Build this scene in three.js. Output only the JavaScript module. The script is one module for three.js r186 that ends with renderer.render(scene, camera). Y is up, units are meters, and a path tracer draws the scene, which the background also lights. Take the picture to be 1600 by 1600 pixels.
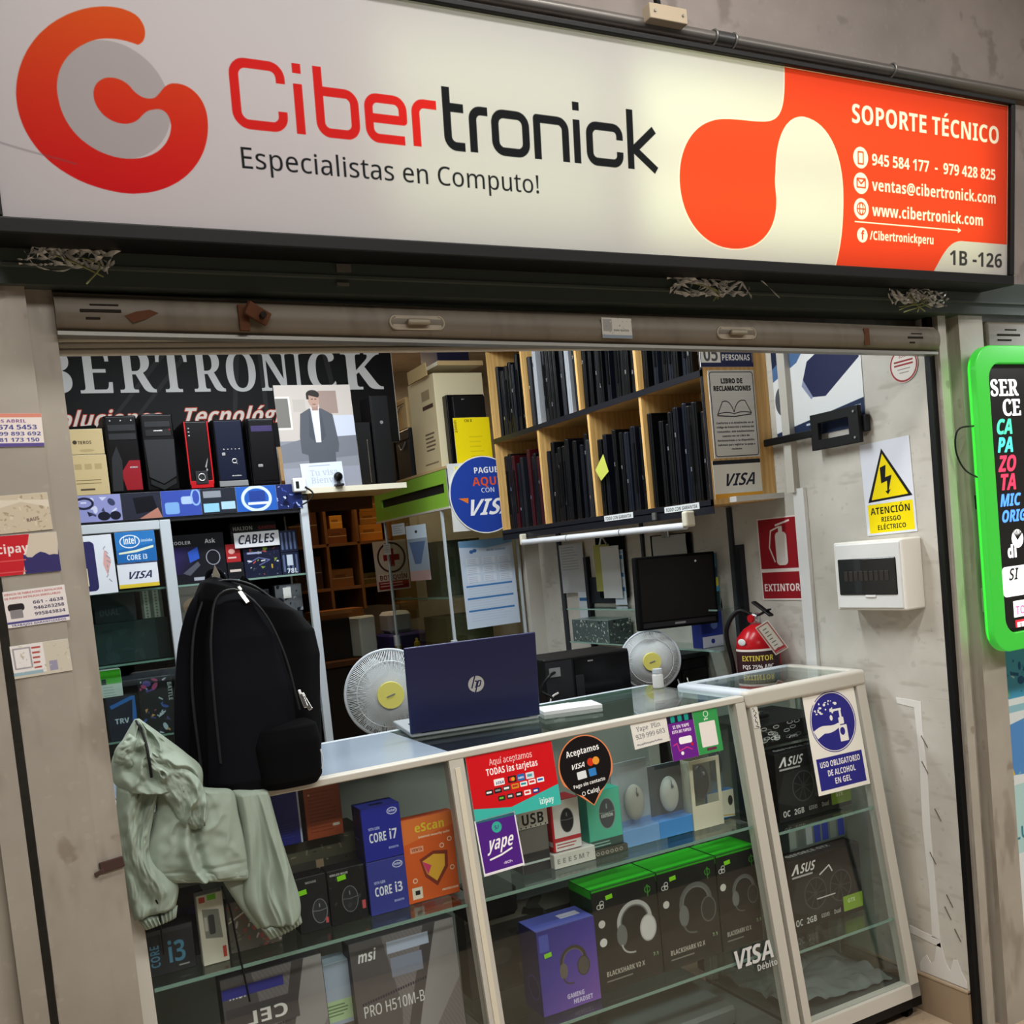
import * as THREE from 'three';
import { mergeGeometries, toCreasedNormals } from 'three/addons/utils/BufferGeometryUtils.js';
import { RoundedBoxGeometry } from 'three/addons/geometries/RoundedBoxGeometry.js';
import { FontLoader } from 'three/addons/loaders/FontLoader.js';
import { TextGeometry } from 'three/addons/geometries/TextGeometry.js';
import { RectAreaLightUniformsLib } from 'three/addons/lights/RectAreaLightUniformsLib.js';

// ---------------------------------------------------------------- camera, light, exposure
const scene = new THREE.Scene();
const camera = new THREE.PerspectiveCamera(2 * Math.atan(960 / 1550) * 180 / Math.PI, 1600 / 1920, 0.05, 40);
camera.position.set(0, 1.55, 1.965);
camera.rotation.order = 'YXZ';
camera.rotation.set(THREE.MathUtils.degToRad(-3.5), THREE.MathUtils.degToRad(-26.9), THREE.MathUtils.degToRad(-5.67));
camera.setViewOffset(1600, 1920, 0, 0, 1600, 1600);
const renderer = new THREE.WebGLRenderer({ antialias: true });
renderer.toneMapping = THREE.LinearToneMapping;
renderer.toneMappingExposure = 1.6;
renderer.shadowMap.enabled = true;
RectAreaLightUniformsLib.init();
scene.background = new THREE.Color(0x000000);
const LAMP = { corridor: 17, shop: 30, sign: 1.1, neighbour: 18, backroom: 6 };   // radiance of the luminous faces
const WARM = new THREE.Color(1.0, 0.97, 0.92), COOL = new THREE.Color(0.90, 0.965, 1.0), GREENISH = new THREE.Color(0.80, 1.0, 0.50);

// ---------------------------------------------------------------- helpers
let seed = 20240;
const rnd = () => { seed = (seed * 1664525 + 1013904223) >>> 0; return seed / 4294967296; };
const rr = (a, b) => a + (b - a) * rnd();
const V = (x, y, z) => new THREE.Vector3(x, y, z);
const taken = new Map();
function numbered(n) { const k = taken.get(n) || 0; taken.set(n, k + 1); return k ? n + '_' + String(k).padStart(3, '0') : n; }
function shade(o) { o.castShadow = true; o.receiveShadow = true; return o; }
function thing(name, label, category, pos = [0, 0, 0], turn = 0, group) {
  const o = new THREE.Group(); o.name = numbered(name); scene.add(o);
  o.position.set(...pos); o.rotation.y = turn; o.userData = { label, category };
  if (group) o.userData.group = group;
  return o;
}
function part(parent, name, geo, mat, pos, rot, label) {
  const m = shade(new THREE.Mesh(geo, mat)); m.name = name; parent.add(m);
  if (pos) m.position.set(...pos);
  if (rot) m.rotation.set(...rot);
  if (label) m.userData.label = label;
  return m;
}
function solo(name, label, category, geo, mat, pos = [0, 0, 0], rot = [0, 0, 0], group) {
  const m = shade(new THREE.Mesh(geo, mat)); m.name = numbered(name); scene.add(m);
  m.position.set(...pos); m.rotation.set(...rot); m.userData = { label, category };
  if (group) m.userData.group = group;
  return m;
}
function struct(name, geo, mat, pos = [0, 0, 0], label, category) {
  const m = shade(new THREE.Mesh(geo, mat)); m.name = name; scene.add(m); m.position.set(...pos);
  m.userData = { kind: 'structure', label, category };
  return m;
}
const merge = (list) => mergeGeometries(list.map((g) => { const h = g.index ? g.toNonIndexed() : g; for (const k of Object.keys(h.attributes)) if (!['position', 'normal', 'uv'].includes(k)) h.deleteAttribute(k); h.clearGroups?.(); return h; }));
const at = (g, x = 0, y = 0, z = 0, rx = 0, ry = 0, rz = 0) => { g.applyMatrix4(new THREE.Matrix4().makeRotationFromEuler(new THREE.Euler(rx, ry, rz))); g.translate(x, y, z); return g; };
// box between two corners, uv in metres
function bx(x0, x1, y0, y1, z0, z1) {
  const w = x1 - x0, h = y1 - y0, d = z1 - z0, g = new THREE.BoxGeometry(w, h, d), p = g.attributes.position, n = g.attributes.normal, uv = g.attributes.uv;
  for (let i = 0; i < p.count; i++) {
    const X = p.getX(i) + (x0 + x1) / 2, Y = p.getY(i) + (y0 + y1) / 2, Z = p.getZ(i) + (z0 + z1) / 2;
    p.setXYZ(i, X, Y, Z);
    if (Math.abs(n.getX(i)) > 0.5) uv.setXY(i, Z, Y); else if (Math.abs(n.getY(i)) > 0.5) uv.setXY(i, X, Z); else uv.setXY(i, X, Y);
  }
  return g;
}
const rb = (w, h, d, r = 0.004, s = 2) => new RoundedBoxGeometry(w, h, d, s, Math.min(r, w / 2.01, h / 2.01, d / 2.01));
function rbx(x0, x1, y0, y1, z0, z1, r = 0.004) { return rb(x1 - x0, y1 - y0, z1 - z0, r).translate((x0 + x1) / 2, (y0 + y1) / 2, (z0 + z1) / 2); }
const tube = (pts, r, seg = 24, rad = 6, closed = false) => new THREE.TubeGeometry(new THREE.CatmullRomCurve3(pts.map((p) => V(...p)), closed, 'centripetal'), seg, r, rad, closed);
const cyl = (r0, r1, h, seg = 20) => new THREE.CylinderGeometry(r0, r1, h, seg);
const lathe = (pts, seg = 28) => new THREE.LatheGeometry(pts.map((p) => new THREE.Vector2(...p)), seg);
function extr(pts, depth, bevel = 0) {
  const s = new THREE.Shape(pts.map((p) => new THREE.Vector2(...p)));
  return new THREE.ExtrudeGeometry(s, { depth, bevelEnabled: bevel > 0, bevelSize: bevel, bevelThickness: bevel, bevelSegments: 1, curveSegments: 10 });
}
function roundShape(w, h, r) {
  const s = new THREE.Shape(), x = -w / 2, y = -h / 2;
  s.moveTo(x + r, y); s.lineTo(x + w - r, y); s.absarc(x + w - r, y + r, r, -Math.PI / 2, 0); s.lineTo(x + w, y + h - r); s.absarc(x + w - r, y + h - r, r, 0, Math.PI / 2);
  s.lineTo(x + r, y + h); s.absarc(x + r, y + h - r, r, Math.PI / 2, Math.PI); s.lineTo(x, y + r); s.absarc(x + r, y + r, r, Math.PI, Math.PI * 1.5);
  return s;
}

// ---- noise
function hash2(x, y, s) { let h = (x * 374761393 + y * 668265263 + s * 1274126177) | 0; h = Math.imul(h ^ (h >>> 13), 1274126177); return ((h ^ (h >>> 16)) >>> 0) / 4294967296; }
function vnoise(x, y, per, s) {
  const xi = Math.floor(x), yi = Math.floor(y), f = x - xi, g = y - yi, a = f * f * (3 - 2 * f), b = g * g * (3 - 2 * g), m = (k) => ((k % per) + per) % per;
  const h = (i, j) => hash2(m(xi + i), m(yi + j), s);
  return (h(0, 0) * (1 - a) + h(1, 0) * a) * (1 - b) + (h(0, 1) * (1 - a) + h(1, 1) * a) * b;
}
function fbm(x, y, per, s, oct = 4) { let v = 0, a = 0.5, t = 0; for (let o = 0; o < oct; o++) { v += a * vnoise(x, y, per, s + o * 17); t += a; a *= 0.55; x *= 2; y *= 2; per *= 2; } return v / t; }
function n3(x, y, z) { return (vnoise(x + z * 0.7, y + z * 0.3, 4096, 3) + vnoise(y + 31 + z * 0.5, z + x * 0.4 + 50, 4096, 7)) - 1; }
// tileable grain: f(u, v) -> [r, g, b] 0..255 in sRGB
function grain(size, f) {
  const d = new Uint8Array(size * size * 4);
  for (let y = 0; y < size; y++) for (let x = 0; x < size; x++) { const c = f(x / size, y / size), o = (y * size + x) * 4; d[o] = c[0]; d[o + 1] = c[1]; d[o + 2] = c[2]; d[o + 3] = 255; }
  const t = new THREE.DataTexture(d, size, size); t.colorSpace = THREE.SRGBColorSpace; t.magFilter = THREE.LinearFilter; t.minFilter = THREE.LinearFilter; t.wrapS = t.wrapT = THREE.RepeatWrapping; t.needsUpdate = true;
  return t;
}
const mixc = (a, b, t) => { t = Math.max(0, Math.min(1, t)); return [a[0] + (b[0] - a[0]) * t, a[1] + (b[1] - a[1]) * t, a[2] + (b[2] - a[2]) * t]; };
const stepf = (a, b, x) => { const t = Math.max(0, Math.min(1, (x - a) / (b - a))); return t * t * (3 - 2 * t); };
const std = (color, roughness = 0.6, metalness = 0, extra = {}) => new THREE.MeshPhysicalMaterial({ color, roughness, metalness, specularIntensity: metalness > 0.3 ? 1 : roughness > 0.7 ? 0.25 : 0.55, ...extra });
const tex = (map, roughness = 0.7, metalness = 0, extra = {}) => new THREE.MeshStandardMaterial({ map, roughness, metalness, ...extra });

const plasterTex = grain(1024, (u, v) => {
  const a = fbm(u * 5, v * 5, 5, 1, 5), b = fbm(u * 40, v * 40, 40, 9, 3), s = fbm(u * 9, v * 30, 9, 21, 3);
  let c = mixc([176, 171, 160], [204, 200, 191], a * 1.5 - 0.25); c = mixc(c, [150, 143, 130], stepf(0.62, 0.8, s) * 0.35);
  c = mixc(c, [150, 144, 133], stepf(0.72, 0.8, b) * 0.25);
  return c;
});
const paintTex = grain(1024, (u, v) => {     // old beige enamel on steel, rubbed and grimy in patches
  const a = fbm(u * 4, v * 4, 4, 41, 5), b = fbm(u * 60, v * 60, 60, 5, 2), d = fbm(u * 14, v * 5, 5, 77, 4), r = fbm(u * 11, v * 11, 11, 101, 4);
  let c = mixc([154, 147, 136], [181, 175, 164], a * 1.6 - 0.3); c = mixc(c, [122, 113, 101], stepf(0.56, 0.78, d) * 0.5);
  c = mixc(c, [98, 84, 70], stepf(0.74, 0.8, r) * 0.35); c = mixc(c, [184, 178, 168], stepf(0.76, 0.82, b) * 0.2);
  return c;
});
const concreteTex = grain(1024, (u, v) => {
  const a = fbm(u * 3, v * 3, 3, 61, 5), b = fbm(u * 50, v * 50, 50, 63, 2), e = fbm(u * 12, v * 12, 12, 71, 4);
  let c = mixc([128, 119, 114], [160, 150, 145], a * 1.6 - 0.3); c = mixc(c, [106, 97, 92], stepf(0.6, 0.75, e) * 0.5);
  return mixc(c, [150, 143, 138], stepf(0.72, 0.8, b) * 0.3);
});
const pineTex = grain(512, (u, v) => {
  const w = fbm(u * 3, v * 1, 1, 12, 3), g = Math.sin((u * 22 + w * 3.0) * 6.283), f = fbm(u * 120, v * 6, 6, 33, 2);
  return mixc(mixc([205, 160, 92], [226, 186, 120], 0.5 + 0.35 * g), [190, 142, 74], stepf(0.6, 0.8, f) * 0.5);
});
const tileTex = grain(512, (u, v) => { const a = fbm(u * 6, v * 6, 6, 14, 4), b = fbm(u * 60, v * 60, 60, 15, 2); return mixc(mixc([168, 146, 122], [190, 170, 146], a), [140, 120, 98], stepf(0.65, 0.78, b) * 0.4); });
const clothTex = grain(512, (u, v) => { const a = fbm(u * 8, v * 8, 8, 52, 3), w = 0.5 + 0.5 * Math.sin(u * 6.283 * 128) * Math.sin(v * 6.283 * 128); return mixc([140, 154, 140], [154, 168, 155], a * 0.8 + w * 0.2); });
for (const t of [pineTex]) t.repeat.set(2, 2);
tileTex.repeat.set(2, 2); clothTex.repeat.set(4, 4);

const M = {
  plaster: tex(plasterTex, 0.85, 0, { bumpMap: plasterTex, bumpScale: 0.002 }),
  paint: tex(paintTex, 0.5, 0.0, { bumpMap: paintTex, bumpScale: 0.0008 }),
  shadedGrimyPaint: tex(paintTex, 0.55, 0.0, { color: 0xa39c92, bumpMap: paintTex, bumpScale: 0.0008 }),  // enamel tinted darker: shadow under the sign put into the colour, plus rail grime
  concrete: tex(concreteTex, 0.92, 0, { bumpMap: concreteTex, bumpScale: 0.004 }),
  pine: tex(pineTex, 0.55), tile: tex(tileTex, 0.35),
  beam: std(0x434d4b, 0.5), beamLip: std(0x4e5956, 0.45), blackFrame: std(0x0b0b0c, 0.5), black: std(0x08080a, 0.5), blackGloss: std(0x060609, 0.22), blackMatte: std(0x070708, 0.9),
  charcoal: std(0x1b1c20, 0.5), navy: std(0x1c2244, 0.4), grey: std(0x7c7d7e, 0.5), silver: std(0xc4c6c8, 0.25, 0.9), chrome: std(0xd8dadc, 0.12, 1), steel: std(0x8e8d88, 0.4, 0.7),
  white: std(0xd6d6d4, 0.45), alu: std(0xc4c0b6, 0.42), aluCool: std(0xc0c7ce, 0.4), cream: std(0xd9d2bd, 0.6), wood: std(0x7d5127, 0.7), woodDark: std(0x4b2f1a, 0.75), edge: std(0x191a20, 0.35),
  card: std(0xb99f72, 0.85), cardPale: std(0xcfc3a2, 0.85), rust: std(0x5a3a2a, 0.9), dark: std(0x26211d, 0.9),
  glass: new THREE.MeshPhysicalMaterial({ color: 0xfafdfc, roughness: 0.02, transmission: 1, thickness: 0, ior: 1.5 }),
  glassGreen: new THREE.MeshPhysicalMaterial({ color: 0xf0f8f5, roughness: 0.02, transmission: 1, thickness: 0, ior: 1.5 }),
  glassEdge: new THREE.MeshPhysicalMaterial({ color: 0x9dc0b4, roughness: 0.15, transmission: 0.4, thickness: 0 }),
  plastic: new THREE.MeshPhysicalMaterial({ color: 0xf2f4f4, roughness: 0.1, transmission: 0.4, thickness: 0, ior: 1.5 }),
  clear: new THREE.MeshPhysicalMaterial({ color: 0xf6f8f8, roughness: 0.05, transmission: 0.97, thickness: 0, ior: 1.45 }),
  red: std(0xb0131c, 0.25), green: std(0x86b83c, 0.5), yellow: std(0xd8d06a, 0.45), lime: std(0x86d81c, 0.6),
};
// ---- printed matter: one shared sheet of prints per texture
const sheets = []; const SH = 2048;
function cell(w, h, draw) {
  w = Math.max(2, Math.round(w)); h = Math.max(2, Math.round(h));
  let s = sheets.find((q) => q.fit(w, h));
  if (!s) {
    const c = document.createElement('canvas'); c.width = c.height = SH;
    const t = new THREE.CanvasTexture(c); t.colorSpace = THREE.SRGBColorSpace; t.magFilter = THREE.LinearFilter;
    s = { c, ctx: c.getContext('2d'), t, mats: {}, x: 0, y: 0, row: 0, fit(a, b) { return (this.x + a + 4 <= SH && this.y + Math.max(b, 0) + 4 <= SH) || (this.y + this.row + b + 8 <= SH && a + 4 <= SH); } };
    s.ctx.fillStyle = '#888'; s.ctx.fillRect(0, 0, SH, SH); sheets.push(s);
  }
  if (s.x + w + 4 > SH) { s.x = 0; s.y += s.row + 4; s.row = 0; }
  const x = s.x + 2, y = s.y + 2; s.x += w + 4; s.row = Math.max(s.row, h + 4);
  const c = s.ctx; c.save(); c.beginPath(); c.rect(x, y, w, h); c.clip(); c.translate(x, y); draw(c, w, h); c.restore();
  return { s, u0: (x + 0.5) / SH, u1: (x + w - 0.5) / SH, v0: 1 - (y + h - 0.5) / SH, v1: 1 - (y + 0.5) / SH };
}
function printMat(c, rough = 0.6) { const k = 'm' + rough; return c.s.mats[k] || (c.s.mats[k] = new THREE.MeshPhysicalMaterial({ map: c.s.t, roughness: rough, specularIntensity: 0.4 })); }
function fill(c, w, h, col) { c.fillStyle = col; c.fillRect(0, 0, w, h); }
function T(c, text, x, y, size, col = '#fff', o = {}) {
  c.save(); c.font = `${o.italic ? 'italic ' : ''}${o.weight ?? 'bold'} ${size}px ${o.font || 'sans-serif'}`; c.fillStyle = col; c.textAlign = 'left'; c.textBaseline = o.base || 'alphabetic';
  const m = c.measureText(text).width, k = o.w ? o.w / m : 1, al = o.align || 'left'; c.translate(x - (al === 'center' ? m * k / 2 : al === 'right' ? m * k : 0), y); if (o.skew) c.transform(1, 0, -o.skew, 1, 0, 0); if (o.rot) c.rotate(o.rot); c.scale(k, 1);
  if (o.stroke) { c.strokeStyle = o.stroke; c.lineWidth = o.lw || 3; c.lineJoin = 'round'; c.strokeText(text, 0, 0); }
  c.fillText(text, 0, 0); c.restore();
}
function R(c, x, y, w, h, col, r = 0) { c.fillStyle = col; c.beginPath(); if (r) c.roundRect(x, y, w, h, r); else c.rect(x, y, w, h); c.fill(); }
function O(c, x, y, rx, ry, col, st, lw) { c.beginPath(); c.ellipse(x, y, rx, ry, 0, 0, 7); if (col) { c.fillStyle = col; c.fill(); } if (st) { c.strokeStyle = st; c.lineWidth = lw || 2; c.stroke(); } }
function P(c, pts, col, st, lw) { c.beginPath(); pts.forEach((p, i) => (i ? c.lineTo(p[0], p[1]) : c.moveTo(p[0], p[1]))); if (col) { c.closePath(); c.fillStyle = col; c.fill(); } if (st) { c.strokeStyle = st; c.lineWidth = lw || 2; c.lineJoin = 'round'; c.stroke(); } }
function lines(c, x, y, w, n, step, col, lw = 2) { for (let i = 0; i < n; i++) R(c, x, y + i * step, w * (0.7 + 0.3 * hash2(i, w | 0, 5)), lw, col); }
function specks(c, w, h, n, cols, s0, s1, sd = 1) { for (let i = 0; i < n; i++) { const s = s0 + (s1 - s0) * hash2(i, 3, sd); const x = hash2(i, 1, sd) * w, y = hash2(i, 2, sd) * h, k = cols[(hash2(i, 4, sd) * cols.length) | 0], a = hash2(i, 6, sd) * 3.1, q = s * (0.25 + 0.6 * hash2(i, 5, sd)); if (i % 3 === 0) { c.beginPath(); c.ellipse(x, y, s * 0.6, q * 0.6, a, 0, 7); c.fillStyle = k; c.fill(); } else { const u = Math.cos(a) * s, v = Math.sin(a) * s; P(c, i % 3 === 1 ? [[x, y], [x + u, y + v], [x + u * 0.4 - v * 0.5, y + v * 0.4 + u * 0.5]] : [[x, y], [x + u, y + v], [x + u - v * 0.3, y + v + u * 0.3], [x - v * 0.4, y + u * 0.3]], k); } } }
function visa(c, x, y, w, col) { T(c, 'VISA', x, y, w * 0.42, col, { w, italic: true, skew: 0.2 }); }
// chamfered carton; faces: { front, left, right, top, back } are print cells, the rest takes the material `side`
function carton(w, h, d, side, faces = {}, ch = 0.0015, rough = 0.5) {
  const X = w / 2, Y = h / 2, Z = d / 2, k = Math.min(ch, X / 3, Y / 3, Z / 3), pos = [], uv = [], groups = [], mats = [side];
  const quad = (a, b, c, e, cl) => { pos.push(...a, ...b, ...c, ...a, ...c, ...e); const q = cl || { u0: 0, u1: 1, v0: 0, v1: 1 }; uv.push(q.u0, q.v0, q.u1, q.v0, q.u1, q.v1, q.u0, q.v0, q.u1, q.v1, q.u0, q.v1); };
  const face = (name, f) => { const cl = faces[name]; let mi = 0; if (cl) { const m = cl.s ? printMat(cl, rough) : cl; mi = mats.indexOf(m); if (mi < 0) { mats.push(m); mi = mats.length - 1; } } const s = pos.length / 3; f(cl && cl.s ? cl : null); groups.push([s, pos.length / 3 - s, mi]); };
  const x = X - k, y = Y - k, z = Z - k;
  face('front', (c) => quad([-x, -y, Z], [x, -y, Z], [x, y, Z], [-x, y, Z], c));
  face('back', (c) => quad([x, -y, -Z], [-x, -y, -Z], [-x, y, -Z], [x, y, -Z], c));
  face('left', (c) => quad([-X, -y, -z], [-X, -y, z], [-X, y, z], [-X, y, -z], c));
  face('right', (c) => quad([X, -y, z], [X, -y, -z], [X, y, -z], [X, y, z], c));
  face('top', (c) => quad([-x, Y, z], [x, Y, z], [x, Y, -z], [-x, Y, -z], c));
  face('bottom', (c) => quad([-x, -Y, -z], [x, -Y, -z], [x, -Y, z], [-x, -Y, z], c));
  face('edges', () => {
    for (const s of [-1, 1]) {
      const q = (a, b, c, e) => (s > 0 ? quad(a, b, c, e) : quad(e, c, b, a));
      q([-x, s * y, Z], [x, s * y, Z], [x, s * Y, z], [-x, s * Y, z]); q([x, s * y, -Z], [-x, s * y, -Z], [-x, s * Y, -z], [x, s * Y, -z]);
      q([x, s * y, Z], [X, s * y, z], [X, s * y, z], [x, s * Y, z]);
      q([X, s * y, z], [X, s * y, -z], [x, s * Y, -z], [x, s * Y, z]); q([-X, s * y, -z], [-X, s * y, z], [-x, s * Y, z], [-x, s * Y, -z]);
      q([-X, s * y, z], [-x, s * y, Z], [-x, s * Y, z], [-x, s * Y, z]); q([-x, s * y, -Z], [-X, s * y, -z], [-x, s * Y, -z], [-x, s * Y, -z]); q([X, s * y, -z], [x, s * y, -Z], [x, s * Y, -z], [x, s * Y, -z]);
    }
    quad([x, -y, Z], [X, -y, z], [X, y, z], [x, y, Z]); quad([-X, -y, z], [-x, -y, Z], [-x, y, Z], [-X, y, z]);
    quad([X, -y, -z], [x, -y, -Z], [x, y, -Z], [X, y, -z]); quad([-x, -y, -Z], [-X, -y, -z], [-X, y, -z], [-x, y, -Z]);
  });
  const g = new THREE.BufferGeometry(); g.setAttribute('position', new THREE.Float32BufferAttribute(pos, 3)); g.setAttribute('uv', new THREE.Float32BufferAttribute(uv, 2)); g.computeVertexNormals();
  for (const q of groups) g.addGroup(...q);
  return { g, m: mats };
}
// a printed sheet, centred, facing +z
function sheet(w, h, draw, { ppm = 900, t = 0.0012, side = M.white, rough = 0.6 } = {}) { const c = cell(w * ppm, h * ppm, draw); const { g, m } = carton(w, h, t, side, { front: c }, 0.0002, rough); return { g, m, c }; }
function poster(name, label, cat, pos, rot, w, h, draw, opt = {}) { const s = sheet(w, h, draw, opt); return solo(name, label, cat, s.g, s.m, pos, rot, opt.group); }
// carton standing on its base: x centre, y bottom, z of its front face
function boxed(name, label, cat, x, y, zf, w, h, d, side, faces, o = {}) {
  const { g, m } = carton(w, h, d, side, faces, o.ch ?? 0.0015, o.rough ?? 0.45); g.translate(0, h / 2, -d / 2);
  const t = thing(name, label, cat, [x, y, zf], o.turn || 0, o.group); part(t, 'carton', g, m);
  return t;
}
// loft through rings { c:[x,y,z], rx, rz } of super-ellipses standing across y; wobble(angle, k, p) pushes outwards
function loft(rings, seg = 40, pw = 2, wobble = () => 0, caps = true) {
  const pos = [], uv = [], idx = [], n = rings.length;
  const sp = (v) => Math.sign(v) * Math.pow(Math.abs(v), 2 / pw);
  rings.forEach((r, k) => { for (let i = 0; i <= seg; i++) {
    const a = (i / seg) * Math.PI * 2, w = 1 + wobble(i === seg ? 0 : a, k / (n - 1)), ca = sp(Math.cos(a)), sa = sp(Math.sin(a)), ro = r.rot || 0, px = ca * r.rx * w, pz = sa * r.rz * w;
    pos.push(r.c[0] + px * Math.cos(ro) + pz * Math.sin(ro), r.c[1] + (r.tilt ? r.tilt * px : 0), r.c[2] - px * Math.sin(ro) + pz * Math.cos(ro)); uv.push(i / seg, k / (n - 1)); } });
  for (let k = 0; k < n - 1; k++) for (let i = 0; i < seg; i++) { const a = k * (seg + 1) + i, b = a + 1, c = a + seg + 1, d = c + 1; idx.push(a, c, b, b, c, d); }
  if (caps) for (const k of [0, n - 1]) { const o = pos.length / 3; pos.push(...rings[k].c); uv.push(0.5, 0.5); for (let i = 0; i < seg; i++) { const a = k * (seg + 1) + i; if (k) idx.push(o, a + 1, a); else idx.push(o, a, a + 1); } }
  const g = new THREE.BufferGeometry(); g.setAttribute('position', new THREE.Float32BufferAttribute(pos, 3)); g.setAttribute('uv', new THREE.Float32BufferAttribute(uv, 2)); g.setIndex(idx); g.computeVertexNormals(); return g;
}
function interp(keys, n) { const out = []; for (let i = 0; i < n; i++) { const t = (i / (n - 1)) * (keys.length - 1), k = Math.min(keys.length - 2, Math.floor(t)), f = t - k, s = f * f * (3 - 2 * f) * 0.5 + f * 0.5, a = keys[k], b = keys[k + 1], l = (p, q) => p + (q - p) * s; out.push({ c: [0, 1, 2].map((j) => l(a.c[j], b.c[j])), rx: l(a.rx, b.rx), rz: l(a.rz, b.rz), rot: l(a.rot || 0, b.rot || 0), tilt: l(a.tilt || 0, b.tilt || 0) }); } return out; }
function areaLight(w, h, col, radiance, pos, target) { const l = new THREE.RectAreaLight(col, radiance, w, h); l.position.set(...pos); l.lookAt(...target); scene.add(l); return l; }
// ---------------------------------------------------------------- the setting
struct('floor', bx(-3, 6, -0.1, 0, -4.5, 4), M.tile, [0, 0, 0], 'beige tiled floor under the counter');
struct('ceiling', bx(-0.2, 2.6, 2.85, 2.95, -4.5, -0.1), M.plaster, [0, 0, 0], 'pale shop ceiling above the shelves');
struct('ceiling_corridor', bx(-3, 6, 3.5, 3.6, -0.12, 4), M.concrete, [0, 0, 0], 'bare concrete corridor ceiling');
const wr = struct('wall_right', bx(2.41, 2.5, 0, 2.9, -2.47, -0.03), M.plaster, [0, 0, 0], 'grimy off-white wall behind the breaker box');
struct('wall_back', bx(-0.2, 3.6, 0, 2.9, -4.5, -4.4), M.plaster, [0, 0, 0], 'pale back wall of the dim store room');
struct('wall_left', bx(-0.1, 0, 0, 2.9, -4.4, -0.3), M.plaster, [0, 0, 0], 'left side wall behind the steel column');
struct('wall_storeroom', bx(3.5, 3.6, 0, 2.9, -4.4, -2.4), M.plaster, [0, 0, 0], 'side wall of the dim store room');
struct('ceiling_storeroom', bx(2.6, 3.6, 2.85, 2.95, -4.5, -2.3), M.plaster, [0, 0, 0], 'ceiling over the dim store room');
struct('wall_partition', bx(2.5, 3.6, 0, 2.9, -2.47, -2.37), M.plaster, [0, 0, 0], 'partition between the store room and next door');
struct('wall_front', bx(-3, 6, 2.18, 3.55, -0.12, 0), M.concrete, [0, 0, 0], 'rough grey concrete above the lit sign');
struct('wall_opposite', bx(-3, 6, 0, 3.6, 3.9, 4.0), tex(concreteTex, 0.9, 0, { color: 0x8c8c8c }), [0, 0, 0], 'plain corridor wall facing the shop');
struct('wall_corridor_left', bx(-3.1, -3, 0, 3.6, -0.2, 4), M.plaster, [0, 0, 0], 'far left end of the corridor');
struct('wall_corridor_right', bx(6, 6.1, 0, 3.6, -0.2, 4), M.plaster, [0, 0, 0], 'far right end of the corridor');
const base = struct('baseboard_right', merge([bx(2.399, 2.41, 0, 0.118, -2.4, -0.03), at(cyl(0.007, 0.007, 2.37, 8), 2.404, 0.118, -1.215, Math.PI / 2)]), std(0xa08c74, 0.5), [0, 0, 0], 'brown tiled skirting along the right wall');
// peeled and patched plaster on the right wall
const peel = tex(grain(256, (u, v) => mixc([212, 210, 204], [226, 224, 219], fbm(u * 8, v * 8, 8, 3, 3))), 0.9);
function blob(pts, t) { const g = extr(pts, t, 0.0006); g.rotateY(-Math.PI / 2); return g; }   // (z, y) outline laid on the right wall
{
  const jag = (z0, z1, y0, f) => { const p = [[z0, y0], [z1, y0]]; for (let i = 12; i >= 0; i--) { const z = z0 + (z1 - z0) * i / 12; p.push([z, f(i / 12) + 0.012 * (hash2(i, 4, 8) - 0.5)]); } return p; };
  const mk = (pts) => { const s = new THREE.Shape(pts.map((p) => new THREE.Vector2(p[0], p[1]))); const g = new THREE.ExtrudeGeometry(s, { depth: 0.002, bevelEnabled: false }); g.rotateY(-Math.PI / 2); return g; };
  part(wr, 'plaster_patch', mk(jag(-0.21, -0.04, 0.125, (t) => 0.145 + 0.10 * Math.sin(t * 3.0) * (0.6 + 0.4 * Math.sin(t * 17)))), peel, [2.4105, 0, 0], null, 'flaked white patch above the skirting');
  const strip = [[-0.155, 0.25], [-0.125, 0.25], [-0.128, 0.4], [-0.131, 0.6], [-0.127, 0.75], [-0.133, 0.9], [-0.132, 0.985], [-0.225, 0.99], [-0.222, 0.972], [-0.158, 0.965], [-0.153, 0.8], [-0.16, 0.6], [-0.152, 0.4]];
  part(wr, 'plaster_strip', mk(strip), peel, [2.4105, 0, 0], null, 'pale filled strip where a duct was removed');
  part(wr, 'plaster_strip', mk([[-0.24, 0.262], [-0.126, 0.25], [-0.124, 0.225], [-0.24, 0.238]]), peel, [2.4105, 0, 0]);
  const nick = mk([[0, 0], [0.02, -0.034], [0.0215, -0.033], [0.002, 0.002]]), dk = std(0x6d6558, 0.9);
  for (const [z, y] of [[-0.14, 0.52], [-0.11, 0.66], [-0.09, 0.4], [-0.145, 0.8], [-0.14, 0.88], [-0.07, 0.3], [-0.1, 0.36]]) part(wr, 'scratch', nick, dk, [2.409, y, z]);
}
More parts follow.
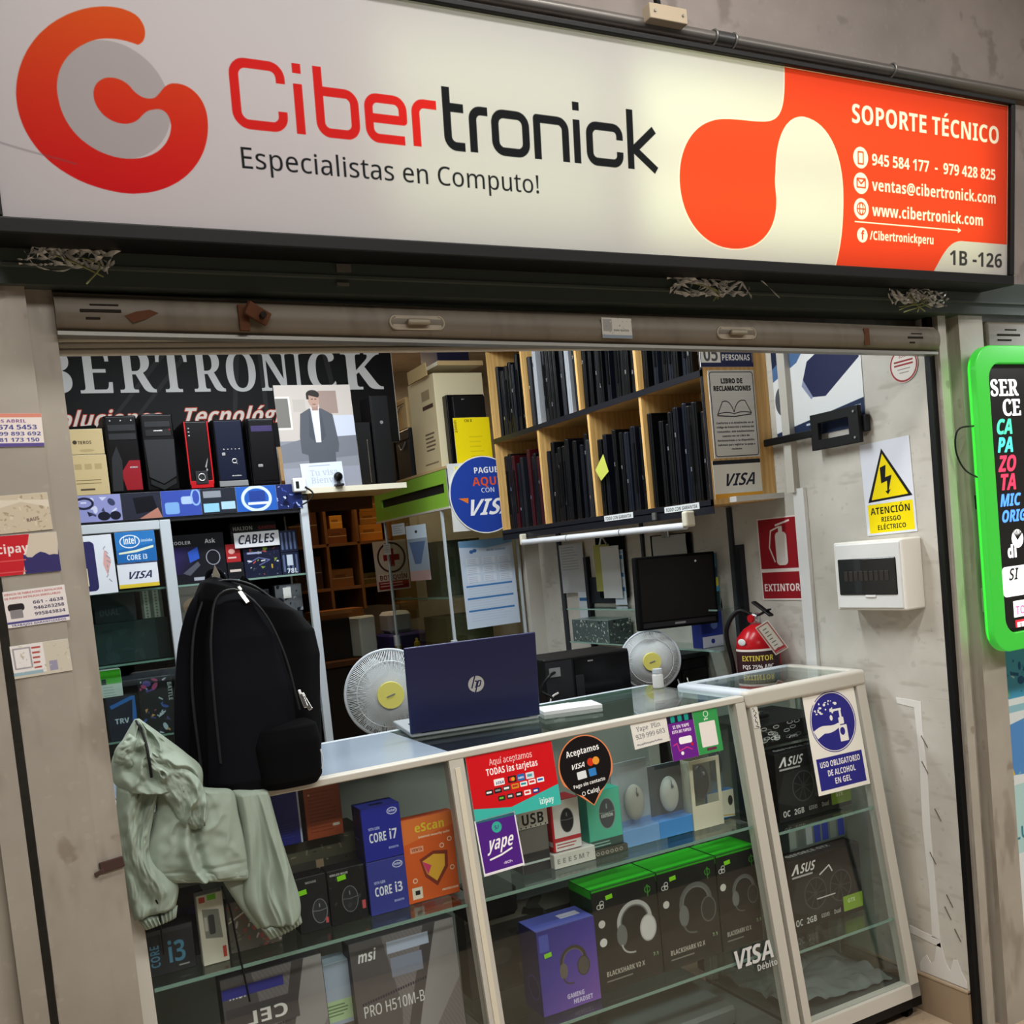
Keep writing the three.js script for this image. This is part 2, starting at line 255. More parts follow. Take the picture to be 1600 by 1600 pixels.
// ---- steel columns and shutter guides
struct('trim_1', merge([bx(0.001, 0.095, 0, 2.2, -0.31, 0.02), bx(0.095, 0.14, 0, 2.1, -0.075, 0.002)]), M.paint, [0, 0, 0], 'dirty beige steel column left of the opening');
struct('trim_2', merge([bx(-0.055, -0.014, 0, 2.1, -0.05, 0.012), bx(-0.12, -0.055, 0, 2.1, -0.05, -0.005), bx(-0.8, -0.12, 0, 2.1, -0.05, -0.02)]), M.paint, [0, 0, 0], 'beige shutter guide at the far left edge');
struct('trim_4', bx(2.409, 2.43, 0, 2.1, -0.03, -0.012), M.black, [0, 0, 0], 'black strip standing for the shade inside the right shutter guide');  // black strip in place of the dark hollow of the guide channel
struct('trim_5', merge([bx(2.43, 2.462, 0, 2.1, -0.05, 0.006), bx(2.462, 2.504, 0, 2.1, -0.05, -0.022), bx(2.504, 2.606, 0, 2.1, -0.08, 0.016)]), M.paint, [0, 0, 0], 'beige steel column right of the opening');
struct('trim_6', merge([bx(-1, 5, 2.13, 2.187, -0.06, 0.044), bx(-1, 5, 2.1, 2.13, -0.06, 0.036)]), M.beam, [0, 0, 0], 'dark grey-green steel beam under the sign');
part(scene.getObjectByName('trim_6'), 'beam_lip', bx(-1, 5, 2.128, 2.133, 0.03, 0.047), M.beamLip);
part(scene.getObjectByName('trim_6'), 'beam_clip', merge([bx(0.66, 0.69, 2.14, 2.155, 0.04, 0.05), bx(0.66, 0.685, 2.115, 2.12, 0.03, 0.043)]), M.steel);
struct('trim_7', merge([bx(2.385, 2.41, 1.66, 2.85, -0.6, -0.565)]), M.alu, [0, 0, 0], 'pale conduit box running up the right wall');
struct('trim_8', bx(2.394, 2.409, 0, 1.672, -0.583, -0.535), M.white, [0, 0, 0], 'tall white board standing against the right wall');
struct('trim_9', bx(2.33, 2.42, 0, 2.85, -2.47, -2.42), M.alu, [0, 0, 0], 'white post at the end of the right wall');

// ---- lamps of the corridor and of the shop, one of them added
function troffer(name, label, x, y, z, w, d, col, rad, parent) {
  const t = thing(name, label, 'lamp', [x, y, z]);
  part(t, 'housing', bx(-w / 2 - 0.03, w / 2 + 0.03, 0, 0.06, -d / 2 - 0.03, d / 2 + 0.03), M.white);
  part(t, 'diffuser', bx(-w / 2, w / 2, -0.012, 0, -d / 2, d / 2), new THREE.MeshStandardMaterial({ color: 0xffffff, emissive: col, emissiveIntensity: 1.6, roughness: 0.6 }));
  areaLight(w, d, col, rad, [x, y - 0.02, z], [x, 0, z]);
}
troffer('ceiling_lamp', 'fluorescent ceiling lamp over the corridor in front of the sign', 0.7, 3.43, 2.5, 2.4, 0.3, WARM, LAMP.corridor);
troffer('ceiling_lamp', 'fluorescent ceiling lamp over the corridor towards the next stall', 3.7, 3.43, 2.3, 2.4, 0.3, WARM, LAMP.corridor);
troffer('ceiling_lamp', 'fluorescent ceiling lamp over the corridor close to the sign', 0.9, 3.43, 0.95, 2.4, 0.2, WARM, LAMP.corridor);
troffer('ceiling_lamp', 'cool fluorescent lamp on the shop ceiling deep inside', 1.1, 2.78, -1.6, 1.2, 0.16, COOL, LAMP.shop);
troffer('ceiling_lamp', 'added unseen cool lamp over the counter brightening the goods', 1.2, 2.78, -0.6, 1.2, 0.16, COOL, LAMP.shop * 0.8);  // second shop lamp, added out of view to brighten faces turned to the corridor
troffer('ceiling_lamp', 'small warm lamp on the store room ceiling', 1.9, 2.78, -3.8, 0.5, 0.12, new THREE.Color(1, 0.72, 0.42), LAMP.backroom * 6);

// ---------------------------------------------------------------- the lit shop sign
{
  const W = 2.484, H = 0.4446, SX = 2048, SY = 367;
  const cv = document.createElement('canvas'); cv.width = SX; cv.height = SY; const c = cv.getContext('2d');
  fill(c, SX, SY, '#d3cfd2');
  // round emblem
  const gr = c.createLinearGradient(0, 80, 0, 325); gr.addColorStop(0, '#e0571f'); gr.addColorStop(1, '#d8161c');
  O(c, 158, 200, 76, 78, '#b4b0b2');
  c.strokeStyle = gr; c.fillStyle = gr;
  c.beginPath(); c.moveTo(198, 122); c.bezierCurveTo(175, 116, 150, 116, 128, 130); c.bezierCurveTo(95, 150, 84, 178, 86, 205); c.bezierCurveTo(88, 248, 122, 277, 166, 277);
  c.bezierCurveTo(206, 276, 229, 252, 232, 226); c.bezierCurveTo(232, 208, 222, 203, 212, 206); c.bezierCurveTo(198, 209, 196, 214, 190, 220); c.bezierCurveTo(180, 231, 160, 234, 146, 224);
  c.bezierCurveTo(130, 212, 128, 192, 138, 180); c.bezierCurveTo(150, 166, 172, 168, 182, 180); c.bezierCurveTo(190, 192, 204, 196, 214, 190); c.bezierCurveTo(224, 182, 226, 172, 240, 168);
  c.bezierCurveTo(262, 164, 282, 180, 284, 206); c.bezierCurveTo(288, 268, 236, 322, 164, 324); c.bezierCurveTo(88, 322, 32, 278, 34, 212); c.bezierCurveTo(38, 150, 84, 100, 140, 82);
  c.bezierCurveTo(166, 74, 186, 76, 198, 82); c.bezierCurveTo(214, 92, 212, 116, 198, 122); c.closePath(); c.fill();
  // word mark, drawn stroke by stroke
  const S = 13.5, g = (pts, col) => { c.strokeStyle = col; c.lineWidth = S; c.lineJoin = 'round'; c.lineCap = 'butt'; c.beginPath(); for (const q of pts) { if (q.length === 3) c.arcTo(...q.slice(0, 2), q[2][0], q[2][1], q[2][2]); else if (q.m) c.moveTo(...q.m); else c.lineTo(...q); } c.stroke(); };
  const red = '#dd2320', blk = '#16181c', top = 127, bot = 213, xh = 153;
  const path = (col, f) => { c.strokeStyle = col; c.lineWidth = S; c.lineCap = 'butt'; c.lineJoin = 'round'; c.beginPath(); f(); c.stroke(); };
  path(red, () => { c.moveTo(397, 150); c.lineTo(397, 142); c.arcTo(397, top, 380, top, 16); c.lineTo(346, top); c.arcTo(328, top, 328, 146, 18); c.lineTo(328, bot - 18); c.arcTo(328, bot, 346, bot, 18); c.lineTo(380, bot); c.arcTo(397, bot, 397, bot - 16, 16); c.lineTo(397, 190); });
  path(red, () => { c.moveTo(423, xh - 6); c.lineTo(423, bot + 6); }); R(c, 416.5, 118, 13, 14, red);
  path(red, () => { c.moveTo(455, 118); c.lineTo(455, bot - 16); c.arcTo(455, bot, 470, bot, 15); c.lineTo(496, bot); c.arcTo(511, bot, 511, bot - 15, 15); c.lineTo(511, xh + 15); c.arcTo(511, xh, 496, xh, 15); c.lineTo(455, xh); });
  path(red, () => { c.moveTo(592, bot); c.lineTo(548, bot); c.arcTo(534, bot, 534, bot - 15, 15); c.lineTo(534, xh + 15); c.arcTo(534, xh, 548, xh, 15); c.lineTo(576, xh); c.arcTo(591, xh, 591, xh + 15, 15); c.lineTo(591, 183); c.lineTo(534, 183); });
  path(red, () => { c.moveTo(613, bot + 6); c.lineTo(613, xh + 15); c.arcTo(613, xh, 628, xh, 15); c.lineTo(650, xh); });
  path(blk, () => { c.moveTo(668, 122); c.lineTo(668, bot - 15); c.arcTo(668, bot, 683, bot, 15); c.lineTo(698, bot); c.moveTo(668, xh); c.lineTo(698, xh); });
  path(blk, () => { c.moveTo(714, bot + 6); c.lineTo(714, xh + 15); c.arcTo(714, xh, 729, xh, 15); c.lineTo(742, xh); });
  path(blk, () => { c.roundRect(755, xh, 58, bot - xh, 16); });
  path(blk, () => { c.moveTo(835, bot + 6); c.lineTo(835, xh); c.lineTo(876, xh); c.arcTo(891, xh, 891, xh + 15, 15); c.lineTo(891, bot + 6); });
  path(blk, () => { c.moveTo(914, xh - 6); c.lineTo(914, bot + 6); }); R(c, 907.5, 118, 13, 14, blk);
  path(blk, () => { c.moveTo(1003, xh + 20); c.lineTo(1003, xh + 14); c.arcTo(1003, xh, 988, xh, 14); c.lineTo(955, xh); c.arcTo(940, xh, 940, xh + 15, 15); c.lineTo(940, bot - 15); c.arcTo(940, bot, 955, bot, 15); c.lineTo(988, bot); c.arcTo(1003, bot, 1003, bot - 14, 14); c.lineTo(1003, bot - 20); });
  path(blk, () => { c.moveTo(1026, 118); c.lineTo(1026, bot + 6); c.moveTo(1078, xh - 5); c.lineTo(1034, 185); c.lineTo(1081, bot + 5); });
  T(c, 'Especialistas en Computo!', 324, 276, 42, '#1b1c20', { w: 512, weight: 'normal' });
  // red field with the white flowing shape
  const rg = '#ea4526';
  c.fillStyle = rg; c.beginPath(); c.moveTo(1392, 0); c.bezierCurveTo(1392, 70, 1385, 100, 1341, 105); c.bezierCurveTo(1300, 110, 1270, 106, 1231, 112); c.bezierCurveTo(1160, 125, 1131, 180, 1131, 232);
  c.bezierCurveTo(1133, 300, 1180, 346, 1252, 347); c.bezierCurveTo(1330, 346, 1366, 300, 1366, 246); c.bezierCurveTo(1364, 226, 1362, 215, 1365, 198); c.bezierCurveTo(1368, 130, 1395, 90, 1440, 88);
  c.bezierCurveTo(1515, 92, 1542, 160, 1542, 225); c.bezierCurveTo(1542, 290, 1532, 330, 1518, 367); c.lineTo(2048, 367); c.lineTo(2048, 0); c.closePath(); c.fill();
  c.lineWidth = 2.5; c.strokeStyle = '#fbe9df'; c.stroke();
  c.fillStyle = '#cfcbce'; c.beginPath(); c.moveTo(2048, 298); c.lineTo(1895, 298); c.bezierCurveTo(1850, 300, 1830, 340, 1806, 367); c.lineTo(2048, 367); c.fill();
  const w = '#fff6ef';
  T(c, 'SOPORTE TÉCNICO', 1568, 84, 50, w, { w: 452 });
  O(c, 1593, 150, 21, 21, w); O(c, 1593, 200, 21, 21, w); O(c, 1593, 250, 21, 21, w);
  c.strokeStyle = rg; c.lineWidth = 3; c.strokeRect(1586, 139, 14, 23); c.strokeRect(1582, 191, 23, 17); P(c, [[1582, 191], [1593, 201], [1605, 191]], null, rg, 3); O(c, 1593, 250, 12, 12, null, rg, 2.5); O(c, 1593, 250, 5, 12, null, rg, 2.5); R(c, 1581, 249, 24, 2.5, rg);
  T(c, '945 584 177  -  979 428 825', 1624, 162, 32, w, { w: 384 });
  T(c, 'ventas@cibertronick.com', 1624, 212, 33, w, { w: 386 });
  T(c, 'www.cibertronick.com', 1624, 262, 33, w, { w: 344 });
  R(c, 1574, 275, 312, 2.5, w); P(c, [[1884, 270], [1895, 276], [1884, 282]], w);
  O(c, 1595, 302, 15, 15, w); T(c, 'f', 1591, 311, 25, rg); T(c, '/Cibertronickperu', 1616, 310, 25, w, { w: 192 });
  T(c, '1B -126', 1856, 350, 42, '#3c3b40', { w: 176 });
  c.strokeStyle = 'rgba(120,110,118,0.35)'; c.lineWidth = 3; c.beginPath(); c.moveTo(0, 268); c.bezierCurveTo(40, 280, 70, 282, 100, 290); c.stroke();
  const map = new THREE.CanvasTexture(cv); map.colorSpace = THREE.SRGBColorSpace; map.magFilter = THREE.LinearFilter;
  const face = new THREE.MeshPhysicalMaterial({ map, roughness: 1, transmission: 0.5, thickness: 0, specularIntensity: 0.2 });
  const t = thing('illuminated_sign', 'long backlit shop sign with red emblem, word mark and orange contact panel', 'sign', [1.313, 2.176, 0.14]);
  t.rotation.x = THREE.MathUtils.degToRad(4.77);
  part(t, 'sign_face', new THREE.PlaneGeometry(W, H).translate(0, H / 2, 0), face);
  const d = 0.11, f = 0.016, b = 0.026;
  part(t, 'frame_bottom', rbx(-W / 2 - f, W / 2 + f, -b, 0, -d, 0.012, 0.003), M.blackFrame);
  part(t, 'frame_top', rbx(-W / 2 - f, W / 2 + f, H, H + 0.013, -d, 0.012, 0.003), M.blackFrame);
  part(t, 'frame_side', rbx(-W / 2 - f, -W / 2, 0, H, -d, 0.012, 0.003), M.blackFrame);
  part(t, 'frame_side', rbx(W / 2, W / 2 + f, 0, H, -d, 0.012, 0.003), M.blackFrame);
  part(t, 'back_panel', bx(-W / 2, W / 2, 0, H, -d, -d + 0.006), M.white);
  const glow = new THREE.MeshStandardMaterial({ color: 0xffffff, emissive: GREENISH, emissiveIntensity: 1.0, roughness: 0.4 });
  for (const y of [0.12, 0.32]) {
    part(t, 'fluorescent_tube', at(cyl(0.008, 0.008, 0.5, 12), -0.31, y, -0.085, 0, 0, Math.PI / 2), glow);
    { const l = new THREE.RectAreaLight(GREENISH, LAMP.sign * 0.3, 0.5, 0.17); l.position.set(-0.31, y, -0.07); l.rotation.y = Math.PI; t.add(l); l.name = 'tube_light'; }
    part(t, 'fluorescent_tube', at(cyl(0.008, 0.008, 1.15, 12), 0.60, y, -0.085, 0, 0, Math.PI / 2), glow);
    const l = new THREE.RectAreaLight(GREENISH, LAMP.sign, 1.15, 0.17); l.position.set(0.60, y, -0.07); l.rotation.y = Math.PI; t.add(l); l.name = 'tube_light';
  }
  for (const x of [-0.05, 1.21]) part(t, 'lamp_holder', rbx(x - 0.012, x + 0.012, 0.09, 0.35, -0.102, -0.07, 0.003), M.white);
}
// conduit, plate and clips on the concrete
{
  const t = thing('conduit_pipe', 'dark metal conduit running along the concrete above the sign', 'pipe', [0, 2.752, 0.022]);
  part(t, 'pipe', at(cyl(0.0135, 0.0135, 6, 14), 1.8, 0, 0, 0, 0, Math.PI / 2), std(0x77736f, 0.35, 0.4));
  for (const x of [1.69, 1.75, 2.3]) { part(t, 'clamp', at(new THREE.TorusGeometry(0.0165, 0.003, 6, 16), x, 0, 0, 0, Math.PI / 2), M.steel); }
  part(t, 'coupling', at(cyl(0.0165, 0.0165, 0.05, 12), 1.72, 0, 0, 0, 0, Math.PI / 2), std(0x5b5a5a, 0.35, 0.6));
  const p = thing('junction_box', 'small beige junction cover plate over the conduit', 'box', [1.53, 2.765, 0.035]);
  part(p, 'cover', rb(0.108, 0.036, 0.03, 0.003), std(0xb8a890, 0.6), [0, 0, 0.01]); part(p, 'screw', at(cyl(0.003, 0.003, 0.004, 8), 0.04, 0, 0.026, Math.PI / 2), M.steel); part(p, 'screw', at(cyl(0.003, 0.003, 0.004, 8), -0.04, 0, 0.026, Math.PI / 2), M.steel);
  part(p, 'cable', tube([[-0.01, 0.015, 0], [-0.02, 0.05, 0.006], [-0.035, 0.1, -0.01], [-0.035, 0.3, -0.018]], 0.008, 20, 6), M.black);
}
// ---------------------------------------------------------------- rolled-up shutter
{
  const t = thing('roller_shutter', 'raised beige roller shutter with worn bottom rail and three lock handles', 'shutter', [0, 0, 0]);
  const prof = []; for (let i = 0; i <= 10; i++) { const a = -Math.PI / 2 + Math.PI * i / 10; prof.push([0.012 + 0.016 * Math.cos(a), 0.030 * Math.sin(a)]); }
  const sh = [[-0.02, -0.036], [0.01, -0.036], ...prof, [0.01, 0.036], [-0.02, 0.036]];
  const g = extr(sh.map(([z, y]) => [-z, y]), 2.27); g.rotateY(Math.PI / 2); g.translate(0.14, 0, 0);
  { const p = g.attributes.position, uv = g.attributes.uv; for (let i = 0; i < p.count; i++) { uv.setXY(i, p.getX(i), p.getY(i) + p.getZ(i)); } }
  const tilt = -0.0125, ry = (x) => 2.058 + (x - 0.14) * tilt;
  g.applyMatrix4(new THREE.Matrix4().makeRotationZ(tilt)); g.translate(0, 2.058 + 0.14 * 0.0125, 0);
  const rail = part(t, 'bottom_rail', toCreasedNormals(g, 0.6), M.shadedGrimyPaint);
  part(t, 'rail_lip', at(bx(0.14, 2.41, -0.003, 0.004, -0.01, 0.018), 0, ry(0.14) - 0.038 + 0.14 * 0.0125, 0, 0, 0, tilt), M.steel);
  for (let k = 0; k < 3; k++) part(t, 'slat', at(rb(2.268, 0.0125, 0.012, 0.0045), 1.275, 2.0145 + k * 0.0125, -0.045 - 0.003 * (k % 2), 0, 0, 0.0138), M.alu);
  part(t, 'slat', bx(0.142, 2.408, 2.045, 2.1, -0.06, -0.052), M.shadedGrimyPaint);
  const handle = (x) => {
    const y = ry(x) - 0.002, h = part(t, 'lock_handle', merge([at(rb(0.052, 0.013, 0.012, 0.005), 0, 0, 0.035), at(cyl(0.006, 0.006, 0.02, 8), -0.018, 0, 0.026, Math.PI / 2), at(cyl(0.006, 0.006, 0.02, 8), 0.018, 0, 0.026, Math.PI / 2)]), std(0x8d8473, 0.5, 0.4), [x, y, 0]);
    part(h, 'lock_plate', merge([at(new THREE.TorusGeometry(0.013, 0.0028, 6, 14, Math.PI), -0.048, 0, 0.028, 0, 0, Math.PI / 2), at(new THREE.TorusGeometry(0.013, 0.0028, 6, 14, Math.PI), 0.048, 0, 0.026, 0, 0, -Math.PI / 2), at(rb(0.11, 0.03, 0.003, 0.001), 0, 0, 0.026)]), std(0x9a9080, 0.6, 0.2));
  };
  handle(0.83); handle(1.68);
  const bk = part(t, 'bracket', merge([at(rb(0.05, 0.026, 0.012, 0.002), 0.494, 2.056, 0.042, 0.3, 0.2, -0.5), at(rb(0.02, 0.05, 0.008, 0.002), 0.47, 2.05, 0.03)]), M.rust); part(bk, 'pin', at(cyl(0.006, 0.006, 0.03, 10), 0.502, 2.05, 0.045, Math.PI / 2), M.dark);
  part(t, 'rust_patch', at(rb(0.02, 0.045, 0.002, 0.0008), 2.125, 2.033, 0.0275), M.rust);
  const slot = (x, w) => part(t, 'worn_slot', merge([at(rb(w, 0.006, 0.003, 0.001), x, ry(x) + 0.001, 0.0275), at(rb(w * 0.7, 0.003, 0.003, 0.001), x + w * 0.1, ry(x) + 0.012, 0.027), at(rb(w * 0.35, 0.004, 0.003, 0.001), x - w * 0.2, ry(x) - 0.012, 0.0265)]), M.dark);
  slot(0.215, 0.07); slot(2.31, 0.06);
  const rs = part(t, 'rust_patch', extr([[-0.015, 0], [0.005, 0.008], [0.03, 0.012], [0.045, 0.006], [0.02, -0.006], [-0.002, -0.012]], 0.001), M.rust, [0.27, 2.05, 0.0275]);
  poster('sticker', 'weathered grey sticker in the middle of the shutter rail', 'sticker', [1.326, 2.043, 0.0292], [0, 0, tilt], 0.082, 0.046, (c, w, h) => { fill(c, w, h, '#b9b6ae'); R(c, 4, 4, w * 0.3, h * 0.6, '#8d8b88'); T(c, 'DEMO BASTIOS', w * 0.38, h * 0.66, 9, '#333', { w: w * 0.52 }); specks(c, w, h, 60, ['#918c84', '#d5d2ca', '#6f6b66'], 1, 5); R(c, 0, h * 0.84, w, h * 0.16, '#7b8794'); }, { ppm: 1400 });
}
// rust stain with hasp hole on the left column
solo('rusted_bracket', 'rust-brown bracket stub on the left steel column edge', 'bracket', merge([at(rb(0.042, 0.02, 0.006, 0.002), 0, 0, 0, 0, 0, 0.1), at(rb(0.016, 0.008, 0.003, 0.001), -0.024, -0.006, 0.018, 0, 0, 0.3)]), std(0x4a3734, 0.8), [0.12, 1.053, 0.005]);
// plastic remnants knotted on the beam
function knot(label, x0, x1, y, h, sd, grassy) {
  const t = thing('plastic_remnant', label, 'plastic', [(x0 + x1) / 2, y, 0.05]); const w = x1 - x0; seed = sd;
  for (let k = 0; k < 14; k++) {
    const pts = []; let px = rr(-0.5, -0.1) * w, py = rr(-0.4, 0.4) * h; for (let i = 0; i < 5; i++) { pts.push([px, py, rr(0, 0.012)]); px += rr(0.05, 0.26) * w; py = rr(-0.5, 0.5) * h; }
    const cu = new THREE.CatmullRomCurve3(pts.map((p) => V(...p))), pos = [], idx = []; const n = 22, ww = rr(0.0015, 0.006);
    for (let i = 0; i <= n; i++) { const p = cu.getPoint(i / n), a = i * 0.9 + k; pos.push(p.x, p.y + ww * Math.cos(a), p.z + ww * Math.sin(a) * 0.4, p.x, p.y - ww * Math.cos(a), p.z - ww * Math.sin(a) * 0.4); if (i < n) idx.push(i * 2, i * 2 + 1, i * 2 + 2, i * 2 + 1, i * 2 + 3, i * 2 + 2); }
    const gg = new THREE.BufferGeometry(); gg.setAttribute('position', new THREE.Float32BufferAttribute(pos, 3)); gg.setIndex(idx); gg.computeVertexNormals();
    part(t, 'plastic_strip', gg, M.plastic);
  }
  for (let k = 0; k < (grassy ? 6 : 2); k++) part(t, 'straw', tube([[rr(-0.2, 0.1) * w, rr(-0.1, 0.2) * h, 0.006], [rr(-0.2, 0.2) * w, -h * 0.3, 0.01], [rr(-0.3, 0.2) * w, -h * rr(0.6, 1.0), 0.006]], 0.0018, 8, 5), std(0x8d9468, 0.8));
}
knot('crumpled clear plastic tied on the beam at far left', 0.085, 0.285, 2.146, 0.05, 11, false);
knot('crumpled clear plastic tape tied on the beam above the notice boards', 1.45, 1.73, 2.14, 0.05, 23, false);
knot('clear plastic with dry straw tied at the beam right end', 2.16, 2.45, 2.135, 0.045, 37, true);

// ---------------------------------------------------------------- stickers on the left column
const pz = 0.0212;
poster('sticker', 'torn phone number sticker, topmost on left column', 'sticker', [0.052, 1.85, pz], [0, 0, -0.02], 0.088, 0.058, (c, w, h) => { fill(c, w, h, '#e9dfda'); R(c, 0, 0, w, h * 0.12, '#d88a78'); T(c, 'NIOS ABRIL', 2, h * 0.28, 11, '#7a4b86', { w: w * 0.7 }); T(c, '574 5453', w * 0.2, h * 0.48, 16, '#3a3f86', { w: w * 0.7 }); T(c, '999 893 692', w * 0.12, h * 0.67, 15, '#3a3f86', { w: w * 0.84 }); T(c, '981 173 150', w * 0.12, h * 0.85, 15, '#3a3f86', { w: w * 0.8 }); R(c, 0, h * 0.89, w, h * 0.11, '#5c4f92'); }, { ppm: 1500 });
poster('sticker', 'faded torn paper scrap on left column, second from top', 'sticker', [0.047, 1.705, pz], [0, 0, 0.03], 0.088, 0.066, (c, w, h) => { fill(c, w, h, '#c9bda6'); specks(c, w, h, 60, ['#b4a78e', '#d8cdb9', '#a3957b'], 2, 10, 4); P(c, [[0, h * 0.35], [w * 0.5, h * 0.2], [w, h * 0.4], [w, h * 0.2], [0, h * 0.1]], '#d9d0c0'); T(c, 'RAUS', w * 0.55, h * 0.75, 10, '#5d4a46', { rot: -0.12 }); }, { ppm: 1200 });
poster('sticker', 'red and navy torn payment sticker on left column', 'sticker', [0.047, 1.633, pz + 0.0003], [0, 0, 0.01], 0.1, 0.07, (c, w, h) => { fill(c, w, h, '#cfc4b4'); P(c, [[0, 0], [w * 0.56, 0], [w * 0.38, h], [0, h]], '#c4232e'); T(c, 'cipay', w * 0.02, h * 0.45, h * 0.3, '#eadfdd', { w: w * 0.5 }); const p = [[w, h], [w * 0.42, h], [w * 0.42, h * 0.72]]; for (let i = 0; i < 9; i++) p.push([w * (0.42 + 0.07 * i), h * (0.45 + 0.22 * hash2(i, 2, 3))]); p.push([w, h * 0.3]); P(c, p, '#38336a'); R(c, 0, h * 0.62, w * 0.46, 3, '#d9595b'); R(c, 0, h * 0.9, w * 0.44, 3, '#d9595b'); }, { ppm: 1500 });
poster('sticker', 'white services sticker with black machine picture on left column', 'sticker', [0.05, 1.54, pz], [0, 0, 0.035], 0.1, 0.064, (c, w, h) => { fill(c, w, h, '#e6e0df'); T(c, 'SERVICIO DE FABRICACION E INSTALACION', 3, h * 0.12, 8, '#b1504f', { w: w * 0.94 }); T(c, 'DE PUERTAS METALICAS ENROLLABLES', 3, h * 0.23, 8, '#b1504f', { w: w * 0.9 }); R(c, 8, h * 0.36, w * 0.26, h * 0.2, '#2a2427', 8); R(c, 12, h * 0.52, w * 0.2, h * 0.24, '#8a8688', 3); for (const [i, s] of ['661 - 4638', '946263258', '995843834'].entries()) T(c, s, w * 0.45, h * (0.42 + i * 0.16), 14, '#3a3550', { w: w * 0.5 }); R(c, 0, h * 0.84, w, h * 0.06, '#4e4a86'); T(c, 'TRABAJOS GARANTIZADOS', w * 0.06, h * 0.98, 8, '#4e4a86', { w: w * 0.88 }); }, { ppm: 1700 });
poster('sticker', 'half torn sticker with square frame, lowest on left column', 'sticker', [0.047, 1.447, pz], [0, 0, 0.03], 0.094, 0.058, (c, w, h) => { fill(c, w, h, '#cdc6b6'); R(c, 0, 0, w * 0.56, h * 0.9, '#e8e4e2'); c.strokeStyle = '#9a97a0'; c.lineWidth = 3; c.strokeRect(6, 8, w * 0.28, h * 0.6); lines(c, w * 0.36, 8, w * 0.16, 5, h * 0.15, '#b1504f', 4); R(c, 0, h * 0.82, w * 0.5, h * 0.1, '#98b4c0'); R(c, w * 0.62, h * 0.6, w * 0.14, h * 0.3, '#9a96ae'); specks(c, w, h, 30, ['#bdb5a2', '#d8d2c4'], 3, 9, 7); }, { ppm: 1300 });
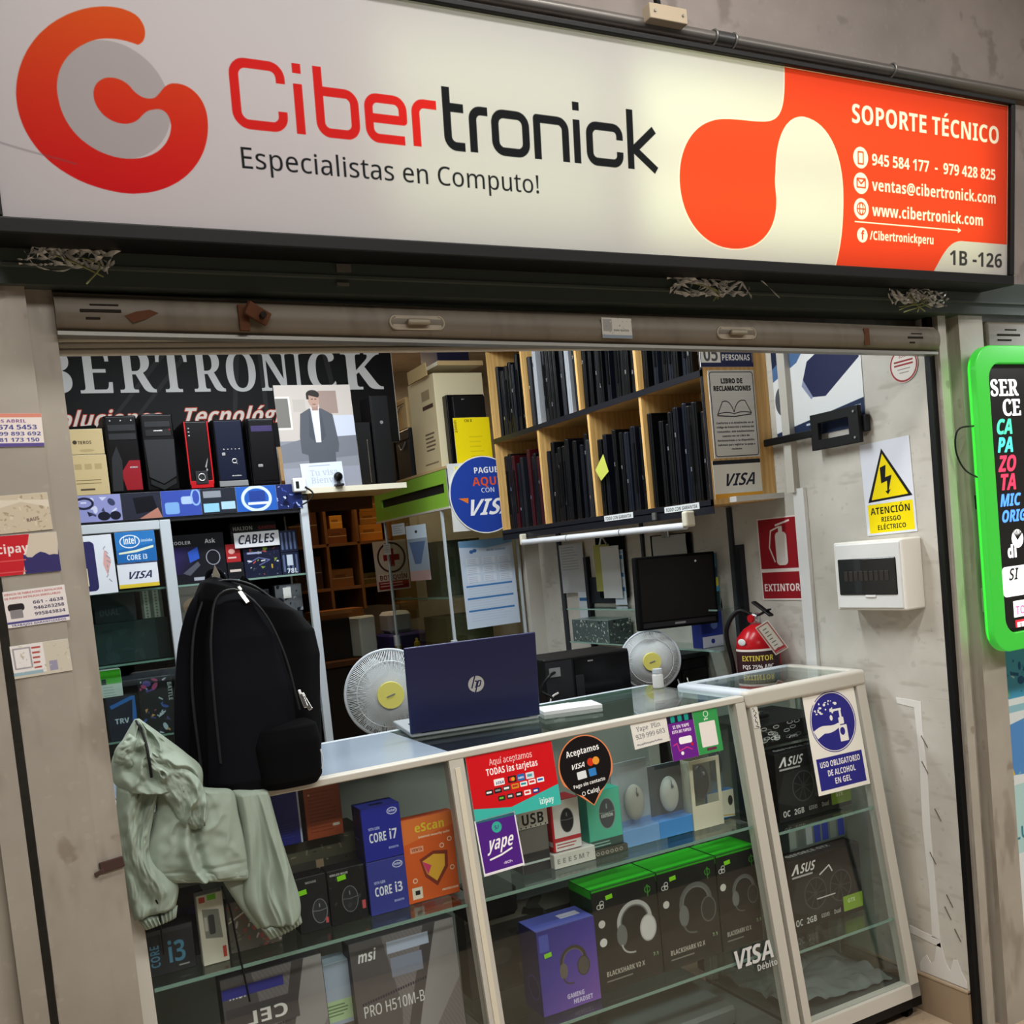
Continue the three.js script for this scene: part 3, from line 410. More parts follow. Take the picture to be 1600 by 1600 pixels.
// ---------------------------------------------------------------- neighbouring stall on the right
{
  struct('wall_neighbour', merge([bx(2.606, 2.64, 0, 2.1, -1.2, -0.05), bx(4.6, 4.7, 0, 2.2, -1.2, 0), bx(2.6, 4.7, 0, 2.2, -1.3, -1.2), bx(2.6, 4.7, 2.15, 2.25, -1.3, -0.06)]), M.white, [0, 0, 0], 'white inside of the bright stall next door');
  const t = thing('roller_shutter', 'raised scratched shutter rail of the stall next door', 'shutter', [0, 0, 0]);
  const rail = part(t, 'bottom_rail', rbx(2.615, 4.55, 2.0, 2.085, -0.02, 0.022, 0.01), M.shadedGrimyPaint); part(rail, 'worn_slot', merge([at(rb(0.1, 0.006, 0.003, 0.001), 2.71, 2.045, 0.0225), at(rb(0.05, 0.004, 0.003, 0.001), 2.72, 2.06, 0.0225), at(rb(0.06, 0.005, 0.003, 0.001), 2.69, 2.03, 0.0225)]), M.dark);
  poster('window_print', 'bright blue and white printed window film under the green sign', 'poster', [3.0, 0.62, -0.1], [0, 0, 0], 0.72, 1.1, (c, w, h) => {
    fill(c, w, h, '#eef6fa'); R(c, 0, 0, w, h * 0.06, '#dfeaf0'); R(c, w * 0.03, h * 0.07, w * 0.5, h * 0.14, '#4fa9d6'); specks(c, w * 0.6, h * 0.22, 60, ['#3d8fc4', '#bfe3f2', '#1e5f9c'], 4, 26, 3); R(c, 0, h * 0.23, w, h * 0.02, '#9ccfe0');
    P(c, [[0, h * 0.30], [w * 0.3, h * 0.27], [w * 0.5, h * 0.45], [0, h * 0.42]], '#5d9ae0'); P(c, [[0, h * 0.36], [w * 0.12, h * 0.34], [w * 0.18, h * 0.43], [0, h * 0.44]], '#f0c83a'); R(c, 0, h * 0.46, w, h * 0.2, '#bfe6e6'); specks(c, w, h * 0.9, 40, ['#8fd0d8', '#ffffff', '#c8dcea', '#6bbf9a'], 6, 40, 9);
    T(c, 'CELULARES', w * 0.05, h * 0.62, 40, '#3a8aa0');
  }, { ppm: 700, rough: 0.3 });
  areaLight(1.4, 0.12, COOL, LAMP.neighbour, [3.4, 2.1, 0.0 - 0.25], [3.2, 0.6, -0.4]);
  const lamp = thing('ceiling_lamp', 'white tube lamp inside the bright stall next door', 'lamp', [3.4, 2.115, -0.25]); part(lamp, 'tube', at(cyl(0.012, 0.012, 1.4, 12), 0, 0, 0, 0, 0, Math.PI / 2), new THREE.MeshStandardMaterial({ color: 0xffffff, emissive: COOL, emissiveIntensity: 3 })); part(lamp, 'housing', bx(-0.72, 0.72, 0.012, 0.035, -0.03, 0.03), M.white);
  // green edged LED board
  const W = 0.86, H = 0.87, cx = 2.49 + W / 2, cy = 1.565;
  const b = thing('led_sign_board', 'black board with glowing green rim and coloured lettering next door', 'sign', [cx, cy, 0.062]);
  const ring = roundShape(W, H, 0.07); ring.holes.push(new THREE.Path(roundShape(W - 0.1, H - 0.09, 0.05).getPoints(10)));
  const GREEN = new THREE.Color(0.10, 1, 0.10);
  part(b, 'glowing_rim', new THREE.ExtrudeGeometry(ring, { depth: 0.022, bevelEnabled: true, bevelSize: 0.003, bevelThickness: 0.003, bevelSegments: 2 }).translate(0, 0, -0.014), new THREE.MeshStandardMaterial({ color: 0x2fae2f, emissive: GREEN, emissiveIntensity: 0.16, roughness: 0.3 }));
  part(b, 'backing', new THREE.ExtrudeGeometry(roundShape(W - 0.095, H - 0.085, 0.05), { depth: 0.01, bevelEnabled: false }).translate(0, 0, -0.014), M.blackGloss);
  const pw = W - 0.14, ph = H - 0.12, cl = cell(720, 720, (c, w, h) => {
    fill(c, w, h, '#050507'); const Y = (m) => (1.94 - m) / 0.75 * h;
    const rows = [['SER', 'serif', 62, '#ffffff', 1.862, 0], ['CE', 'serif', 62, '#ffffff', 1.805, 46], ['CA', 'sans-serif', 56, '#46e0a0', 1.752, 10], ['PA', 'sans-serif', 56, '#46e0c0', 1.700, 10], ['ZO', 'sans-serif', 60, '#ff3352', 1.645, 10], ['TA', 'sans-serif', 60, '#ff3352', 1.592, 10], ['MIC', 'sans-serif', 46, '#4b8dff', 1.545, 6], ['ORIG', 'sans-serif', 44, '#4b8dff', 1.500, 8]];
    for (const [s, f, z, col, y, x] of rows) T(c, s, 4 + x, Y(y), z, col, { font: f, italic: f !== 'serif', stroke: col, lw: 2 });
    O(c, 78, Y(1.448), 26, 26, '#fff'); for (let i = 0; i < 7; i++) P(c, [[78, Y(1.445)], [60 + i * 8, Y(1.472)]], null, '#050507', 3);
    T(c, 'di', 30, Y(1.395), 46, '#fff', { stroke: '#fff', lw: 2 }); R(c, 0, Y(1.37), 500, 84, '#fff', 14); T(c, 'SI', 26, Y(1.33), 46, '#111', { italic: true }); R(c, 40, Y(1.268), 300, 46, '#fff'); T(c, 'TO', 48, Y(1.228), 34, '#b05a8a'); R(c, 44, Y(1.212), 70, 50, '#e02030'); R(c, 52, Y(1.205), 54, 36, '#fff'); T(c, 'L', 62, Y(1.178), 34, '#e02030');
  });
  const pm = new THREE.MeshStandardMaterial({ map: cl.s.t, emissiveMap: cl.s.t, emissive: 0xffffff, emissiveIntensity: 0.9, roughness: 0.3 });
  const pg = new THREE.PlaneGeometry(pw, ph); { const uv = pg.attributes.uv; for (let i = 0; i < 4; i++) uv.setXY(i, uv.getX(i) ? cl.u1 : cl.u0, uv.getY(i) ? cl.v1 : cl.v0); }
  part(b, 'lettering_panel', pg, pm, [0.0, 0, -0.0035]);
  part(b, 'mounting_strip', bx(-0.4, 0.4, -0.02, 0.02, -0.046, -0.014), M.black);
  areaLight(0.02, 0.8, GREEN, 3.5, [2.487, cy, 0.055], [2.44, cy, -0.1]);
  const wire = solo('thin_cable', 'thin black cable looping from the green sign to the column', 'cable', tube([[2.495, 1.78, 0.06], [2.455, 1.775, 0.03], [2.45, 1.72, 0.02], [2.47, 1.66, 0.03], [2.492, 1.63, 0.06]], 0.0025, 24, 6), M.black);
  poster('sticker', 'small torn paper sticker on right column beside the green sign', 'sticker', [2.545, 1.28, 0.0172], [0, 0, 0], 0.05, 0.07, (c, w, h) => { fill(c, w, h, '#cfd3c0'); lines(c, 4, 6, w - 8, 8, h / 9, '#6b7a6a', 3); }, { ppm: 900 });
}
// ---------------------------------------------------------------- glass counters with slanted fronts
const SL = 0.1344, zg = (y) => -0.19 - (y - 0.1) * SL, LEAN = -Math.atan(SL);
function slanted(g) { const p = g.attributes.position; for (let i = 0; i < p.count; i++) p.setZ(i, p.getZ(i) + zg(p.getY(i))); g.computeVertexNormals(); return g; }
const shelfGeo = (x0, x1, y, zb) => bx(x0, x1, y - 0.004, y + 0.004, zb, zg(y) - 0.012);
{
  const t = thing('display_counter', 'long low glass display counter with cream frame in front of the shop', 'counter', [0, 0, 0]);
  for (const [x0, x1] of [[0.15, 0.186], [0.937, 0.977], [1.852, 1.886]]) part(t, 'post', slanted(bx(x0, x1, 0.06, 1.05, -0.03, 0.008)), M.alu);
  for (const [x0, x1] of [[0.95, 0.964]]) part(t, 'post_groove', slanted(bx(x0, x1, 0.1, 1.03, 0.006, 0.0105)), M.cream);
  for (const [x0, x1] of [[0.15, 0.19], [1.848, 1.886]]) part(t, 'post', bx(x0, x1, 0.06, 1.04, -0.8, -0.765), M.alu);
  part(t, 'top_rail', rbx(0.15, 1.886, 1.05, 1.068, -0.345, -0.31, 0.004), M.alu); part(t, 'top_rail', rbx(0.15, 1.886, 1.034, 1.066, -0.81, -0.78, 0.005), M.aluCool);
  part(t, 'side_rail', rbx(0.15, 0.18, 1.034, 1.066, -0.78, -0.335, 0.004), M.alu);
  part(t, 'bottom_rail', slanted(bx(0.15, 1.886, 0.06, 0.115, -0.03, 0.008)), M.alu);
  part(t, 'glass_pane', slanted(bx(0.186, 0.937, 0.115, 1.05, -0.006, -0.003)), M.glass);
  part(t, 'glass_pane', slanted(bx(0.977, 1.852, 0.115, 1.05, -0.006, -0.003)), M.glass);
  part(t, 'top_board', bx(0.18, 0.955, 1.054, 1.066, -0.78, -0.335), std(0x8c99a8, 0.2), null, null, 'pale bluish top board at the left end');
  part(t, 'glass_top', bx(0.955, 1.886, 1.058, 1.066, -0.78, -0.335), M.glassGreen);
  part(t, 'shelf_edge', bx(0.955, 1.886, 1.056, 1.066, -0.7815, -0.7795), M.glassEdge);
  part(t, 'back_panel', bx(0.19, 1.853, 0.1, 1.034, -0.79, -0.775), std(0xa9aba5, 0.6));
  part(t, 'floor_panel', bx(0.15, 1.886, 0.06, 0.1, -0.8, -0.2), std(0x5f6561, 0.6)); part(t, 'end_panel', bx(0.152, 0.162, 0.1, 1.034, -0.78, -0.33), M.white);
  for (const [x0, x1] of [[0.19, 0.935], [0.98, 1.856]]) for (const y of [0.69, 0.336]) { part(t, 'glass_shelf', shelfGeo(x0, x1, y, -0.76), M.glass); part(t, 'shelf_edge', bx(x0, x1, y - 0.004, y + 0.004, zg(y) - 0.012, zg(y) - 0.01), M.glassEdge); }
  for (const y of [0.69, 0.336]) for (const x of [0.96, 1.87]) part(t, 'shelf_bracket', bx(x - 0.015, x + 0.015, y - 0.016, y - 0.005, -0.74, -0.34), M.steel);
  part(t, 'base_bar', bx(0.15, 1.886, 0.0, 0.06, -0.78, -0.22), M.black);
}
{
  const t = thing('display_case', 'upright glass display case on castors at right end of counter', 'display case', [0, 0, 0]);
  const x0 = 1.9, x1 = 2.366, zb = -0.64;
  part(t, 'post', slanted(bx(x0, x0 + 0.026, 0.07, 1.035, -0.03, 0.01)), M.alu); part(t, 'post', slanted(bx(x1 - 0.036, x1, 0.07, 1.035, -0.03, 0.01)), M.alu);
  part(t, 'post', bx(x0, x0 + 0.03, 0.07, 1.035, zb, zb + 0.03), M.alu); part(t, 'post', bx(x1 - 0.03, x1, 0.07, 1.035, zb, zb + 0.03), M.alu);
  part(t, 'top_rail', rbx(x0 - 0.012, x1 + 0.004, 1.03, 1.08, -0.34, -0.3, 0.012), M.alu); part(t, 'top_rail', rbx(x0 - 0.012, x1 + 0.004, 1.03, 1.08, zb - 0.004, zb + 0.025, 0.012), M.aluCool);
  part(t, 'side_rail', rbx(x0 - 0.012, x0 + 0.035, 1.03, 1.081, zb, -0.305, 0.014), M.aluCool); part(t, 'side_rail', rbx(x1 - 0.03, x1 + 0.004, 1.03, 1.08, zb, -0.32, 0.01), M.alu);
  part(t, 'glass_top', bx(x0 + 0.03, x1 - 0.028, 1.07, 1.076, zb + 0.02, -0.335), M.glassGreen);
  part(t, 'glass_pane', slanted(bx(x0 + 0.026, x1 - 0.036, 0.11, 1.032, -0.006, -0.003)), M.glass);
  part(t, 'bottom_rail', slanted(bx(x0, x1, 0.07, 0.11, -0.03, 0.01)), M.alu);
  part(t, 'glass_side', bx(x1 - 0.012, x1 - 0.008, 0.1, 1.03, zb + 0.03, -0.33), M.glassGreen); part(t, 'glass_side', bx(x0 + 0.006, x0 + 0.01, 0.1, 1.03, zb + 0.03, -0.34), M.glassGreen);
  part(t, 'back_panel', bx(x0 + 0.02, x1 - 0.02, 0.09, 1.03, zb, zb + 0.01), std(0x9da09c, 0.6));
  part(t, 'floor_panel', bx(x0, x1, 0.06, 0.1, zb, -0.21), std(0x444a49, 0.6));
  for (const y of [0.65, 0.306]) { part(t, 'glass_shelf', shelfGeo(x0 + 0.02, x1 - 0.012, y, zb + 0.02), M.glass); part(t, 'shelf_edge', bx(x0 + 0.026, x1 - 0.036, y - 0.004, y + 0.004, zg(y) - 0.012, zg(y) - 0.01), M.glassEdge); }
  part(t, 'base_bar', bx(x0, x1 + 0.012, 0.035, 0.068, zb, -0.185), M.black);
  for (const x of [x0 + 0.05, x1 - 0.03]) for (const z of [-0.215, zb + 0.05]) { const w = part(t, 'castor', at(cyl(0.022, 0.022, 0.018, 18), x, 0.022, z, 0, 0, Math.PI / 2), M.blackMatte); part(w, 'castor_fork', bx(x - 0.014, x + 0.014, 0.02, 0.037, z - 0.012, z + 0.012), M.charcoal); }
}
// ---- stickers and notices on the front glass (they lean with it)
function onGlass(name, label, cat, xc, yc, w, h, draw, o = {}) { return poster(name, label, cat, [xc, yc, zg(yc) + (o.lift || 0.0022)], [LEAN, 0, o.rz || 0], w, h, draw, { ppm: 1500, rough: 0.4, ...o }); }
const cardTiny = (c, x, y, w, h, bg, f) => { R(c, x, y, w, h, bg, 3); f && f(x, y, w, h); };
onGlass('payment_poster', 'red card payment poster on counter glass behind the laptop corner', 'poster', 1.11, 0.966, 0.25, 0.168, (c, w, h) => {
  fill(c, w, h, '#d8171f'); P(c, [[0, h * 0.78], [w * 0.42, h * 0.87], [w, h * 0.68], [w, h], [0, h]], '#42bfb4');
  T(c, 'Aquí aceptamos', w * 0.5, h * 0.19, 34, '#fbe4e2', { align: 'center', weight: 'normal', w: w * 0.5 }); T(c, 'TODAS las tarjetas', w * 0.5, h * 0.34, 36, '#fff', { align: 'center', w: w * 0.6 });
  const cw = w * 0.12, chh = h * 0.1; cardTiny(c, w * 0.27, h * 0.41, cw, chh, '#fff', (x, y, a, b) => visa(c, x + 5, y + b * 0.8, a * 0.78, '#1d2a6b')); cardTiny(c, w * 0.43, h * 0.41, cw * 0.8, chh, '#222', (x, y, a, b) => { O(c, x + a * 0.38, y + b / 2, 8, 8, '#e23'); O(c, x + a * 0.62, y + b / 2, 8, 8, '#f5a52a'); }); cardTiny(c, w * 0.54, h * 0.41, cw * 0.7, chh, '#2f6fc0', (x, y, a, b) => T(c, 'AMEX', x + 3, y + b * 0.7, 11, '#fff', { w: a * 0.8 })); cardTiny(c, w * 0.64, h * 0.41, cw * 0.8, chh, '#e5eef0', (x, y, a, b) => R(c, x + 6, y + 7, a * 0.6, b * 0.4, '#58a6b8'));
  const cols = ['#222', '#1d1d22', '#444', '#e0a02a', '#fff', '#fff', '#fff']; for (let i = 0; i < 7; i++) cardTiny(c, w * (0.16 + i * 0.1), h * (0.55 - i * 0.005), cw * 0.7, chh * 0.75, cols[i], (x, y, a, b) => R(c, x + 4, y + 5, a * 0.7, b * 0.4, ['#fff', '#999', '#fff', '#b33', '#29a', '#d33', '#26c'][i]));
  for (let i = 0; i < 5; i++) cardTiny(c, w * (0.29 + i * 0.1), h * 0.67, cw * 0.66, chh * 0.75, ['#2a2a2a', '#333', '#222', '#fff', '#2a3a8a'][i], (x, y, a, b) => R(c, x + 5, y + 5, a * 0.6, b * 0.4, ['#7c3', '#ddd', '#eee', '#d33', '#fff'][i]));
  T(c, 'izipay', w * 0.75, h * 0.93, 32, '#e9fbf8', { w: w * 0.17 });
});
onGlass('payment_sticker', 'purple square payment sticker with white script on counter glass', 'sticker', 1.042, 0.822, 0.116, 0.14, (c, w, h) => {
  fill(c, w, h, '#f2eef4'); R(c, 6, 4, w - 12, h - 14, '#54258a'); O(c, w * 0.5, h * 0.2, h * 0.1, h * 0.1, '#3bb6a0'); T(c, 'S/', w * 0.5, h * 0.24, 22, '#54258a', { align: 'center' });
  T(c, 'yape', w * 0.5, h * 0.58, 68, '#fff', { align: 'center', italic: true, w: w * 0.62, skew: 0.2 }); P(c, [[w * 0.2, h * 0.74], [w * 0.5, h * 0.7], [w * 0.78, h * 0.63]], null, '#fff', 7); T(c, '›BCP›', w * 0.62, h * 0.88, 15, '#e8dcf2', { align: 'center' });
}, { rz: 0.03 });
{
  const w = 0.168, h = 0.19, cl = cell(280, 316, (c, W, H) => {
    fill(c, W, H, '#e88a5a'); O(c, W / 2, W * 0.48, W * 0.47, W * 0.46, '#1a1718'); P(c, [[W * 0.045, W * 0.6], [W * 0.955, W * 0.6], [W * 0.5, H * 0.985]], '#1a1718'); O(c, W / 2, W * 0.5, W * 0.46, W * 0.46, '#1a1718');
    T(c, 'Aceptamos', W / 2, H * 0.26, 38, '#fff', { align: 'center', w: W * 0.62 }); visa(c, W * 0.22, H * 0.44, 72, '#fff'); O(c, W * 0.6, H * 0.4, 18, 18, '#d9381e'); O(c, W * 0.7, H * 0.4, 18, 18, '#f0a23c');
    R(c, W * 0.31, H * 0.49, 48, 34, '#e8eef0', 4); R(c, W * 0.53, H * 0.49, 38, 34, '#3a86cf', 3); T(c, 'Pago sin contacto', W / 2, H * 0.7, 22, '#fff', { align: 'center', w: W * 0.6 }); O(c, W * 0.36, H * 0.8, 8, 8, null, '#fff', 3); T(c, 'Culqi', W * 0.42, H * 0.825, 27, '#fff');
  });
  const s = new THREE.Shape(), r = w / 2; s.moveTo(0, -h + r); s.lineTo(-r * 0.9, -r * 0.42); s.absarc(0, 0, r, Math.PI + 0.44, -0.44, true); s.lineTo(0, -h + r);
  const g = new THREE.ExtrudeGeometry(s, { depth: 0.0012, bevelEnabled: false, curveSegments: 28 }), p = g.attributes.position, uv = g.attributes.uv;
  for (let i = 0; i < p.count; i++) uv.setXY(i, cl.u0 + (cl.u1 - cl.u0) * (p.getX(i) + r) / w, cl.v0 + (cl.v1 - cl.v0) * (p.getY(i) + h - r) / h);
  solo('payment_sticker', 'black map pin shaped payment sticker on counter glass', 'sticker', g, printMat(cl, 0.35), [1.325, 0.965, zg(0.965) + 0.004], [LEAN, 0, 0.06]);
}
onGlass('handwritten_note', 'white handwritten paper note inside top of counter glass', 'paper', 1.548, 1.018, 0.122, 0.072, (c, w, h) => { fill(c, w, h, '#e9e6df'); c.rotate(-0.01); T(c, 'Yape  Plin', 24, h * 0.36, 26, '#4a4a58', { font: 'serif', italic: true, weight: 'normal' }); T(c, '929 999 683', 14, h * 0.65, 27, '#4a4a58', { font: 'serif', italic: true, weight: 'normal' }); for (let i = 0; i < 16; i++) P(c, [[14 + i * 8, h * (0.86 + 0.05 * hash2(i, 1, 3))], [18 + i * 8, h * (0.82 + 0.05 * hash2(i, 2, 3))], [21 + i * 8, h * 0.9]], null, '#4a4a58', 2); }, { rz: 0.04 });
onGlass('payment_card', 'purple phone payment card at top of counter glass', 'card', 1.652, 0.988, 0.09, 0.125, (c, w, h) => { fill(c, w, h, '#6f2591'); R(c, 0, 0, w, h * 0.16, '#231a3a'); for (const x of [0.15, 0.42, 0.68]) R(c, w * x, 0, w * 0.16, h * 0.15, '#1f9a8c', 4); T(c, 'SI EN YAPE', w / 2, h * 0.29, 20, '#fff', { align: 'center', w: w * 0.64 }); T(c, 'ESTA MI YAPEO', w / 2, h * 0.4, 18, '#fff', { align: 'center', w: w * 0.74 }); R(c, w * 0.34, h * 0.5, w * 0.5, h * 0.16, '#fff', 9); P(c, [[w * 0.1, h * 0.66], [w * 0.25, h * 0.62], [w * 0.3, h * 0.8], [w * 0.6, h * 0.74], [w * 0.8, h * 0.82]], null, '#d43a8a', 5); O(c, w * 0.4, h * 0.86, 8, 8, '#fff'); O(c, w * 0.82, h * 0.7, 7, 7, '#c23'); });
onGlass('payment_card', 'green payment card with white panel at top of counter glass', 'card', 1.742, 0.99, 0.087, 0.127, (c, w, h) => { fill(c, w, h, '#3a9a52'); O(c, w * 0.52, h * 0.12, 12, 12, null, '#cfe8d2', 4); T(c, 'plin', w * 0.5, h * 0.25, 12, '#fff', { align: 'center' }); R(c, w * 0.18, h * 0.29, w * 0.66, h * 0.56, '#efe9e4', 5); R(c, w * 0.34, h * 0.88, w * 0.4, h * 0.06, '#6f2a4a', 3); });
onGlass('safety_sign', 'white and blue hand gel notice on right display case glass', 'sign', 2.216, 0.883, 0.214, 0.31, (c, w, h) => {
  fill(c, w, h, '#efece2'); O(c, w / 2, h * 0.32, w * 0.43, w * 0.43, '#efece2', '#39348a', 4); O(c, w / 2, h * 0.32, w * 0.41, w * 0.41, '#2d2b86'); const W = '#f3f1ea';
  R(c, w * 0.58, h * 0.37, w * 0.16, h * 0.16, W, 4); R(c, w * 0.6, h * 0.29, w * 0.1, h * 0.07, W, 5); R(c, w * 0.63, h * 0.215, w * 0.04, h * 0.08, W); R(c, w * 0.46, h * 0.2, w * 0.22, h * 0.022, W); O(c, w * 0.47, h * 0.28, 9, 13, W); O(c, w * 0.645, h * 0.43, 15, 18, '#2d2b86');
  c.fillStyle = W; c.beginPath(); c.moveTo(w * 0.1, h * 0.38); c.bezierCurveTo(w * 0.2, h * 0.35, w * 0.25, h * 0.34, w * 0.34, h * 0.345); c.bezierCurveTo(w * 0.42, h * 0.35, w * 0.48, h * 0.36, w * 0.56, h * 0.345); c.bezierCurveTo(w * 0.63, h * 0.33, w * 0.64, h * 0.38, w * 0.58, h * 0.39); c.bezierCurveTo(w * 0.5, h * 0.42, w * 0.4, h * 0.43, w * 0.3, h * 0.42); c.lineTo(w * 0.16, h * 0.46); c.closePath(); c.fill();
  for (let i = 0; i < 26; i++) O(c, w * (0.18 + 0.42 * hash2(i, 1, 4)), h * (0.1 + 0.13 * hash2(i, 2, 4)), 3 + 7 * hash2(i, 3, 4), 2 + 5 * hash2(i, 5, 4), W);
  R(c, w * 0.06, h * 0.65, w * 0.88, h * 0.31, '#2d2b86'); T(c, 'USO OBLIGATORIO', w / 2, h * 0.745, 38, W, { align: 'center', w: w * 0.78 }); T(c, 'DE ALCOHOL', w / 2, h * 0.835, 38, W, { align: 'center', w: w * 0.54 }); T(c, 'EN GEL', w / 2, h * 0.92, 38, W, { align: 'center', w: w * 0.32 });
}, { rz: -0.01 });
{ // cut vinyl letters of the card network word low on the glass
  const font = await new FontLoader().loadAsync('fonts/droid/droid_sans_bold.typeface.json'), t = thing('vinyl_lettering', 'pale cut vinyl lettering low on the counter glass', 'lettering', [1.692, 0.326, zg(0.326) + 0.0015]); t.rotation.x = LEAN;
  const mk = (str, size, x, y, sh) => { const g = new TextGeometry(str, { font, size, depth: 0.0006, curveSegments: 4 }); g.applyMatrix4(new THREE.Matrix4().set(1, sh, 0, x, 0, 1, 0, y, 0, 0, 1, 0, 0, 0, 0, 1)); return g; };
  let x = 0; for (const [ch, w] of [['V', 0.04], ['I', 0.024], ['S', 0.037], ['A', 0.04]]) { part(t, 'letter', mk(ch, 0.05, x, 0, 0.2), std(0xcfd0cf, 0.5)); x += w; }
  part(t, 'small_lettering', mk('D\u00e9bito', 0.017, 0.08, -0.024, 0), std(0xb9bab9, 0.5));
}
poster('handwritten_strip', 'white marker lettering strip on right case post', 'label', [1.914, 1.0, zg(1.0) + 0.0115], [LEAN, 0, 0], 0.024, 0.06, (c, w, h) => { fill(c, w, h, '#cfccc4'); for (let i = 0; i < 9; i++) P(c, [[4 + 20 * hash2(i, 1, 2), h * i / 9], [8 + 22 * hash2(i, 4, 2), h * (i + 0.8) / 9]], null, '#2c2c30', 4); }, { ppm: 1500 });

// ---------------------------------------------------------------- goods in the counter
const art = {
  mouse(c, x, y, s, a = '#2b2d31', b = '#55585e') { O(c, x, y, s * 0.62, s, a); O(c, x, y, s * 0.62, s, null, b, s * 0.06); R(c, x - s * 0.05, y - s * 0.65, s * 0.1, s * 0.34, b, 2); P(c, [[x - s * 0.6, y - s * 0.1], [x, y - s * 0.02], [x + s * 0.6, y - s * 0.1]], null, b, s * 0.05); },
  headset(c, x, y, s, a, b, cup) { c.strokeStyle = a; c.lineWidth = s * 0.16; c.beginPath(); c.arc(x, y - s * 0.2, s * 0.6, Math.PI * 0.95, Math.PI * 2.05); c.stroke(); c.strokeStyle = b; c.lineWidth = s * 0.05; c.beginPath(); c.arc(x, y - s * 0.2, s * 0.52, Math.PI, Math.PI * 2); c.stroke(); O(c, x - s * 0.52, y + s * 0.15, s * 0.2, s * 0.36, b); O(c, x + s * 0.5, y + s * 0.15, s * 0.3, s * 0.42, cup); O(c, x + s * 0.5, y + s * 0.15, s * 0.3, s * 0.42, null, a, s * 0.05); c.beginPath(); c.strokeStyle = a; c.lineWidth = s * 0.06; c.moveTo(x - s * 0.55, y + s * 0.45); c.quadraticCurveTo(x - s * 0.5, y + s * 0.8, x - s * 0.05, y + s * 0.8); c.stroke(); },
};
const tag = (t, x, y, z = 0.0008) => part(t, 'price_tag', rb(0.022, 0.012, 0.001, 0.0004), M.lime, [x, y, z], [0, 0, 0.1], 'lime green price tag');
const pc = (w, h, f, ppm = 1100) => cell(w * ppm, h * ppm, f);
const sideM = (hex, r = 0.45) => std(hex, r);
// left bay, upper shelf (y 0.695)
const S1 = 0.6945, S2 = 0.3405;
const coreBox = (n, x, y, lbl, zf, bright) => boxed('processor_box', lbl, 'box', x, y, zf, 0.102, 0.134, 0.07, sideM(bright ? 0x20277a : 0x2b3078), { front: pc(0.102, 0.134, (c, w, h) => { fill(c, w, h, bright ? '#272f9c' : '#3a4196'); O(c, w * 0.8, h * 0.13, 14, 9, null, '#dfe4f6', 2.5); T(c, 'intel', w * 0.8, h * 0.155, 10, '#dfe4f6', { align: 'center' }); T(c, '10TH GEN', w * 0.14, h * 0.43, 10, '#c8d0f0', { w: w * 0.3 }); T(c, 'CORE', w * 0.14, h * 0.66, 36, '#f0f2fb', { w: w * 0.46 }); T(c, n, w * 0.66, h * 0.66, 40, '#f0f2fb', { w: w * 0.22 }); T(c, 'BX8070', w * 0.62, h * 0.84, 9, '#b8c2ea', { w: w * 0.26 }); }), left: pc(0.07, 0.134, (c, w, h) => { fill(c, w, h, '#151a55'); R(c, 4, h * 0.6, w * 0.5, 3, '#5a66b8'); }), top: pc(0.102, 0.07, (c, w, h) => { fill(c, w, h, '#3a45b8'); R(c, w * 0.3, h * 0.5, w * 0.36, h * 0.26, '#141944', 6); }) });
coreBox('i3', 0.762, S1, 'blue processor box under the brighter one on upper shelf', -0.36, false);
coreBox('i7', 0.762, S1 + 0.135, 'bright blue processor box stacked on top of another', -0.36, true);
boxed('software_box', 'orange software box with shield picture on upper counter shelf', 'box', 0.886, S1, -0.372, 0.142, 0.216, 0.03, sideM(0xb5481e), { front: pc(0.142, 0.216, (c, w, h) => { fill(c, w, h, '#e2642a'); P(c, [[0, 0], [w, 0], [w, h * 0.16], [0, h * 0.3]], '#ea7c3c'); T(c, 'eScan', w * 0.24, h * 0.17, 34, '#e9d23a', { w: w * 0.6 }); T(c, 'internet security suite', w * 0.3, h * 0.25, 9, '#fbe9d8'); R(c, w * 0.12, h * 0.34, w * 0.26, h * 0.07, '#f3a987'); T(c, 'VENTA', w * 0.15, h * 0.39, 10, '#8b2c12'); P(c, [[w * 0.28, h * 0.5], [w * 0.56, h * 0.43], [w * 0.84, h * 0.46], [w * 0.82, h * 0.66], [w * 0.58, h * 0.86], [w * 0.36, h * 0.72]], '#8a3a2a'); P(c, [[w * 0.33, h * 0.53], [w * 0.56, h * 0.47], [w * 0.78, h * 0.5], [w * 0.76, h * 0.64], [w * 0.58, h * 0.8], [w * 0.4, h * 0.69]], '#f0b840'); P(c, [[w * 0.33, h * 0.53], [w * 0.5, h * 0.6], [w * 0.42, h * 0.7]], '#e0457a'); R(c, w * 0.08, h * 0.82, w * 0.2, h * 0.14, '#efe3d0'); R(c, w * 0.14, h * 0.86, w * 0.09, h * 0.05, '#222'); for (const [a, b] of [[0.16, 0.74], [0.9, 0.68], [0.9, 0.33], [0.74, 0.39]]) O(c, w * a, h * b, 6, 6, null, '#fbe9d8', 2.5); T(c, 'PROTECCION', w * 0.66, h * 0.94, 8, '#fbe9d8'); }) });
const accBox = (x, w, lbl, f, col = 0x17181b) => { const b = boxed('mouse_box', lbl, 'box', x, S1, -0.365, w, 0.135, 0.055, sideM(col), { front: pc(w, 0.135, f) }); return b; };
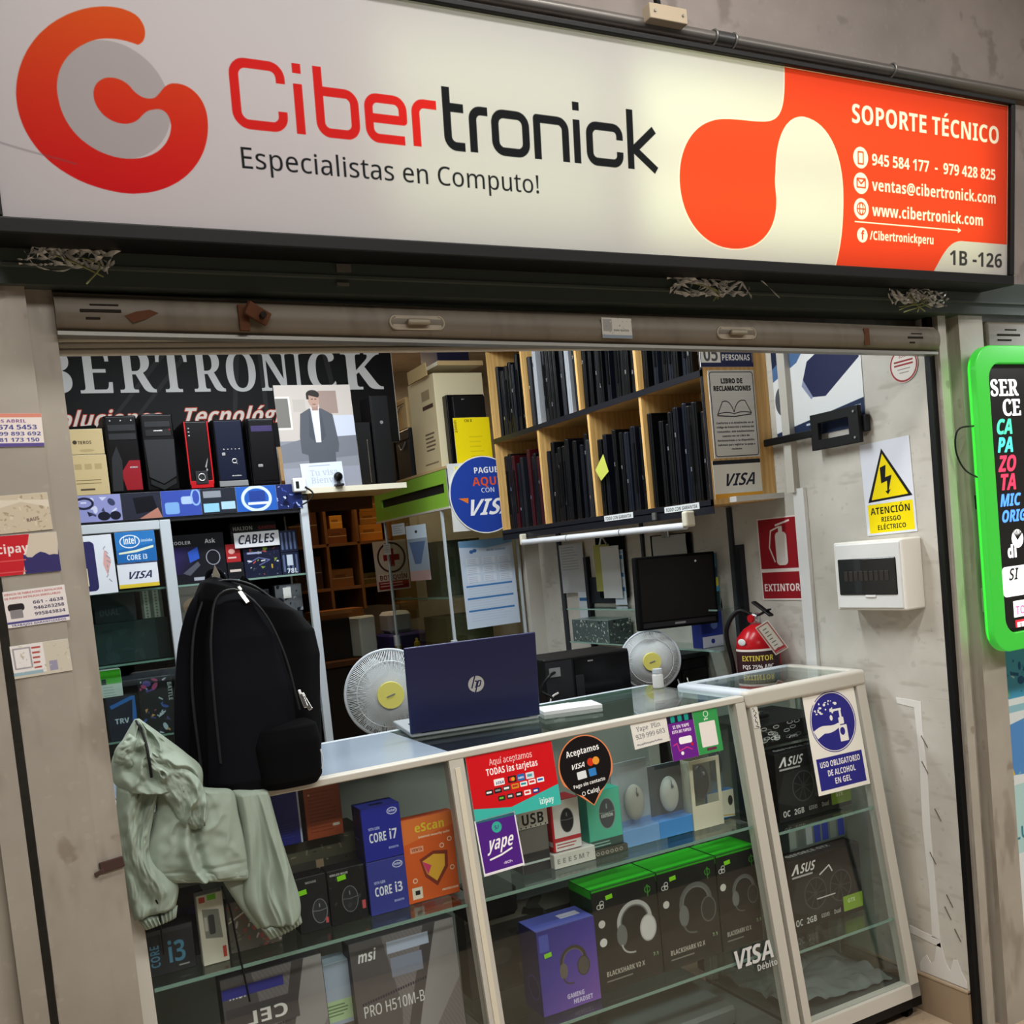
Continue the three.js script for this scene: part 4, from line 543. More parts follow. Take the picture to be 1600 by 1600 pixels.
{ let b = accBox(0.66, 0.094, 'black gaming mouse box beside the blue processor boxes', (c, w, h) => { fill(c, w, h, '#1b1c1e'); T(c, 'WIRELESS MOUSE', 6, h * 0.1, 9, '#cfcfcf', { w: w * 0.5 }); art.mouse(c, w * 0.55, h * 0.58, h * 0.24, '#2b2d30', '#74777c'); specks(c, w, h, 20, ['#3a3c40', '#26282b'], 3, 14, 5); R(c, w * 0.86, h * 0.66, w * 0.1, h * 0.16, '#c4545a'); }); tag(b, -0.012, 0.113, 0.001);
  b = accBox(0.573, 0.075, 'narrow black mouse box partly behind the green sleeve', (c, w, h) => { fill(c, w, h, '#202124'); T(c, 'MOUSE', w * 0.3, h * 0.12, 9, '#bbb'); art.mouse(c, w * 0.7, h * 0.66, h * 0.22, '#34363a', '#8b8e94'); R(c, w * 0.86, h * 0.8, 8, 16, '#c4545a'); }); tag(b, -0.024, 0.1, 0.001); }
boxed('media_box', 'plain royal blue box high at the left of counter', 'box', 0.548, 0.888, -0.46, 0.085, 0.132, 0.05, sideM(0x1e2370), { front: pc(0.085, 0.132, (c, w, h) => { fill(c, w, h, '#232a86'); lines(c, 10, h * 0.6, w * 0.7, 6, 7, '#3c449e', 2); R(c, w * 0.94, 0, w * 0.06, h, '#cfd6e6'); }) });
boxed('media_box', 'terracotta coloured text box high in left counter bay', 'box', 0.648, 0.888, -0.46, 0.094, 0.132, 0.05, sideM(0x7a3a22), { front: pc(0.094, 0.132, (c, w, h) => { fill(c, w, h, '#a9512f'); lines(c, 10, 14, w * 0.8, 12, 10, '#8c3f22', 3); O(c, 14, 20, 3, 3, '#e8b090'); R(c, w * 0.72, h * 0.76, 20, 8, '#d9d2c8', 3); }) });
boxed('accessory_shelf_box', 'low dark green tray box under the blue and terracotta boxes', 'box', 0.61, 0.7, -0.5, 0.3, 0.18, 0.14, sideM(0x4a4a40), { front: pc(0.3, 0.18, (c, w, h) => { fill(c, w, h, '#54524a'); R(c, 0, 0, w, h * 0.3, '#6f6a58'); R(c, w * 0.55, h * 0.3, 22, 34, '#c9a98c'); specks(c, w, h, 40, ['#3d3b34', '#77715c', '#9a9078'], 4, 20, 2); }) });
{ const b = boxed('adapter_box', 'slim white adapter box hanging below the green jacket', 'box', 0.332, S1, -0.33, 0.058, 0.162, 0.03, sideM(0xd2cdc0), { front: pc(0.058, 0.162, (c, w, h) => { fill(c, w, h, '#ddd8ca'); R(c, 5, 5, 15, 14, '#c4473a', 2); R(c, 26, 2, 22, 14, '#6cc21f'); P(c, [[10, h * 0.2], [w * 0.8, h * 0.24], [w * 0.86, h * 0.66], [12, h * 0.62]], '#8b8a82'); R(c, w * 0.36, h * 0.3, w * 0.24, h * 0.28, '#46464a', 5); R(c, w * 0.2, h * 0.32, w * 0.12, h * 0.2, '#bdbab0'); R(c, w * 0.8, h * 0.78, w * 0.14, h * 0.16, '#c4473a'); }) }); }
boxed('processor_box', 'dark grey processor box with blue lettering at lower left', 'box', 0.233, S1, -0.345, 0.116, 0.104, 0.06, sideM(0x2a2b2e), { front: pc(0.116, 0.104, (c, w, h) => { fill(c, w, h, '#36363a'); R(c, 0, 0, w, h * 0.1, '#46464c'); c.save(); c.translate(w * 0.34, h * 0.82); c.rotate(-Math.PI / 2); T(c, 'CORE', 0, 0, 30, '#5b93b4', { w: h * 0.5 }); c.restore(); T(c, 'i3', w * 0.48, h * 0.78, 74, '#5b93b4', { w: w * 0.36 }); R(c, w * 0.68, h * 0.86, w * 0.2, 4, '#a8a8a8'); }) });
boxed('adapter_box', 'dark box with white swoosh behind slim white adapter box', 'box', 0.282, S1, -0.412, 0.1, 0.15, 0.05, sideM(0x28242e), { front: pc(0.1, 0.15, (c, w, h) => { fill(c, w, h, '#2c2833'); R(c, 0, h * 0.2, w, h * 0.14, '#35306a'); O(c, w * 0.4, h * 0.46, 10, 15, null, '#ddd', 4); }) });
boxed('blister_pack', 'grey bubble-wrapped pack beside the slim white adapter box', 'box', 0.43, S1, -0.36, 0.12, 0.12, 0.04, sideM(0x6b6660), { front: pc(0.12, 0.12, (c, w, h) => { fill(c, w, h, '#6e6a64'); specks(c, w, h, 50, ['#8a867e', '#595550', '#c9b9b4', '#a85a54'], 3, 18, 12); P(c, [[0, h * 0.4], [w * 0.4, h * 0.2], [w, h * 0.5]], null, '#d6d2cc', 4); }) });
// motherboard boxes leaning on lower shelf
function boardBox(lbl, x, wide, rev, y = 0.345) {
  const w = wide, h = 0.3, b = boxed('motherboard_box', lbl, 'box', x, y, -0.335, w, h, 0.055, sideM(0x3c393d), { front: pc(w, h, (c, W, H) => { fill(c, W, H, '#7a7477'); for (let i = -40; i < 60; i++) P(c, [[i * 9, 0], [i * 9 + H * 0.5, H]], null, '#857f82', 2); P(c, [[0, 0], [W * 0.3, 0], [W * 0.42, H * 0.6], [W * 0.38, H], [0, H]], '#5f5a5c'); P(c, [[W * 0.78, 0], [W, 0], [W, H * 0.5], [W * 0.62, H], [W * 0.52, H]], '#9a9597'); P(c, [[W * 0.7, 0], [W * 0.82, 0], [W * 0.5, H], [W * 0.4, H]], '#514c4e'); T(c, 'msi', W * 0.06, H * 0.17, 34, '#f0eef0', { italic: true, w: W * 0.17 }); T(c, 'PRO H510M-B', W * 0.06, H * 0.62, 34, '#e9e7e9', { w: W * 0.58, weight: 'normal' }); for (let i = 0; i < 26; i++) R(c, W * 0.06 + i * W * 0.024, H * 0.5 - i * 0.8, 4, 6, '#2f2b3a'); if (rev) { R(c, W * 0.02, H * 0.24, W * 0.7, H * 0.2, '#4f4b4e'); c.save(); c.translate(W * 0.62, H * 0.4); c.scale(-1, 1); T(c, 'CEL', 0, 0, 40, '#f2f0f0', { w: W * 0.42 }); c.restore(); R(c, 0, H * 0.08, W * 0.6, H * 0.08, '#3e3e96'); } else { R(c, W * 0.34, H * 0.06, W * 0.4, H * 0.1, '#b9c3dc'); R(c, W * 0.36, H * 0.2, W * 0.3, H * 0.16, '#8d93a8'); } }, 900) }, { turn: 0 });
  b.rotation.x = -0.06; return b;
}
boardBox('grey motherboard box with diagonal stripes, right of the two in left bay', 0.782, 0.28, false);
boardBox('grey motherboard box with mirrored lettering strip in left bay', 0.455, 0.24, true);
boxed('component_box', 'white topped parts box at bottom left behind the jacket hem', 'box', 0.25, 0.345, -0.33, 0.14, 0.13, 0.06, sideM(0x55524a), { front: pc(0.14, 0.13, (c, w, h) => { fill(c, w, h, '#5e5a52'); R(c, 0, 0, w, 12, '#e6e4de'); specks(c, w, h, 70, ['#2e2f38', '#48465c', '#c23a5a', '#8c8678', '#6f86a8', '#b0a890'], 4, 22, 31); }) });
boxed('component_box', 'small pale green labelled parts box between motherboard boxes', 'box', 0.607, 0.345, -0.37, 0.075, 0.26, 0.06, sideM(0x9aa6b4), { front: pc(0.075, 0.26, (c, w, h) => { fill(c, w, h, '#a9b6cc'); R(c, 0, h * 0.36, w, h * 0.2, '#b9d8a8'); lines(c, 6, h * 0.4, w * 0.8, 4, 9, '#5d7a58', 3); R(c, 0, h * 0.6, w, h * 0.4, '#6f6a60'); }) });
boxed('component_box', 'pink and blue printed box at right end of left bay', 'box', 0.9, 0.64, -0.43, 0.06, 0.05, 0.1, sideM(0x8aa4c8), { front: pc(0.06, 0.05, (c, w, h) => { fill(c, w, h, '#a9c4e4'); R(c, 0, h * 0.5, w * 0.6, h * 0.4, '#d7a0bc'); }) }).position.y = 0.3405 + 0.305;
// middle bay, upper shelf
{ const b = boxed('mouse_box', 'small red and white mouse box under the pin sticker', 'box', 1.277, S1 + 0.042, -0.355, 0.09, 0.14, 0.07, sideM(0xa01a22), { front: pc(0.09, 0.14, (c, w, h) => { fill(c, w, h, '#e9e6e4'); R(c, 0, h * 0.74, w, h * 0.08, '#c33a40'); art.mouse(c, w * 0.55, h * 0.42, h * 0.24, '#2b2b2f', '#8c8c90'); R(c, 0, 0, 7, h, '#c3232c'); lines(c, 12, h * 0.86, w * 0.8, 2, 9, '#a8403c', 3); }), left: pc(0.07, 0.14, (c, w, h) => { fill(c, w, h, '#b01c26'); R(c, 0, h * 0.8, w, h * 0.1, '#d8d0cc'); }) }); }
boxed('mouse_box', 'flat white box lying under the red mouse box', 'box', 1.29, S1, -0.345, 0.13, 0.04, 0.1, sideM(0xcfcac4), { front: pc(0.13, 0.04, (c, w, h) => { fill(c, w, h, '#d8d4cc'); T(c, 'E E E S M ?', 8, h * 0.7, 22, '#8b8780', { w: w * 0.8 }); }) });
boxed('usb_sign_card', 'white card with black handwritten three letter label', 'card', 1.183, 0.818, -0.362, 0.088, 0.05, 0.0025, M.white, { front: pc(0.1, 0.052, (c, w, h) => { fill(c, w, h, '#e4e2dc'); T(c, 'USB', w * 0.08, h * 0.82, 46, '#26262a', { w: w * 0.8 }); for (let i = 0; i < 6; i++) O(c, w * (0.06 + i * 0.17), h * 0.93, 2.5, 2.5, '#333'); }) }, { ch: 0.0004 });
boxed('card_holder_box', 'pale carton that carries the white letter card', 'box', 1.183, S1, -0.366, 0.086, 0.123, 0.08, sideM(0x6d6a66), { front: pc(0.086, 0.123, (c, w, h) => { fill(c, w, h, '#77736e'); R(c, 0, h * 0.55, w, h * 0.45, '#3f3d3e'); R(c, 0, h * 0.75, w, h * 0.05, '#bfcbc4'); }) });
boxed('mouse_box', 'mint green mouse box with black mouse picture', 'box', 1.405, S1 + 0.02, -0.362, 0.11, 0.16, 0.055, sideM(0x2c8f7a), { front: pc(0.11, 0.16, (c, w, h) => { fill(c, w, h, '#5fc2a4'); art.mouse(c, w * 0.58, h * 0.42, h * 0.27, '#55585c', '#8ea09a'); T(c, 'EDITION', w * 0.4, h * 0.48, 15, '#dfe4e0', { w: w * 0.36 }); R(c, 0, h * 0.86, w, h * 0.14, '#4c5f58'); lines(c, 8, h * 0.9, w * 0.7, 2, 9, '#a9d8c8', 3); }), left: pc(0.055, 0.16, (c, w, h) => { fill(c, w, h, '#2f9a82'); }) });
boxed('mouse_box', 'dark flat box lying under the mint green mouse box', 'box', 1.4, S1, -0.35, 0.13, 0.0195, 0.09, sideM(0x4a463e), { front: pc(0.13, 0.0195, (c, w, h) => { fill(c, w, h, '#565149'); for (let i = 0; i < 7; i++) O(c, 16 + i * 17, h / 2, 5, 5, null, '#c9c4b8', 2); }) });
function blister(lbl, x, w, h, top, foot, mA, mB, y = S1, zf = -0.36) { // clear blister box with a mouse inside
  const t = thing('blister_mouse', lbl, 'mouse pack', [x, y, zf]);
  const bot = 0.05; const { g, m } = carton(w, h, 0.004, sideM(0x9aa4ac), { front: pc(w, h, (c, W, H) => { fill(c, W, H, top); R(c, 0, H * 0.72, W, H * 0.28, foot); O(c, W * 0.5, H * 0.86, 12, 4, '#e8eef4'); }) }, 0.0004, 0.5); g.translate(0, h / 2, -0.042); part(t, 'backing_card', g, m);
  part(t, 'base_tray', rb(w, bot, 0.04, 0.002), std(foot, 0.4), [0, bot / 2, -0.022]);
  const q = new THREE.SphereGeometry(1, 22, 14); q.scale(0.031, 0.052, 0.018); const mo = part(t, 'mouse', q, std(mA, 0.35), [0.0, bot + 0.068, -0.024]); part(mo, 'wheel', at(cyl(0.006, 0.006, 0.005, 12), 0, 0.026, 0.016, 0, 0, Math.PI / 2), std(mB, 0.4)); part(mo, 'button_seam', at(rb(0.002, 0.045, 0.003, 0.0008), 0, 0.022, 0.0155), std(mB, 0.5));
  part(t, 'clear_window', bx(-w / 2, w / 2, bot, h - 0.004, -0.004, -0.0025), M.clear);
}
blister('clear mouse pack with pale blue card, first right of mint box', 1.522, 0.125, 0.235, '#b4bcc4', '#7aa2d6', 0xb9b4aa, 0x6f6c66);
blister('clear mouse pack with bright blue card and white mouse', 1.643, 0.118, 0.205, '#48525c', '#4a8fd8', 0xd8d6d0, 0x77767a);
{ const t = thing('blister_mouse', 'cream framed window box holding a black mouse', 'mouse pack', [1.757, S1, -0.36]); const w = 0.11, h = 0.205; const s = new THREE.Shape([[-w / 2, 0], [w / 2, 0], [w / 2, h], [-w / 2, h]].map((p) => new THREE.Vector2(...p))); s.holes.push(new THREE.Path([[-w / 2 + 0.012, 0.07], [-w / 2 + 0.012, h - 0.012], [w / 2 - 0.012, h - 0.012], [w / 2 - 0.012, 0.07]].map((p) => new THREE.Vector2(...p)))); part(t, 'front_frame', new THREE.ExtrudeGeometry(s, { depth: 0.002, bevelEnabled: false }), M.cream); part(t, 'carton', bx(-w / 2, w / 2, 0, h, -0.05, -0.045), sideM(0x8f8878)); part(t, 'window', bx(-w / 2 + 0.012, w / 2 - 0.012, 0.07, h - 0.012, -0.001, 0), M.clear); const q = new THREE.SphereGeometry(1, 22, 14); q.scale(0.029, 0.05, 0.018); const mo = part(t, 'mouse', q, std(0x2c2c30, 0.35), [0, 0.132, -0.023]); part(mo, 'wheel', at(cyl(0.006, 0.006, 0.005, 12), 0, 0.026, 0.016, 0, 0, Math.PI / 2), M.grey); part(t, 'carton_side', bx(-w / 2, -w / 2 + 0.001, 0, h, -0.045, 0), M.cream); }
{ const t = thing('blister_mouse', 'large clear mouse pack with blue and cream foot, rightmost on shelf', 'mouse pack', [1.835, S1, -0.395]); const w = 0.1, h = 0.265; part(t, 'backing_card', bx(-w / 2, w / 2, 0, h, -0.05, -0.047), std(0x8ea0b0, 0.5)); const { g, m } = carton(w, 0.085, 0.03, sideM(0x3f86c8), { front: pc(w, 0.085, (c, W, H) => { fill(c, W, H, '#e3dccb'); P(c, [[0, H * 0.4], [W * 0.5, H * 0.95], [W, H], [0, H]], '#3c7fc6'); P(c, [[0, H * 0.33], [W * 0.5, H * 0.88], [W, H * 0.95]], null, '#c9a862', 4); O(c, W * 0.86, H * 0.4, 10, 17, '#3a3a3c'); }) }, 0.001, 0.4); g.translate(0, 0.0425, -0.015); part(t, 'foot_card', g, m); const q = new THREE.SphereGeometry(1, 22, 14); q.scale(0.03, 0.055, 0.02); const mo = part(t, 'mouse', q, std(0x34363a, 0.35), [0.0, 0.165, -0.022]); part(mo, 'wheel', at(cyl(0.006, 0.006, 0.005, 12), 0, 0.028, 0.018, 0, 0, Math.PI / 2), M.grey); part(t, 'clear_window', bx(-w / 2, w / 2, 0.085, h, -0.004, -0.0025), M.clear); part(t, 'hang_tab', tube([[-0.012, h, -0.045], [-0.006, h + 0.02, -0.045], [0.006, h + 0.02, -0.045], [0.012, h, -0.045]], 0.002, 12, 5), M.plastic); }
// middle bay, lower shelf: headset boxes
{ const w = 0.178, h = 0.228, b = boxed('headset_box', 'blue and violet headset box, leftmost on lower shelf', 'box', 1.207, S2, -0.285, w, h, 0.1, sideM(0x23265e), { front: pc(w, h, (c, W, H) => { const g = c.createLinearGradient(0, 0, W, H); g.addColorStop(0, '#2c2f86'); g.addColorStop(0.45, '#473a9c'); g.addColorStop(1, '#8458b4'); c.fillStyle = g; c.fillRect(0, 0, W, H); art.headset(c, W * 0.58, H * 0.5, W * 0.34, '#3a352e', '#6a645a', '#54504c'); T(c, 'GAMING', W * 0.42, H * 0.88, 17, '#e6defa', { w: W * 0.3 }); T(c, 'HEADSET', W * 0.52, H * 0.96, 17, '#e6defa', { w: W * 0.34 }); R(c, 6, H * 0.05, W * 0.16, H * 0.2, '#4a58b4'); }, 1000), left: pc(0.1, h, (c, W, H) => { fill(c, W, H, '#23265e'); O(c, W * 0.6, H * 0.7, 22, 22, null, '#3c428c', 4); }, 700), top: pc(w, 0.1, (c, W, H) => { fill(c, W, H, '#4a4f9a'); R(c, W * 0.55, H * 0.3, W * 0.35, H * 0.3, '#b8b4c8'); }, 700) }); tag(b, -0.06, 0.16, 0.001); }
const shark = (x, w, lbl, cup, first) => { const h = 0.286, b = boxed('headset_box', lbl, 'box', x, S2, -0.305, w, h, 0.12, sideM(0x141516), { front: pc(w, h, (c, W, H) => {
  fill(c, W, H, '#1d1f1e'); R(c, 0, 0, W, 6, '#2fa11c'); P(c, [[0, H * 0.62], [W, H * 0.55], [W, H], [0, H]], '#2a2a28'); art.headset(c, W * 0.62, H * 0.46, Math.min(W * 0.42, H * 0.3), cup === '#d4d4d4' ? '#b8b8b8' : '#5a5f5e', '#6d7272', cup);
  c.strokeStyle = '#3f9a2a'; c.lineWidth = 3; for (let i = 0; i < 3; i++) { c.beginPath(); c.arc(W * 0.86, H * 0.13, 9, i * 2.1, i * 2.1 + 1.9); c.stroke(); } P(c, [[W * 0.86, H * 0.08], [W * 0.86, H * 0.2]], null, '#3f9a2a', 3);
  for (let i = 0; i < 3; i++) O(c, W * 0.12 + (i === 1 ? 5 : i * -5 + 5), H * (0.15 + (i ? 0.02 : -0.012)), 6, 6, null, '#d8d8d4', 2.5); O(c, W * 0.12, H * 0.34, 11, 11, '#cfcfca'); if (first) O(c, W * 0.12, H * 0.52, 12, 12, '#dedede');
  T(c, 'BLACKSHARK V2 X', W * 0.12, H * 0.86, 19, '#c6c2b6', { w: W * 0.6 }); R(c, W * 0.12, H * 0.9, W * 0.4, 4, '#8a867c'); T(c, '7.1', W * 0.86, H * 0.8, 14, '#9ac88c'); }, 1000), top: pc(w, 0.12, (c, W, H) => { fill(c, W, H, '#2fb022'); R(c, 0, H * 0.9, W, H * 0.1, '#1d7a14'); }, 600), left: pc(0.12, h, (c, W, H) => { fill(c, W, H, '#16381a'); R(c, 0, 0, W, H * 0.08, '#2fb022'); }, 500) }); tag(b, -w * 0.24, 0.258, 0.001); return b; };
shark(1.41, 0.212, 'black and green headset box with pale headset picture', '#d4d4d4', true);
shark(1.621, 0.205, 'black and green headset box in middle of the row of three', '#2c302f', false);
shark(1.803, 0.152, 'narrow black and green headset box at right end of row', '#2c302f', false).scale.x = 1;
boxed('tool_pouch', 'black folded pouch lying above the violet headset box', 'pouch', 1.06, 0.582, -0.4, 0.15, 0.085, 0.12, M.blackMatte, {}, { ch: 0.012 });
boxed('keyboard_box', 'long dark keyboard box standing behind the headset boxes', 'box', 1.42, S2, -0.5, 0.82, 0.24, 0.06, sideM(0x2c2c2c), { front: pc(0.82, 0.24, (c, w, h) => { fill(c, w, h, '#363634'); R(c, 0, 0, w, h * 0.2, '#77736a'); specks(c, w, h, 60, ['#4a4a46', '#2a2a28'], 6, 40, 44); }, 500) });
// counter floor goods seen low in the middle bay
{ const k = thing('keyboard', 'pale grey keyboard lying on the counter floor', 'keyboard', [1.2, 0.1, -0.34], 0.15); part(k, 'case', rb(0.36, 0.014, 0.12, 0.004), std(0x8d8b80, 0.5), [0, 0.008, 0]); const kg = rb(0.019, 0.008, 0.019, 0.002, 1); for (let r = 0; r < 5; r++) for (let i = 0; i < 16; i++) part(k, 'key', kg, M.cream, [-0.165 + i * 0.022, 0.018, -0.045 + r * 0.0225]); }
boxed('cable_bag', 'grey crumpled bag of cables on the counter floor', 'bag', 1.6, 0.1, -0.33, 0.36, 0.06, 0.22, std(0x5d6663, 0.35), {}, { ch: 0.02 });
// right display case goods
const asus = (x, y, w, h, lbl, f2, zf = -0.335) => boxed('graphics_card_box', lbl, 'box', x, y, zf, w, h, 0.075, sideM(0x101113), { front: pc(w, h, (c, W, H) => {
  fill(c, W, H, '#1c1d1e'); P(c, [[W * 0.1, H * 0.3], [W * 0.7, H * 0.22], [W, H * 0.4], [W, H * 0.8], [W * 0.3, H * 0.85], [0, H * 0.7]], '#2c2e2f'); for (const x0 of [0.35, 0.7]) { O(c, W * x0, H * 0.54, H * 0.2, H * 0.22, '#222425', '#4c4f50', 4); for (let i = 0; i < 9; i++) { const a = i * 0.7; P(c, [[W * x0, H * 0.54], [W * x0 + Math.cos(a) * H * 0.18, H * 0.54 + Math.sin(a) * H * 0.2]], null, '#3c3f40', 4); } }
  P(c, [[W * 0.04, H * 0.2], [W * 0.115, H * 0.06], [W * 0.145, H * 0.06], [W * 0.07, H * 0.2]], '#eceaea'); P(c, [[W * 0.115, H * 0.1], [W * 0.14, H * 0.06], [W * 0.145, H * 0.2], [W * 0.12, H * 0.2]], '#eceaea'); T(c, 'SUS', W * 0.155, H * 0.2, H * 0.18, '#eceaea', { w: W * 0.2, italic: true, skew: 0.15 }); R(c, W * 0.05, H * 0.225, W * 0.28, 6, '#b8b8b8'); if (f2) { P(c, [[W * 0.42, H * 0.3], [W * 0.56, H * 0.2], [W * 0.6, H * 0.3]], null, '#e4e4e4', 5); R(c, W * 0.36, H * 0.62, W * 0.26, 4, '#d8d8d8'); }
  T(c, 'OC', W * 0.05, H * 0.93, H * 0.13, '#dcdcda', { w: W * 0.1 }); T(c, '2GB', W * 0.2, H * 0.93, H * 0.12, '#dcdcda', { w: W * 0.14 }); T(c, 'GDDR5', W * 0.4, H * 0.92, H * 0.08, '#bcbcba', { w: W * 0.12 }); T(c, 'Dual', W * 0.58, H * 0.92, H * 0.09, '#bcbcba', { w: W * 0.1 }); R(c, W * 0.72, H * 0.72, W * 0.28, H * 0.22, '#8fb53c', 4); T(c, 'GTX', W * 0.78, H * 0.83, H * 0.08, '#dfeec0'); }, 1000), top: pc(w, 0.075, (c, W, H) => { fill(c, W, H, '#17181a'); T(c, 'GEFORCE GTX', W * 0.1, H * 0.6, 22, '#b9b9b9'); }, 800) }, { turn: 0 });
asus(2.152, 0.6555, 0.3, 0.212, 'dark graphics card box behind the hand gel notice', false);
asus(2.162, 0.3115, 0.3, 0.222, 'dark graphics card box on lower shelf of right case', true, -0.33);
boxed('component_box', 'small dark box with coloured edge at left of right case', 'box', 1.955, 0.6555, -0.36, 0.036, 0.2, 0.08, sideM(0x15171c), { front: pc(0.036, 0.2, (c, w, h) => { fill(c, w, h, '#15171c'); R(c, w * 0.4, h * 0.5, w * 0.3, h * 0.35, '#2a4f9a'); R(c, w * 0.7, h * 0.55, w * 0.2, h * 0.2, '#9ab040'); O(c, w * 0.6, h * 0.9, 6, 6, '#a8403c'); }) });
boxed('component_box', 'row of blue and clear packs above the lower graphics card box', 'box', 2.2, 0.5345, -0.39, 0.24, 0.09, 0.05, sideM(0x4c5452), { front: pc(0.24, 0.09, (c, w, h) => { fill(c, w, h, '#77807a'); for (let i = 0; i < 7; i++) R(c, i * w / 7 + 3, h * 0.2, w / 9, h * 0.7, ['#9aa69e', '#6b756f', '#b6bfc4', '#3f4fb0', '#3f4fb0', '#8c968f', '#4652b8'][i]); }) });
boxed('controller_box', 'dark gamepad box leaning at right of lower shelf', 'box', 2.315, 0.3115, -0.42, 0.05, 0.2, 0.05, sideM(0x232428), { front: pc(0.07, 0.2, (c, w, h) => { fill(c, w, h, '#26262c'); R(c, w * 0.3, h * 0.5, w * 0.5, h * 0.2, '#3a8a6a'); R(c, w * 0.2, h * 0.2, w * 0.5, h * 0.1, '#6a4a78'); }) });
{ // black web cameras and fan parts on the case top shelf
  const t = thing('hub_device', 'round black fan hub lying on top goods of right case', 'device', [2.04, 0.963, -0.45]); part(t, 'ring', at(new THREE.TorusGeometry(0.035, 0.008, 8, 28), 0, 0.01, 0, Math.PI / 2), M.black); part(t, 'hub', at(cyl(0.013, 0.015, 0.012, 16), 0, 0.012, 0), M.cream); for (let i = 0; i < 7; i++) part(t, 'blade', at(at(rb(0.026, 0.002, 0.012, 0.0008), 0.02, 0.01, 0, 0.5), 0, 0, 0, 0, i * 0.9), M.charcoal);
  boxed('cable_tray', 'black tray with coiled white cables high in right case', 'tray', 2.1, 0.9, -0.36, 0.3, 0.055, 0.25, M.black, { front: pc(0.3, 0.055, (c, w, h) => { fill(c, w, h, '#1b1c1e'); for (let i = 0; i < 26; i++) O(c, w * hash2(i, 1, 6) * 0.6, h * hash2(i, 2, 6), 12, 5, null, ['#c9ccce', '#6b6e70', '#e4e6e6'][i % 3], 3); }) });
  part(t, 'cable', tube([[-0.08, -0.045, 0.09], [-0.06, 0.0, 0.06], [-0.03, 0.005, 0.02]], 0.003, 12, 5), M.black);
  boxed('support_box', 'plain grey carton carrying the cable tray in right case', 'box', 2.13, 0.8715, -0.42, 0.2, 0.028, 0.16, M.grey, {});
}
{ const t = solo('clear_wrap', 'grey crumpled plastic wrap on the right case floor', 'wrap', (() => { const g = new THREE.PlaneGeometry(0.4, 0.36, 40, 36); g.rotateX(-Math.PI / 2); const p = g.attributes.position; for (let i = 0; i < p.count; i++) { const x = p.getX(i), z = p.getZ(i); p.setY(i, 0.035 * Math.abs(n3(x * 9 + 4, z * 9, 2)) + 0.03 * Math.abs(n3(x * 22, z * 20 + 9, 5)) + 0.004); } g.computeVertexNormals(); return g; })(), new THREE.MeshPhysicalMaterial({ color: 0x8f9a98, roughness: 0.25, transmission: 0.45, thickness: 0 }), [2.13, 0.1005, -0.43]); }
